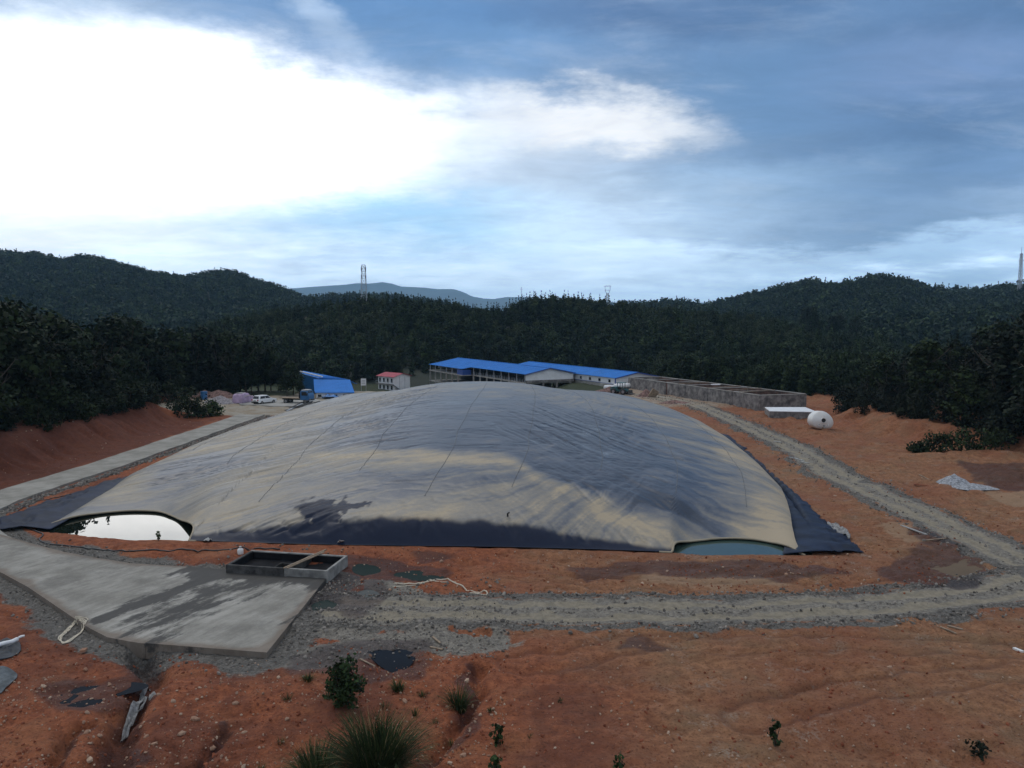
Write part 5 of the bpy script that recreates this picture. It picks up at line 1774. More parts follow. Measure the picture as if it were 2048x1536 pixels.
ground_tube('black_pipe', [(20, 1030), (45, 1052), (85, 1068), (78, 1076), (95, 1086), (150, 1093), (230, 1103), (330, 1106), (420, 1103), (500, 1100), (560, 1101)], 0.05, 'pipe_black', 'long thin black hose lying along the front of the bright pond', 'hose')
ground_tube('black_pipe', [(12, 1012), (30, 1020), (70, 1003), (110, 996), (150, 985), (200, 972)], 0.045, 'pipe_black', 'thin black hose on the berm between concrete road and liner', 'hose')
ground_tube('rope', [(790, 1166), (830, 1164), (880, 1160), (895, 1158), (905, 1163), (925, 1174), (950, 1182), (968, 1183), (975, 1190), (965, 1194), (940, 1187)], 0.04, 'rope', 'loose cream rope lying at the edge of the gravel road', 'rope', 0.03, 3)
ground_tube('rope', [(785, 1171), (820, 1168), (850, 1163), (858, 1156), (870, 1164), (895, 1164)], 0.03, 'rope', 'short cream rope end curled beside the green puddle', 'rope', 0.03, 4)
coil = []
for i in range(5):
    o = i * 3.2
    coil += [(116 + o * 0.6, 1283 - o * .5), (124 + o, 1268 - o * 0.6), (140 + o * .8, 1250 - o * .4), (152 + o * .3, 1240 + o * .5), (166 - o * .3, 1242 + o * .6), (176 - o, 1246 + o * 1.1), (160 - o * .8, 1262 + o), (144 - o * .4, 1276 + o * .8), (128 - o * .3, 1289 + o * .3)]
ground_tube('rope', coil, 0.02, 'rope', 'coiled cream rope thrown over the curved edge of the pad', 'rope', 0.02, 8, 0.03, res=0.2)
ground_tube('white_pipe', [(-20, 1312), (10, 1302), (36, 1292)], 0.10, 'white', 'thick white plastic pipe lying beside the dark sheet', 'pipe', lift_=0.16)
ground_tube('white_pipe', [(37, 1291), (45, 1288), (50, 1287)], 0.055, 'white', 'short thin white pipe end beyond the thick white pipe', 'pipe', lift_=0.2)


def sheet(name, P, mat, label, cat, seed, amp=0.12, res=9, lift_=0.03, group=None):
    """crumpled sheet over the ground inside a polygon"""
    P = smooth_poly(P, 2)
    c = np.mean(P, 0)
    mb = MB(); n = len(P); vs_ = []; rg_ = np.random.default_rng(seed)
    for k in range(res + 1):
        q = k / res
        for a, b in P:
            x, y = c[0] + (a - c[0]) * q, c[1] + (b - c[1]) * q
            z = h1(x, y) + lift_ + amp * abs(float(fbm(x * 2.2, y * 2.2, seed, 5, 0.6)) - 0.5) * 3 * (1 if k else 1)
            vs_.append((x, y, z))
    fs = []
    for k in range(res):
        for i in range(n):
            fs.append((k * n + i, k * n + (i + 1) % n, (k + 1) * n + (i + 1) % n, (k + 1) * n + i))
    mb.add(vs_, fs)
    o = mb.build(name, M[mat], None, True)
    sd = o.modifiers.new('thickness', 'SOLIDIFY'); sd.thickness = 0.012; sd.offset = 1
    return tag(o, label, cat, group)


sheet('plastic_sheet', px_line((-20, 1290), (20, 1280), (44, 1296), (40, 1314), (0, 1326), (-20, 1330)), 'plastic_dark', 'dark plastic sheet heaped under the thick white pipe', 'plastic sheet', 31, 0.16, 14)
sheet('plastic_sheet', px_line((-30, 1350), (0, 1340), (42, 1350), (20, 1375), (0, 1392), (-30, 1400)), 'tarp_grey', 'grey tarpaulin scrap on the red soil below the white pipe', 'tarpaulin', 32, 0.12, 14)
for i_, (pp_, lab_) in enumerate((([(240, 1442), (252, 1412), (276, 1384), (290, 1358), (296, 1345)], 'longest pale plastic ribbon trailing down the dark gully'),
                                  ([(246, 1440), (262, 1408), (283, 1390), (292, 1372)], 'middle pale plastic ribbon twisted in the dark gully'),
                                  ([(238, 1448), (248, 1422), (262, 1396), (286, 1376)], 'lowest pale plastic ribbon hanging into the dark gully'))):
    sheet('plastic_strip', [tuple(at(a, b)[:2]) for a, b in pp_] + [tuple(at(a + 6 - i, b + 2)[:2]) for i, (a, b) in enumerate(reversed(pp_))], 'tarp_pale', lab_, 'plastic sheet', 33 + i_ * 7, 0.25, lift_=0.10 + .03 * i_, group='plastic ribbons in the gully')
sheet('plastic_scrap', px_line((297, 1365), (310, 1362), (312, 1368), (304, 1376), (296, 1374)), 'plastic_pale', 'small white plastic scrap beside the gully strip', 'plastic scrap', 34, 0.2)
sheet('plastic_scrap', px_line((64, 856), (74, 862), (82, 862), (96, 854), (90, 866), (72, 872)), 'plastic_pale', 'white plastic rag caught on top of the red bank', 'plastic scrap', 35, 0.5)
sheet('plastic_scrap', px_line((404, 1084), (420, 1076), (436, 1073), (455, 1075), (430, 1079), (415, 1088)), 'plastic_pale', 'pale plastic film crumpled at the end of the dark cover front', 'plastic scrap', 36, 0.3, lift_=0.1)
sheet('plastic_scrap', px_line((672, 1091), (680, 1080), (690, 1078), (694, 1088), (684, 1092)), 'plastic_pale', 'pale film tuft at the foot of the dark cover front', 'plastic scrap', 37, 0.4, lift_=0.1)
sheet('plastic_scrap', px_line((1650, 1042), (1668, 1048), (1690, 1066), (1704, 1084), (1690, 1080), (1668, 1066)), 'tarp_pale', 'whitish film frayed along the liner edge facing the gravel road', 'plastic scrap', 38, 0.3, lift_=0.08)
# loose timber and sticks
def stick(a, b, w, mat, label, cat='stick', group=None, z=0.05):
    p, q = at(*a), at(*b); mb = MB()
    mb.beam((p.x, p.y, h1(p.x, p.y) + z), (q.x, q.y, h1(q.x, q.y) + z), w, w * .5)
    return tag(mb.build('stick' if cat == 'stick' else 'board', M[mat]), label, cat, group)


stick((1802, 1053), (1853, 1075), 0.13, 'plastic_pale', 'whitish batten in the dark soil beside the gravel road')
stick((1850, 1084), (1897, 1080), 0.10, 'wood', 'straight pole lying below the whitish batten')
stick((1838, 951), (1858, 955), 0.12, 'wood', 'short board on the orange soil before the grey gravel heap')
stick((1828, 970), (1858, 972), 0.12, 'stone_red', 'reddish board lying nearest the grey gravel heap')
stick((1895, 1252), (1925, 1262), 0.12, 'wood', 'grey branch in the dark rubble by the road bend')
stick((1880, 1258), (1912, 1268), 0.09, 'wood', 'thin branch below the grey branch by the road bend')
stick((860, 1292), (885, 1296), 0.10, 'wood', 'pale stick lying beside the black puddle')
stick((720, 1318), (750, 1331), 0.07, 'wood', 'thin twig sticking out of the black puddle')
stick((865, 1277), (880, 1285), 0.10, 'wood', 'bleached wood splinter on the grey spoil')
stick((165, 1308), (170, 1301), 0.22, 'stone_pale', 'squared pale block on the soil below the coiled rope', 'block', z=0.12)
stick((2028, 1290), (2046, 1298), 0.16, 'poly_white', 'white scrap of timber on the dark loam by the frame edge')
brd = random.Random(4)
for i in range(9):
    a = (572 + brd.uniform(-4, 30), 829 - brd.uniform(0, 12) - i * 0.6); b = (a[0] + brd.uniform(26, 48), a[1] - brd.uniform(9, 16))
    stick(a, b, 0.22, 'wood_dark' if i % 3 else 'steel', 'dark length of timber in the heap at the end of the concrete road' if i % 3 else 'pale metal length in the heap at the end of the concrete road', 'board', 'heaped lengths at the end of the concrete road', 0.05 + 0.09 * i)
for px, py in ((1578, 917), (1590, 920), (1600, 925)):
    stick((px, py), (px + 18, py + 3), 0.2, 'plastic_pale', 'pale flattened sack lying beside the gravel road', 'scrap', 'flattened sacks beside the gravel road')
stick((1548, 883), (1562, 886), 0.2, 'plastic_pale', 'single pale scrap lying by the road above the flattened sacks', 'scrap')


# ------------------------------------------------------------------ heaps
def heap(px, py, rx, ry, h, mat, label, seed, name='gravel_heap', cat='heap'):
    p = at(px, py)
    n, k = 34, 12
    mb = MB(); vs_ = []
    for j in range(k + 1):
        q = j / k
        for i in range(n):
            a = 2 * math.pi * i / n
            w = 1 + 0.35 * (float(fbm(math.cos(a) * 1.5 + seed, math.sin(a) * 1.5, seed, 3)) - .5) * 2
            x, y = math.cos(a) * rx * q * w, math.sin(a) * ry * q * w
            z = h * (1 - q) ** 0.9 * (1 + 0.5 * (float(fbm(x * .6 + seed, y * .6, seed + 2, 3)) - .5)) + (float(fbm(x * 2.2, y * 2.2, seed + 5, 3)) - .5) * 0.18 * h - 0.1 * q
            vs_.append((x, y, z))
    fs = [(j * n + i, (j + 1) * n + i, (j + 1) * n + (i + 1) % n, j * n + (i + 1) % n) for j in range(k) for i in range(n)]
    mb.add(vs_, fs)
    o = mb.build(name, M[mat], None, False, (p.x, p.y, h1(p.x, p.y)))
    return tag(o, label, cat)


heap(1908, 968, 1.9, 1.5, 0.95, 'gravel_pale', 'small heap of pale grey gravel on the orange loam', 3)
heap(1945, 978, 2.0, 0.9, 0.35, 'gravel_pale', 'low spread tail of the pale grey gravel heap', 4)
heap(441, 806, 3.4, 2.2, 1.35, 'grey_soil', 'low grey gravel heap before the reddish rubble in the yard', 5)
heap(438, 795, 5.0, 2.5, 1.6, 'rubble_red', 'tall reddish rubble heap under the trees in the yard', 6)
heap(410, 796, 3.0, 2.0, 1.5, 'rubble_red', 'smaller rubble heap beside the blue drum', 7)
heap(1292, 793, 1.8, 1.5, 1.5, 'rubble_red', 'dark rubble heap beside the green loader', 8)
heap(1222, 785, 4, 2, 1.1, 'rubble_red', 'reddish spoil heap behind the green loader', 9)
heap(1350, 806, 3, 1.2, 0.5, 'rubble_red', 'low spoil heap on the track before the basins', 10)
heap(690, 803, 2.5, 2.0, 1.0, 'wood_dark', 'black sheeted heap behind the edge of the cover', 12)
sl = MB(); p = at(1300, 794); sl.box((0, 0, 0.75), (1.5, 0.25, 1.7), Euler((0.3, 0.5, 0.3)).to_matrix())
tag(sl.build('concrete_slab', M['wood'], None, False, (p.x + .6, p.y - .5, h1(p.x, p.y))), 'tilted pale slab leaning on the dark rubble heap', 'slab')
# blue drum in the yard
p = at(408, 799); dr = thing('blue_drum', 'blue drum standing by the rubble heap under the trees', 'drum', (p.x, p.y, h1(p.x, p.y)))
mb = MB(); mb.lathe([(0, 0), (.62, 0), (.62, .5), (.66, .52), (.62, .55), (.62, .95), (.66, .98), (.62, 1.0), (.62, 1.5), (.58, 1.55), (0, 1.55)], (0, 0, 0), n=18); mb.build('drum_body', M['blue_truck'], dr)
mb = MB(); mb.tube([(.25, 0, 1.54), (.25, 0, 1.6)], .08, 8); mb.build('bung', M['black_rubber'], dr)
p = at(352, 790); sheet('plastic_sheet', [(p.x - 1, p.y - .6), (p.x + .6, p.y - .8), (p.x + 1.0, p.y + .4), (p.x - .4, p.y + .8)], 'plastic_pale', 'white sheet glinting among the trees at the end of the bank', 'plastic sheet', 41, 1.2, lift_=0.6)


# ------------------------------------------------------------------ white tank
pt = at(1652, 862); tz = h1(pt.x, pt.y)
tank = thing('storage_tank', 'big white plastic water tank lying on its side on the orange soil', 'water tank', (pt.x, pt.y + 1.3, tz))
Rk = 1.28
ax = Vector((-0.10, -1.0, 0.10)).normalized()       # the closed top faces the camera
def tank_prof(R0, L):
    pr = [(0.30, 0.50), (0.34, 0.48)]
    pr += [(R0 * q, 0.47 - 0.52 * q ** 2.2) for q in (0.4, 0.55, 0.7, 0.82, 0.92, 0.985)]
    pr += [(R0, -0.12)]
    for i in range(6):
        y = -0.25 - i * (L - .4) / 6
        pr += [(R0, y), (R0 + 0.035, y - 0.08), (R0 + 0.035, y - 0.16), (R0, y - 0.24)]
    pr += [(R0, -L), (R0 * 0.96, -L - 0.06), (0.0, -L - 0.06)]
    return pr
mb = MB(); mb.lathe(tank_prof(Rk, 2.3), (0, 0, Rk + 0.02), ax, 40)
v = np.array(mb.v)
dzv = v[:, 2] - (Rk + .02)
v[:, 0] = v[:, 0] * (1.13 - 0.16 * dzv / Rk) - 0.12 * dzv
v[:, 2] = np.where(v[:, 2] < 0.30, 0.30 + (v[:, 2] - 0.30) * 0.55, v[:, 2])
mb.v = [tuple(q) for q in v]
mb.build('tank_shell', M['poly_white'], tank, True)
def on_cap(x, z, d):
    r = math.hypot(x, z) / Rk
    h = 0.47 - 0.52 * r ** 2.2 if r > .25 else .49
    xx = ax.cross(Vector((0, 0, 1))).normalized(); yy = xx.cross(ax)
    return Vector((0, 0, Rk + .02)) + ax * (h + d) + xx * x * (1 if xx.x > 0 else -1) + yy * z
mb = MB(); mb.tube([on_cap(0, 0.02, -0.05), on_cap(0, 0.02, 0.012)], 0.285, 20); mb.build('manhole', M['black_rubber'], tank)
mb = MB(); mb.lathe([(.29, .48), (.36, .48), (.36, .56), (.29, .56), (.29, .48)], on_cap(0, 0.02, -0.49), ax, 24); mb.build('manhole_rim', M['poly_white'], tank, True)
for x, z, r, mt in ((-0.55, -0.58, 0.14, 'poly_white'), (0.1, -0.72, 0.15, 'plastic_pale'), (0.62, -0.62, 0.16, 'poly_white'), (0.0, -0.98, 0.11, 'wood')):
    mb = MB(); mb.tube([on_cap(x, z, -0.1), on_cap(x, z, 0.06)], r, 14); c = mb.build('port', M[mt], tank)
    mb = MB(); mb.tube([on_cap(x, z, 0.061), on_cap(x, z, 0.075)], r * 0.45, 10); mb.build('plug', M['black_rubber' if x < 0 and z > -.9 else 'plastic_pale'], c)
for i in range(4):
    a = i * math.pi / 2 + 0.1
    mb = MB(); mb.beam(on_cap(math.cos(a) * .45, math.sin(a) * .45, 0.0), on_cap(math.cos(a) * 1.0, math.sin(a) * 1.0, 0.015), 0.10, 0.05); mb.build('rib', M['poly_white'], tank)

# ------------------------------------------------------------------ low slab-topped tank and roofless basins
pl = thing('covered_pit', 'low concrete pit with a white sheet top beside the white tank', 'pit', (0, 0, 0))
a = at(1539, 836); b = at(1634, 838)
c_, d_ = Vector((a.x + 0.9, 125.5, 0)), Vector((b.x + 0.6, 125.5, 0))
q = [Vector((p.x, p.y, 0)) for p in (a, b, d_, c_)]
mb = MB(); mb.add([(p.x, p.y, -0.3) for p in q] + [(p.x, p.y, 1.0) for p in q], [(0, 1, 5, 4), (1, 2, 6, 5), (2, 3, 7, 6), (3, 0, 4, 7), (4, 5, 6, 7)]); mb.build('pit_wall', M['concrete_dark'], pl)
n = 7
for i in range(n):
    t0, t1 = i / n, (i + 1) / n
    w0, w1, w2, w3 = q[0].lerp(q[1], t0), q[0].lerp(q[1], t1), q[3].lerp(q[2], t1), q[3].lerp(q[2], t0)
    mb = MB(); ce = (w0 + w1 + w2 + w3) / 4
    pp = [ce + (w - ce) * 1.0 for w in (w0, w1, w2, w3)]
    k = 0.012
    mb.add([(p.x + (k if j in (0, 3) else -k), p.y - (0.06 if j < 2 else -.05), z) for z in (1.004, 1.10) for j, p in enumerate(pp)], [(0, 1, 5, 4), (1, 2, 6, 5), (2, 3, 7, 6), (3, 0, 4, 7), (4, 5, 6, 7), (3, 2, 1, 0)])
    mb.build('cover_plate', M['white'], pl)
    mb = MB(); e0 = w0.lerp(w1, 0.08); mb.beam((e0.x, e0.y - 0.04, -.2), (e0.x, e0.y - 0.04, 0.98), 0.12, 0.07); mb.build('rib', M['concrete_dark'], pl)

bas = thing('roofless_basins', 'long row of roofless grey concrete basins with stained walls', 'basins', (0, 0, 0))
FR_, FL_, BR_, BL_ = Vector((41.4, 131.0, 0)), Vector((25.7, 172.5, 0)), Vector((49.9, 133.4, 0)), Vector((32.6, 174.3, 0))
HB = 2.42
def seg_wall(nm, p, q, th_, z0, z1, mat='concrete_dark', par=bas):
    mb = MB(); d = (q - p); L = d.length; an = math.atan2(d.y, d.x); m_ = (p + q) / 2
    mb.box((m_.x, m_.y, (z0 + z1) / 2), (L, th_, z1 - z0), rotz(an)); return mb.build(nm, M[mat], par)
def cope(p, q, w=0.34): return seg_wall('coping', p, q, w, HB + .003, HB + .12, 'concrete')
cells = 6
for i in range(cells):
    a, b = FR_.lerp(FL_, i / cells), FR_.lerp(FL_, (i + 1) / cells)
    c, d = BR_.lerp(BL_, i / cells), BR_.lerp(BL_, (i + 1) / cells)
    e = (b - a).normalized() * 0.15
    if i == 3:
        seg_wall('wall_panel', a + e, b - e * 7, 0.24, -.6, HB)
    else:
        seg_wall('wall_panel', a + e, b - e, 0.24, -.6, HB)
    seg_wall('wall_panel', c + e, d - e, 0.24, -.6, HB, 'wall_brown')
    cope(a + e, b - e); cope(c + e, d - e)
    f = (c - a).normalized() * 0.16
    if i > 0: seg_wall('cross_wall', a + f, c - f, 0.2, -.6, HB - .02, 'wall_brown'); seg_wall('coping', a + f, c - f, .3, HB - .017, HB + .1, 'concrete')
    mb = MB(); k = 0.16
    mb.add([(p.x, p.y, 0.35 + 0.15 * (i % 2)) for p in (a, c, d, b)], [(0, 1, 2, 3)]); mb.build('basin_floor', M['rubble_red'], bas)
f = (BR_ - FR_).normalized() * 0.16
seg_wall('end_wall', FR_ + f, BR_ - f, 0.24, -.6, HB); seg_wall('coping', FR_ + f, BR_ - f, .34, HB + .003, HB + .12, 'concrete')
seg_wall('end_wall', FL_ + f, BL_ - f, 0.24, -.6, HB); seg_wall('coping', FL_ + f, BL_ - f, .34, HB + .003, HB + .12, 'concrete')
for i in range(cells + 1):
    for P0, P1 in ((FR_, FL_), (BR_, BL_)):
        p = P0.lerp(P1, i / cells); mb = MB(); mb.box((p.x, p.y, HB / 2 - .25), (.32, .32, HB + .6), rotz(1.2)); mb.build('pier', M['concrete_dark'], bas)
p0 = FR_.lerp(FL_, 3.78 / cells); mb = MB(); mb.box((p0.x, p0.y + .4, 1.3), (1.0, .5, 2.2), rotz(1.94)); mb.build('doorway', M['rubble_red'], bas)
for i, t in enumerate((0.12, 0.2, 0.33, 0.55)):
    a = FR_.lerp(FL_, t) + Vector((0, 0, HB + .16)); b = BR_.lerp(BL_, t + 0.05) + Vector((0, 0, HB + .16))
    mb = MB(); mb.beam(a.lerp(b, -.02), b, .22, .08); tag(mb.build('board', M['wood']), 'scaffold board resting across the basin walls', 'board', 'boards across the roofless basins')
mb = MB(); p = FR_.lerp(FL_, .42).lerp(BR_.lerp(BL_, .42), .5); mb.box((0, 0, 0), (1.6, .9, .12)); tag(mb.build('white_board', M['white'], None, False, (p.x, p.y, HB + .35)), 'white board lying across the basin walls', 'board')


# ------------------------------------------------------------------ blue-roofed sheds
def ribbed_roof(nm, e0, e1, r1, r0, mat, par, over=0.0, sheets=10):
    """sheeting between eave e0-e1 and ridge r0-r1: separate sheets with standing edges"""
    for i in range(sheets):
        t0, t1 = i / sheets, (i + 1) / sheets
        a, b, c, d = e0.lerp(e1, t0), e0.lerp(e1, t1), r0.lerp(r1, t1), r0.lerp(r1, t0)
        nrm = (b - a).cross(d - a).normalized()
        if nrm.z < 0: nrm = -nrm
        mb = MB()
        g = (b - a) * 0.002
        top = [a + g, b - g, c - g, d + g]
        vs_ = [p + nrm * .06 for p in top] + [p for p in top]
        mb.add(vs_, [(0, 1, 2, 3), (7, 6, 5, 4), (0, 4, 5, 1), (1, 5, 6, 2), (2, 6, 7, 3), (3, 7, 4, 0)])
        k = 4
        for j in range(k):
            u = (j + 0.5) / k
            mb.beam(a.lerp(b, u) + nrm * .075, d.lerp(c, u) + nrm * .075, .05, .04)
        mb.build(nm, M[mat], par)


def gable(nm, pts, th_, mat, par, n):
    mb = MB(); k = len(pts)
    vs_ = [p - n * th_ / 2 for p in pts] + [p + n * th_ / 2 for p in pts]
    mb.add(vs_, [tuple(reversed(range(k))), tuple(range(k, 2 * k))] + [(i, (i + 1) % k, k + (i + 1) % k, k + i) for i in range(k)])
    return mb.build(nm, M[mat], par)


UA = Vector((-0.445, 0.895, 0)).normalized(); VA = Vector((UA.y, -UA.x, 0))
def shed_frame(o, half, ze, zr, L):
    def P(l, w, z): return Vector((o.x, o.y, 0)) + UA * l + VA * w + Vector((0, 0, z))
    return P
# long open-framed shed
sa = thing('blue_roofed_shed', 'long open-framed two-storey shed with a bright blue roof and white gable', 'shed', (0, 0, 0))
P = shed_frame(Vector((8.9, 185.5)), 6.4, 2.4, 3.7, 56)
LA, HA, ZE, ZR = 56.0, 6.4, 2.4, 3.7
ribbed_roof('roof_sheet', P(-.5, -HA - .4, ZE), P(LA + .4, -HA - .4, ZE), P(LA + .4, 0, ZR), P(-.5, 0, ZR), 'blue_roof', sa, sheets=14)
ribbed_roof('roof_sheet', P(-.5, HA + .4, ZE), P(LA + .4, HA + .4, ZE), P(LA + .4, 0, ZR), P(-.5, 0, ZR), 'blue_roof', sa, sheets=14)
mb = MB(); mb.beam(P(-.55, 0, ZR + .09), P(LA + .45, 0, ZR + .09), .45, .07); mb.build('ridge_cap', M['blue_roof'], sa)
gable('gable_wall', [P(0, -HA, 0.95), P(0, HA, 0.95), P(0, HA, ZE - .02), P(0, 0, ZR - .04), P(0, -HA, ZE - .02)], .12, 'white', sa, UA)
gable('gable_wall', [P(LA, -HA, ZE - 1.4), P(LA, HA, ZE - 1.4), P(LA, HA, ZE - .02), P(LA, 0, ZR - .04), P(LA, -HA, ZE - .02)], .12, 'white', sa, UA)
for w0 in (-1, 1):
    mb = MB(); mb.beam(P(-.55, w0 * (HA + .4), ZE - .02), P(-.55, 0, ZR + .02), .12, .2); mb.build('barge_board', M['blue_dark'], sa)
# projecting end bay with a dark blue box under the roof
L0 = 31
ribbed_roof('roof_sheet', P(L0, -HA - 2.9, ZE - .42), P(LA + .4, -HA - 2.9, ZE - .42), P(LA + .4, -HA - .42, ZE + .015), P(L0, -HA - .42, ZE + .015), 'blue_roof', sa, sheets=6)
mb = MB(); mb.box(P(L0 + 2.1, -HA - 1.5, 0.95), (4.0, 2.4, 1.6), Matrix((UA, VA, Vector((0, 0, 1)))).transposed()); mb.build('stair_box', M['blue_dark'], sa)
zg = lambda l: -1.2 - 4.4 * float(sst(l, 4, 26))
mb = MB(); mb.box(P(LA / 2, 0, 0.30), (LA, 2 * HA, .28), Matrix((UA, VA, Vector((0, 0, 1)))).transposed()); mb.build('floor_slab', M['concrete'], sa)
mb = MB(); mb.box(P(LA / 2 + L0 / 2, -HA - 1.5, 0.28), (LA - L0, 2.8, .26), Matrix((UA, VA, Vector((0, 0, 1)))).transposed()); mb.build('floor_slab', M['concrete'], sa)
mb = MB(); mb.box(P(LA / 2 + 8, -0.2, -2.75), (LA - 16, 2 * HA - .6, .28), Matrix((UA, VA, Vector((0, 0, 1)))).transposed()); mb.build('floor_slab', M['concrete'], sa)
mb = MB(); mb.box(P(LA / 2 + L0 / 2, -HA - 1.5, -2.75), (LA - L0, 2.8, .26), Matrix((UA, VA, Vector((0, 0, 1)))).transposed()); mb.build('floor_slab', M['concrete'], sa)
mb = MB(); mb.box(P(LA / 2, 0.6, -1.4), (LA - 1, .3, 3.1), Matrix((UA, VA, Vector((0, 0, 1)))).transposed()); mb.build('shade_panel', M['dark'], sa)  # dark panel: shade of the open lower storey put into its colour
mb = MB(); mb.box(P(LA / 2, 0.8, 1.3), (LA - 1, .3, 1.75), Matrix((UA, VA, Vector((0, 0, 1)))).transposed()); mb.build('shade_panel', M['wood_dark'], sa)  # dark panel: its tone stands for the shade between floor slab and eave
for l in np.arange(0.6, LA + .1, 4.25):
    for w in ((-HA + .1,) if l < L0 else (-HA - 2.6,)):
        mb = MB(); mb.beam(P(l, w, zg(l) - .8), P(l, w, 0.15), .42, .42); mb.build('column', M['concrete'], sa)
        mb = MB(); mb.beam(P(l, w, 0.44), P(l, w, ZE - (.05 if l < L0 else .48)), .2, .2); mb.build('post', M['steel'], sa)
    mb = MB(); mb.beam(P(l, HA - .2, zg(l) - .8), P(l, HA - .2, ZE - .05), .35, .35); mb.build('column', M['concrete'], sa)
for l in np.arange(1.8, L0, 1.4):
    mb = MB(); mb.beam(P(l, -HA + .15, 0.44), P(l, -HA + .15, 1.2), .12, .12); mb.build('rail_post', M['steel'], sa)
mb = MB(); mb.box(P(-.2, 0, 0.72), (.3, 2 * HA, .5), Matrix((UA, VA, Vector((0, 0, 1)))).transposed()); mb.build('lintel_beam', M['concrete_dark'], sa)
for w in (-5.5, -1.8, 1.8, 5.5):
    mb = MB(); mb.beam(P(-.2, w, -1.6), P(-.2, w, .46), .4, .4); mb.build('column', M['concrete_dark'], sa)

sb = thing('blue_roofed_shed', 'closed white-walled shed with a bright blue roof behind the open-framed one', 'shed', (0, 0, 0))
P = shed_frame(Vector((28.0, 176.6)), 5.6, 2.2, 3.3, 50)
LB, HBB, ZE2, ZR2 = 52.0, 5.7, 2.15, 3.25
ribbed_roof('roof_sheet', P(-.5, -HBB - .4, ZE2), P(LB, -HBB - .4, ZE2), P(LB, 0, ZR2), P(-.5, 0, ZR2), 'blue_roof', sb, sheets=13)
ribbed_roof('roof_sheet', P(-.5, HBB + .4, ZE2), P(LB, HBB + .4, ZE2), P(LB, 0, ZR2), P(-.5, 0, ZR2), 'blue_roof', sb, sheets=13)
mb = MB(); mb.beam(P(-.55, 0, ZR2 + .09), P(LB, 0, ZR2 + .09), .45, .07); mb.build('ridge_cap', M['blue_roof'], sb)
for w0 in (-1, 1):
    mb = MB(); mb.beam(P(-.55, w0 * (HBB + .4), ZE2 - .02), P(-.55, 0, ZR2 + .02), .12, .2); mb.build('barge_board', M['blue_dark'], sb)
gable('gable_wall', [P(0, -HBB, -.6), P(0, HBB, -.6), P(0, HBB, ZE2 - .02), P(0, 0, ZR2 - .04), P(0, -HBB, ZE2 - .02)], .12, 'white', sb, UA)
gable('gable_wall', [P(LB, -HBB, -3), P(LB, HBB, -3), P(LB, HBB, ZE2 - .02), P(LB, 0, ZR2 - .04), P(LB, -HBB, ZE2 - .02)], .12, 'white', sb, UA)
MA = Matrix((UA, VA, Vector((0, 0, 1)))).transposed()
mb = MB(); mb.box(P(LB / 2, -HBB, 1.48), (LB - .3, .12, 1.25), MA); mb.build('side_wall', M['white'], sb)
mb = MB(); mb.box(P(LB / 2, -HBB + .02, 0.1), (LB - .3, .18, 1.5), MA); mb.build('plinth', M['concrete'], sb)
mb = MB(); mb.box(P(LB / 2, HBB, .4), (LB - .3, .12, 3.4), MA); mb.build('side_wall', M['white'], sb)
mb = MB(); mb.box(P(LB / 2, -HBB - .09, .80), (LB - .4, .05, .1), MA); mb.build('trim_strip', M['blue_dark'], sb)
mb = MB(); mb.box(P(-.02, -HBB - .03, .8), (.16, .2, 2.7), MA); mb.build('corner_trim', M['blue_dark'], sb)
for i in range(12):
    l = 2.2 + i * 4.1
    f = MB(); f.box(P(l, -HBB - .075, 1.42), (1.1, .06, .85), MA); fo = f.build('window', M['white'], sb)
    g = MB(); g.box(P(l, -HBB - .11, 1.42), (.9, .03, .68), MA); g.build('pane', M['glass'], fo)
mb = MB(); mb.box(P(3.0, -HBB - .5, 0.05), (5, .8, 1.4), MA); mb.build('step_block', M['concrete'], sb)

# small blue shed by the truck
sc_ = thing('blue_shed', 'low barn clad in blue steel sheets behind the blue truck', 'shed', (0, 0, 0))
def V3(px, py, y): return along(px, py, y)
e0, e1 = V3(629, 786, 151.5), V3(709, 785.5, 151.5); r0, r1 = V3(627, 759, 160), V3(700, 760, 160)
ribbed_roof('roof_sheet', e0, e1, r1, r0, 'blue_roof', sc_, sheets=6)
mb = MB(); zf = h1(e0.x, e0.y); 
mb.box(((e0.x + e1.x) / 2, 151.9, (zf - .3 + e0.z) / 2), (e1.x - e0.x - .5, .15, e0.z - zf + .25)); mb.build('front_wall', M['white'], sc_)
for i, t in enumerate((0.12, 0.32, 0.52, 0.75)):
    x = e0.x + (e1.x - e0.x) * t; h_ = e0.z - zf
    f = MB(); f.box((x, 151.79, zf + h_ * .45), (.95, .07, h_ * .6)); fo = f.build('window', M['white'], sc_)
    g = MB(); g.box((x, 151.74, zf + h_ * .45), (.72, .03, h_ * .48)); g.build('pane', M['glass'], fo)
gable('side_wall', [Vector((e1.x - .3, 151.9, zf - .5)), Vector((r1.x - .3, 160, zf - .5)), r1 + Vector((-.3, 0, -.05)), e1 + Vector((-.3, .3, -.05))], .12, 'blue_roof', sc_, Vector((1, .1, 0)).normalized())
ra, rb = V3(606, 742, 172), V3(694, 759, 163)
la, lb = V3(598, 758, 168), V3(646, 757.5, 160.3)
ribbed_roof('roof_sheet', V3(597, 760, 165), V3(643, 757, 160.2), rb, ra, 'blue_roof', sc_, sheets=6)
back = Vector((1.5, 3, -1.2))
ribbed_roof('roof_sheet', ra + back, rb + back, rb, ra, 'blue_roof', sc_, sheets=6)
mb = MB(); mb.beam(V3(599, 743.5, 164.5) + Vector((0, 0, 0.1)), V3(645, 756, 160.0) + Vector((0, 0, 0.25)), .25, .2); mb.build('barge_board', M['white'], sc_)
gable('gable_wall', [V3(599, 795, 164.6), V3(644, 795, 160.6), V3(644, 758, 160.6), V3(599, 746, 164.6)], .12, 'blue_truck', sc_, Vector((.35, .93, 0)))
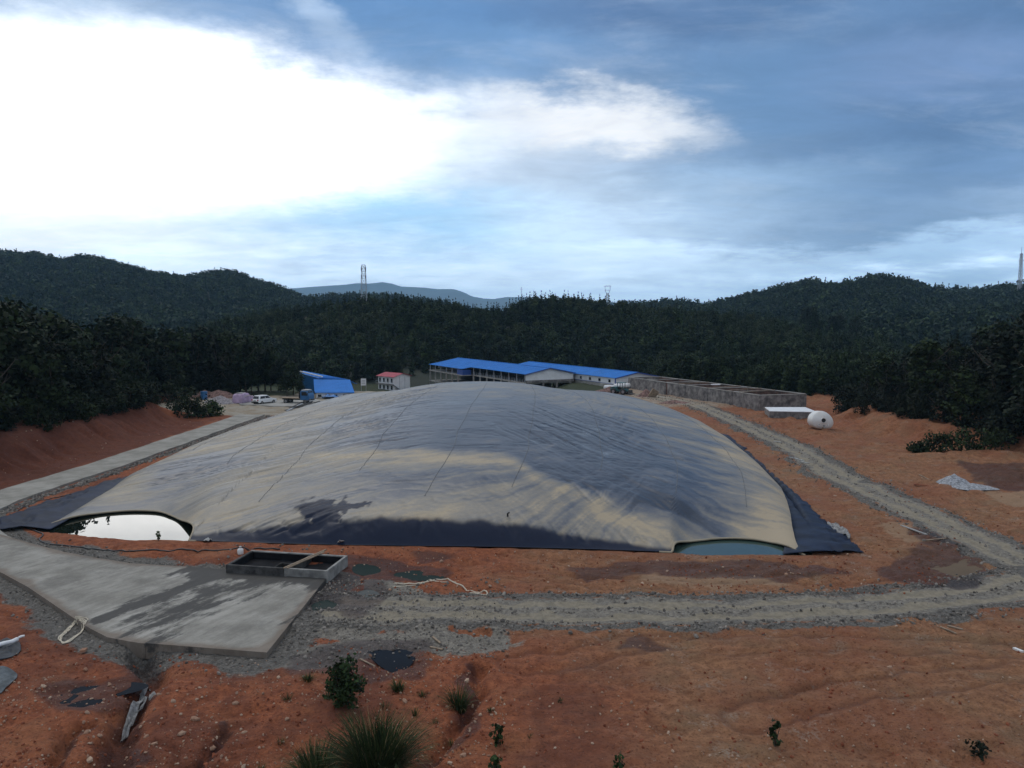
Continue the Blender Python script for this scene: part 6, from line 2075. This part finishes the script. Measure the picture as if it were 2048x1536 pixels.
sheet('blue_tarp', [tuple(at(a, b)[:2]) for a, b in ((640, 800), (668, 798), (712, 797), (712, 791), (680, 790), (650, 792))], 'blue_tarp', 'blue tarpaulin spread over a low stack before the blue shed', 'tarpaulin', 51, 0.8, lift_=0.25)

# site cabin with red roof
cab = thing('site_cabin', 'two-storey white site cabin with a red roof and outside stair', 'cabin', (0, 0, 0))
cc = along(788, 781, 214); zb = -4.4
UC = Vector((0.64, 0.77, 0)); VC = Vector((0.77, -0.64, 0))    # facade runs along UC away from us, gable faces along VC
O = Vector((cc.x, cc.y, zb))
def C_(l, w, z): return O + UC * l - VC * w * 0 + VC * 0 + Vector((0, 0, z)) + Vector((0, 0, 0))
XL = V3(757, 780, 219); XM = V3(788, 781, 213.5); XR = V3(820, 775, 219)
fz = zb; tz_ = V3(788, 754.5, 213.5).z
ua = (Vector((XL.x, XL.y, 0)) - Vector((XM.x, XM.y, 0))); ub = (Vector((XR.x, XR.y, 0)) - Vector((XM.x, XM.y, 0)))
c0 = Vector((XM.x, XM.y, 0)); c1 = c0 + ua; c2_ = c0 + ua + ub; c3 = c0 + ub
def seg_w(nm, p, q, z0, z1, mat, th_=.12, par=cab):
    mb = MB(); d = q - p; mb.box(((p.x + q.x) / 2, (p.y + q.y) / 2, (z0 + z1) / 2), (d.length - .13, th_, z1 - z0), rotz(math.atan2(d.y, d.x))); return mb.build(nm, M[mat], par)
seg_w('front_wall', c1, c0, fz - 1, tz_, 'white'); seg_w('gable_wall', c0, c3, fz - 1, tz_ + .1, 'white'); seg_w('back_wall', c3, c2_, fz - 1, tz_, 'white'); seg_w('gable_wall', c2_, c1, fz - 1, tz_, 'white')
zr_ = tz_ + 0.85
m0 = c0.lerp(c3, .5); m1 = c1.lerp(c2_, .5)
ex = ua.normalized() * .5; ey = ub.normalized() * 0.6
up = lambda p, z: Vector((p.x, p.y, z))
ribbed_roof('roof_sheet', up(c0 - ex - ey, tz_), up(c1 + ex - ey, tz_), up(m1 + ex, zr_), up(m0 - ex, zr_), 'red_roof', cab, sheets=4)
ribbed_roof('roof_sheet', up(c3 - ex + ey, tz_), up(c2_ + ex + ey, tz_), up(m1 + ex, zr_), up(m0 - ex, zr_), 'red_roof', cab, sheets=4)
gable('gable_top', [up(c0, tz_ + .1), up(c3, tz_ + .1), up(m0, zr_ - .05)], .1, 'white', cab, ua.normalized())
gable('gable_top', [up(c1, tz_), up(c2_, tz_), up(m1, zr_ - .05)], .1, 'white', cab, ua.normalized())
hh = (tz_ - fz) / 2
nrm_f = -ey.normalized()
for fl in (0, 1):
    for i in range(4):
        t = (i + .5) / 4
        p = c1.lerp(c0, t) + nrm_f * .08; ang = math.atan2(ua.y, ua.x)
        f = MB(); f.box((p.x, p.y, fz + fl * hh + hh * .5), (.85, .06, hh * .62), rotz(ang)); fo = f.build('window', M['chrome'], cab)
        p = p + nrm_f * .05; g = MB(); g.box((p.x, p.y, fz + fl * hh + hh * .5), (.65, .04, hh * .5), rotz(ang)); g.build('pane', M['glass'], fo)
w_ = (c1 + c0) / 2 + nrm_f * .5; mb = MB(); mb.box((w_.x, w_.y, fz + hh), (ua.length, .9, .12), rotz(math.atan2(ua.y, ua.x))); mb.build('walkway', M['concrete_dark'], cab)
mb = MB(); a = c1 + nrm_f * .95; b = c0 + nrm_f * .95; mb.beam(up(a, fz + hh + .8), up(b, fz + hh + .8), .06); 
for i in range(6): q_ = a.lerp(b, i / 5); mb.beam(up(q_, fz + hh), up(q_, fz + hh + .8), .05)
mb.build('railing', M['steel'], cab)
mb = MB(); s0 = c0 + nrm_f * .5; g0 = c0.lerp(c3, .45) + nrm_f * .6 - ex * 1.4
mb.beam(up(s0, fz + hh), up(g0 , fz + .1), .7, .12); mb.build('stair', M['steel'], cab)
for i in (1, 2):
    p = c0.lerp(c3, i / 3) - ua.normalized() * .08; mb = MB(); mb.beam(up(p, fz - .5), up(p, tz_), .08, .08); mb.build('panel_joint', M['steel'], cab)

# notice board
pb = V3(727, 764, 200)
nb = thing('notice_board', 'white notice board on two posts left of the red roofed cabin', 'notice board', (pb.x, pb.y, 0))
nb['label'] = 'white notice board on two posts before the wooded hill beside the cabin'
mb = MB(); mb.box((0, 0, pb.z), (1.35, .10, 1.75)); mb.build('panel', M['white'], nb)
for s in (-.6, .6):
    mb = MB(); mb.beam((s, .08, -4.9), (s, .08, pb.z + .8), .1); mb.build('post', M['steel'], nb)
for i in range(3):
    mb = MB(); mb.box((0, -.06, pb.z + .45 - i * .42), (.95, .02, .12)); mb.build('printed_line', M['chrome'], nb)


# ------------------------------------------------------------------ vehicles
def wheel(par, x, y, r, w, name='wheel'):
    mb = MB(); mb.lathe([(r * .55, -w / 2), (r * .9, -w / 2), (r, -w * .35), (r, w * .35), (r * .9, w / 2), (r * .55, w / 2), (r * .55, -w / 2)], (x, y, r), (0, 1, 0), 18)
    o = mb.build('wheel', M['black_rubber'], par, True)
    mb = MB(); mb.lathe([(0, -w * .42), (r * .56, -w * .42), (r * .56, w * .42), (0, w * .42)], (x, y, r), (0, 1, 0), 14); mb.build('rim', M['chrome'], o)
    return o


def make_car(name, label, paint, covered=False):
    t = thing(name, label, 'car')
    # side profile x (length), z
    lower = [(-2.2, .35), (-2.25, .75), (-2.1, 1.02), (1.0, 1.02), (2.15, .85), (2.28, .6), (2.2, .33)]
    mb = MB(); mb.prism(lower, (1, 0, 0), (0, 0, 1), (0, 1, 0), -.88, .88); o = mb.build('body', paint, t)
    bv = o.modifiers.new('bevel', 'BEVEL'); bv.width = .09; bv.segments = 3
    mb = MB(); k = .72
    bot = [(-2.08, 1.0), (1.02, 1.0)]; top = [(-1.75, 1.62), (0.15, 1.64)]
    vs_ = [(x, s * .84, z) for s in (-1, 1) for x, z in bot] + [(x, s * .66, z) for s in (-1, 1) for x, z in top]
    mb.add(vs_, [(0, 1, 5, 4), (3, 2, 6, 7), (2, 0, 4, 6), (1, 3, 7, 5), (4, 5, 7, 6)]); o = mb.build('cabin', paint, t)
    bv = o.modifiers.new('bevel', 'BEVEL'); bv.width = .07; bv.segments = 2
    def pane(nm, pts): 
        mb = MB(); mb.add(pts, [(0, 1, 2, 3)]); o = mb.build(nm, M['glass'], t); sd = o.modifiers.new('t', 'SOLIDIFY'); sd.thickness = .02; sd.offset = 0; return o
    for s in (-1, 1):
        y = lambda z: s * (.84 - (z - 1) / .63 * .18 + .018)
        pane('side_window', [(-1.75, y(1.08), 1.08), (-.55, y(1.08), 1.08), (-.55, y(1.52), 1.52), (-1.55, y(1.52), 1.52)])
        pane('side_window', [(-.48, y(1.08), 1.08), (.72, y(1.08), 1.08), (.15, y(1.52), 1.52), (-.48, y(1.52), 1.52)])
        for x in (-1.38, 1.42): wheel(t, x, s * .80, .34, .22)
        mb = MB(); mb.box((-2.2, s * .7, .88), (.12, .28, .2)); mb.build('tail_light', M['lamp_red'], t)
        mb = MB(); mb.box((2.2, s * .68, .72), (.16, .32, .14)); mb.build('headlight', M['chrome'], t)
        mb = MB(); mb.box((.75, s * .96, 1.08), (.14, .2, .14)); mb.build('mirror', paint, t)
    pane('rear_window', [(-2.07, -.68, 1.10), (-2.07, .68, 1.10), (-1.84, .58, 1.53), (-1.84, -.58, 1.53)])
    pane('windscreen', [(.99, -.70, 1.08), (.99, .70, 1.08), (.27, .58, 1.56), (.27, -.58, 1.56)])
    mb = MB(); mb.box((-2.24, 0, .48), (.12, 1.6, .26)); mb.build('bumper', M['black_rubber'], t)
    mb = MB(); mb.box((-2.285, 0, .78), (.02, .5, .12)); mb.build('number_plate', M['chrome'], t)
    return t


p = at(520, 808)
car = make_car('white_car', 'white hatchback parked at the edge of the wood in the yard', M['car_white'])
car.location = (p.x + .4, p.y + 1.2, h1(p.x, p.y)); car.rotation_euler = (0, 0, R(62))
# car shape under a pink cover
p = at(483, 806)
pk = thing('covered_car', 'car-sized shape under a rumpled pink cover beside the white hatchback', 'covered car', (p.x, p.y + 1.2, h1(p.x, p.y)), R(80))
nx, ny = 26, 18
prof_x = [-2.4, -2.25, -1.95, -1.2, 0.2, 1.0, 2.1, 2.4]; prof_z = [0, .9, 1.6, 1.72, 1.7, 1.2, .95, 0]
xs = np.linspace(-2.4, 2.4, nx); vv = np.linspace(-1, 1, ny)
X, Vv = np.meshgrid(xs, vv, indexing='ij')
hz = np.interp(X, prof_x, prof_z)
yy = np.sign(Vv) * np.minimum(np.abs(Vv) * 1.25, 1.0) * 0.95
zz = hz * (1 - sst(np.abs(Vv), .72, 1.0)) + (fbm(X * 2, Vv * 3, 71, 3) - .5) * .28
yy = yy + (fbm(X * 3, Vv * 2, 73, 3) - .5) * .25
ps = link('cover_sheet', np_mesh('cover_sheet', np.stack([X.ravel(), yy.ravel(), np.maximum(zz, 0.02).ravel()], 1), grid_faces(nx, ny), M['pink']), pk)
mb = MB(); mb.tube([(-1.9, -1.06, 1.15), (0, -1.1, 1.3), (1.4, -1.06, .9)], .04, 5); mb.build('tie_rope', M['rope'], pk)
mb = MB(); mb.box((-.9, 0, 1.76), (1.5, 1.2, .06)); mb.build('roof_patch', M['plastic_pale'], pk)

# blue flatbed truck
p = at(596, 806)
tk = thing('flatbed_truck', 'blue flatbed truck with an empty timber deck parked by the blue shed', 'truck', (p.x, p.y, h1(p.x, p.y)), R(-14))
mb = MB(); mb.box((0.1, .35, .78), (6.0, .14, .2)); mb.box((0.1, -.35, .78), (6.0, .14, .2)); mb.build('chassis', M['black_rubber'], tk)
for i in range(9):
    mb = MB(); mb.box((-3.0 + i * .47, 0, 1.02), (.455, 2.1, .1)); mb.build('deck_plank', M['wood'], tk)
mb = MB(); mb.box((0.99 - .2, 0, 1.5), (.08, 2.1, .95)); mb.build('headboard', M['wood_dark'], tk)
cabp = [(1.0, .7), (1.0, 2.3), (1.25, 2.45), (2.35, 2.42), (2.75, 1.55), (2.8, .65)]
mb = MB(); mb.prism(cabp, (1, 0, 0), (0, 0, 1), (0, 1, 0), -1.02, 1.02); o = mb.build('cab', M['blue_truck'], tk); bv = o.modifiers.new('b', 'BEVEL'); bv.width = .08; bv.segments = 2
mb = MB(); mb.add([(2.70, -.88, 1.62), (2.70, .88, 1.62), (2.42, .82, 2.30), (2.42, -.82, 2.30)], [(0, 1, 2, 3)]); o = mb.build('windscreen', M['glass'], tk); o.modifiers.new('t', 'SOLIDIFY').thickness = .05
for s in (-1, 1):
    mb = MB(); mb.add([(1.3, s * 1.04, 1.55), (2.4, s * 1.04, 1.55), (2.2, s * 1.04, 2.2), (1.3, s * 1.04, 2.2)], [(0, 1, 2, 3)]); o = mb.build('door_window', M['glass'], tk); o.modifiers.new('t', 'SOLIDIFY').thickness = .03
    wheel(tk, 2.0, s * .88, .45, .28); wheel(tk, -1.9, s * .82, .45, .42)
    mb = MB(); mb.box((2.80, s * .72, .92), (.08, .3, .2)); mb.build('headlight', M['chrome'], tk)
    mb = MB(); mb.beam((2.5, s * 1.05, 2.1), (2.6, s * 1.35, 2.1), .05); mb.box((2.6, s * 1.35, 1.85), (.08, .18, .5)); mb.build('mirror', M['black_rubber'], tk)
mb = MB(); mb.box((2.84, 0, .62), (.12, 2.0, .24)); mb.build('bumper', M['white'], tk)
mb = MB(); mb.box((1.75, 0, 2.50), (1.2, 1.6, .14)); mb.build('roof_rack', M['plastic_pale'], tk)

# green wheel loader behind the crown of the cover
p = at(1240, 788)
ld = thing('wheel_loader', 'small dark green wheel loader with a driver canopy behind the cover', 'loader', (p.x, p.y, h1(p.x, p.y)), R(-35))
mb = MB(); mb.prism([(-1.9, .6), (-1.9, 1.3), (-1.4, 1.5), (-.4, 1.5), (-.3, .6)], (1, 0, 0), (0, 0, 1), (0, 1, 0), -.6, .6); mb.build('engine_hood', M['green_machine'], ld)
mb = MB(); mb.box((.6, 0, .75), (2.0, .8, .4)); mb.build('chassis', M['green_machine'], ld)
for x, y in ((-.3, -.6), (-.3, .6), (.8, -.6), (.8, .6)):
    mb = MB(); mb.beam((x, y, .9), (x, y, 2.3), .1); mb.build('canopy_post', M['green_machine'], ld)
mb = MB(); mb.box((.25, 0, 2.36), (1.5, 1.5, .1)); mb.build('canopy', M['green_machine'], ld)
mb = MB(); mb.box((-.05, 0, 1.15), (.5, .6, .5)); mb.build('seat', M['black_rubber'], ld)
for x in (-1.1, 1.1):
    for s in (-1, 1): wheel(ld, x, s * .78, .58, .4)
for s in (-.4, .4):
    mb = MB(); mb.beam((.9, s, 1.2), (2.3, s, .6), .16); mb.build('lift_arm', M['green_machine'], ld)
mb = MB(); mb.prism([(2.2, .15), (3.0, .1), (3.0, .16), (2.4, .3), (2.3, .95), (2.2, .95)], (1, 0, 0), (0, 0, 1), (0, 1, 0), -.95, .95); mb.build('bucket', M['wood_dark'], ld)
for px, py, sx, lab in ((1218, 775, 2.2, 'white plastic wrapped bale behind the green loader'), (1238, 772, 2.3, 'white plastic wrapped bale at the middle of the bale row'), (1254, 771, 1.9, 'white plastic wrapped bale nearest the roofless basins')):
    y = 172; p = along(px, py, y); mb = MB()
    mb.lathe([(0, -sx / 2), (.42, -sx / 2), (.52, -sx / 2 + .12), (.52, sx / 2 - .12), (.42, sx / 2), (0, sx / 2)], (0, 0, 0), (1, .2, 0), 14)
    tag(mb.build('wrapped_bale', M['white'], None, True, (p.x, y, p.z)), lab, 'bale', 'white wrapped bales')
    mb = MB(); z0 = h1(p.x, y); mb.box((p.x, y, (z0 + p.z - .5) / 2), (sx * .9, 1.0, max(.1, p.z - .52 - z0))); tag(mb.build('timber_stack', M['wood_dark']), lab.replace('white plastic wrapped bale', 'dark timber stack under the white bale'), 'timber stack', 'timber stacks under the bales')


# ------------------------------------------------------------------ pylons and masts
def lattice(name, label, base, h, w0, w1, r, bays, arms, mat='steel', head=None, cat='pylon'):
    t = thing(name, label, cat, base)
    corner = lambda k, z: Vector((((-1, 1, 1, -1)[k]) * (w0 + (w1 - w0) * z / h) / 2, ((-1, -1, 1, 1)[k]) * (w0 + (w1 - w0) * z / h) / 2, z))
    for k in range(4):
        mb = MB(); mb.tube([corner(k, -2), corner(k, h)], r, 5); mb.build('leg', M[mat], t)
    mb = MB()
    zz = [h * (1 - (1 - i / bays) ** 1.15) for i in range(bays + 1)]
    for a, b in zip(zz[:-1], zz[1:]):
        for k in range(4):
            mb.tube([corner(k, a), corner((k + 1) % 4, b)], r * .6, 4); mb.tube([corner((k + 1) % 4, a), corner(k, b)], r * .6, 4); mb.tube([corner(k, b), corner((k + 1) % 4, b)], r * .6, 4)
    mb.build('bracing', M[mat], t)
    for z, L in arms:
        mb = MB(); mb.tube([(-L, 0, z), (L, 0, z)], r * .9, 4); mb.tube([(-L, 0, z), (0, 0, z + .09 * h)], r * .6, 4); mb.tube([(L, 0, z), (0, 0, z + .09 * h)], r * .6, 4); mb.build('crossarm', M[mat], t)
    return t


pp = along(728, 600, 352); lattice('lattice_tower', 'tall slim lattice tower rising above the crest of the wooded hill', (pp.x, 352, pp.z - 6), 21.5, 2.9, 1.5, 0.075, 9, [(15.4, 1.3), (18.6, 1.1)])
for i, (dx_, z) in enumerate(((-.9, 19.6), (.9, 19.6), (-.9, 16.3), (.9, 16.3))):
    mb = MB(); mb.box((pp.x + dx_, 352, pp.z - 6 + z), (.5, .4, 1.6)); tag(mb.build('antenna_panel', M['steel'], bpy.data.objects['lattice_tower'], False), None)
    o = bpy.data.objects[[q.name for q in bpy.data.objects['lattice_tower'].children if q.name.startswith('antenna_panel')][-1]]
    o.data.transform(Matrix.Translation((-pp.x, -352, -(pp.z - 6))))
pp = along(1215, 600, 420)
py_ = lattice('power_pylon', 'pale power pylon with a forked head behind the crest of the wooded hill', (pp.x, 420, pp.z - 8), 11.5, 2.0, 1.0, 0.12, 6, [])
for s in (-1, 1):
    mb = MB(); mb.tube([(s * .4, 0, 11.2), (s * 1.3, 0, 13.2), (s * 1.3, 0, 15.2), (s * 0.5, 0, 15.6)], .13, 5); mb.build('fork_arm', M['steel'], py_)
mb = MB(); mb.tube([(-1.9, 0, 15.3), (1.9, 0, 15.3)], .13, 5); mb.tube([(-1.2, 0, 13.2), (1.2, 0, 13.2)], .1, 5); mb.build('crossarm', M['steel'], py_)
pp = along(1763, 553, 800)
py2 = lattice('power_pylon', 'distant portal pylon on the highest top of the far hills', (pp.x, 800, pp.z - 14), 12, 4, 2.4, 0.22, 5, [])
mb = MB(); mb.tube([(-4.5, 0, 15.5), (4.5, 0, 15.5)], .3, 5)
for s in (-1, 1): mb.tube([(s * 1.2, 0, 12), (s * 3.2, 0, 15.5)], .25, 5); mb.tube([(s * 4.3, 0, 15.5), (s * 4.3, 0, 17.6)], .25, 5)
mb.build('crossarm', M['steel'], py2)
pp = along(2040, 566, 760)
ms = lattice('radio_mast', 'tall thin radio mast on the far ridge at the picture border', (pp.x, 760, pp.z - 12), 40, 3.0, 1.5, 0.2, 12, [(33, 2.6)], 'steel', cat='mast')
mb = MB(); mb.tube([(0, 0, 40), (0, 0, 46)], .2, 5); mb.build('antenna', M['steel'], ms)
pp = along(1043, 596, 380)
mt = thing('pole_mast', 'single thin pole with a small crosspiece on the wooded crest', 'mast', (pp.x, 380, pp.z - 7))
mb = MB(); mb.tube([(0, 0, -1), (0, 0, 12.2)], [.16, .1], 6); mb.build('pole', M['steel'], mt)
mb = MB(); mb.tube([(-.7, 0, 11.2), (.7, 0, 11.2)], .09, 5); mb.build('crossarm', M['steel'], mt)

# ------------------------------------------------------------------ the air
hz_m = bpy.data.materials.new('haze'); hz_m.use_nodes = True
nt_ = hz_m.node_tree; nt_.nodes.clear()
ho = nt_.nodes.new('ShaderNodeOutputMaterial'); hv = nt_.nodes.new('ShaderNodeVolumePrincipled')
hv.inputs['Color'].default_value = (0.40, 0.70, 1.0, 1); hv.inputs['Density'].default_value = HAZE
nt_.links.new(hv.outputs[0], ho.inputs['Volume'])
mb = MB(); mb.box((0, 7000, 277), (22000, 18000, 584))
hz_o = mb.build('haze', hz_m)
tag(hz_o, 'thin blue haze between the near woods and the far mountains', None, None, 'stuff')
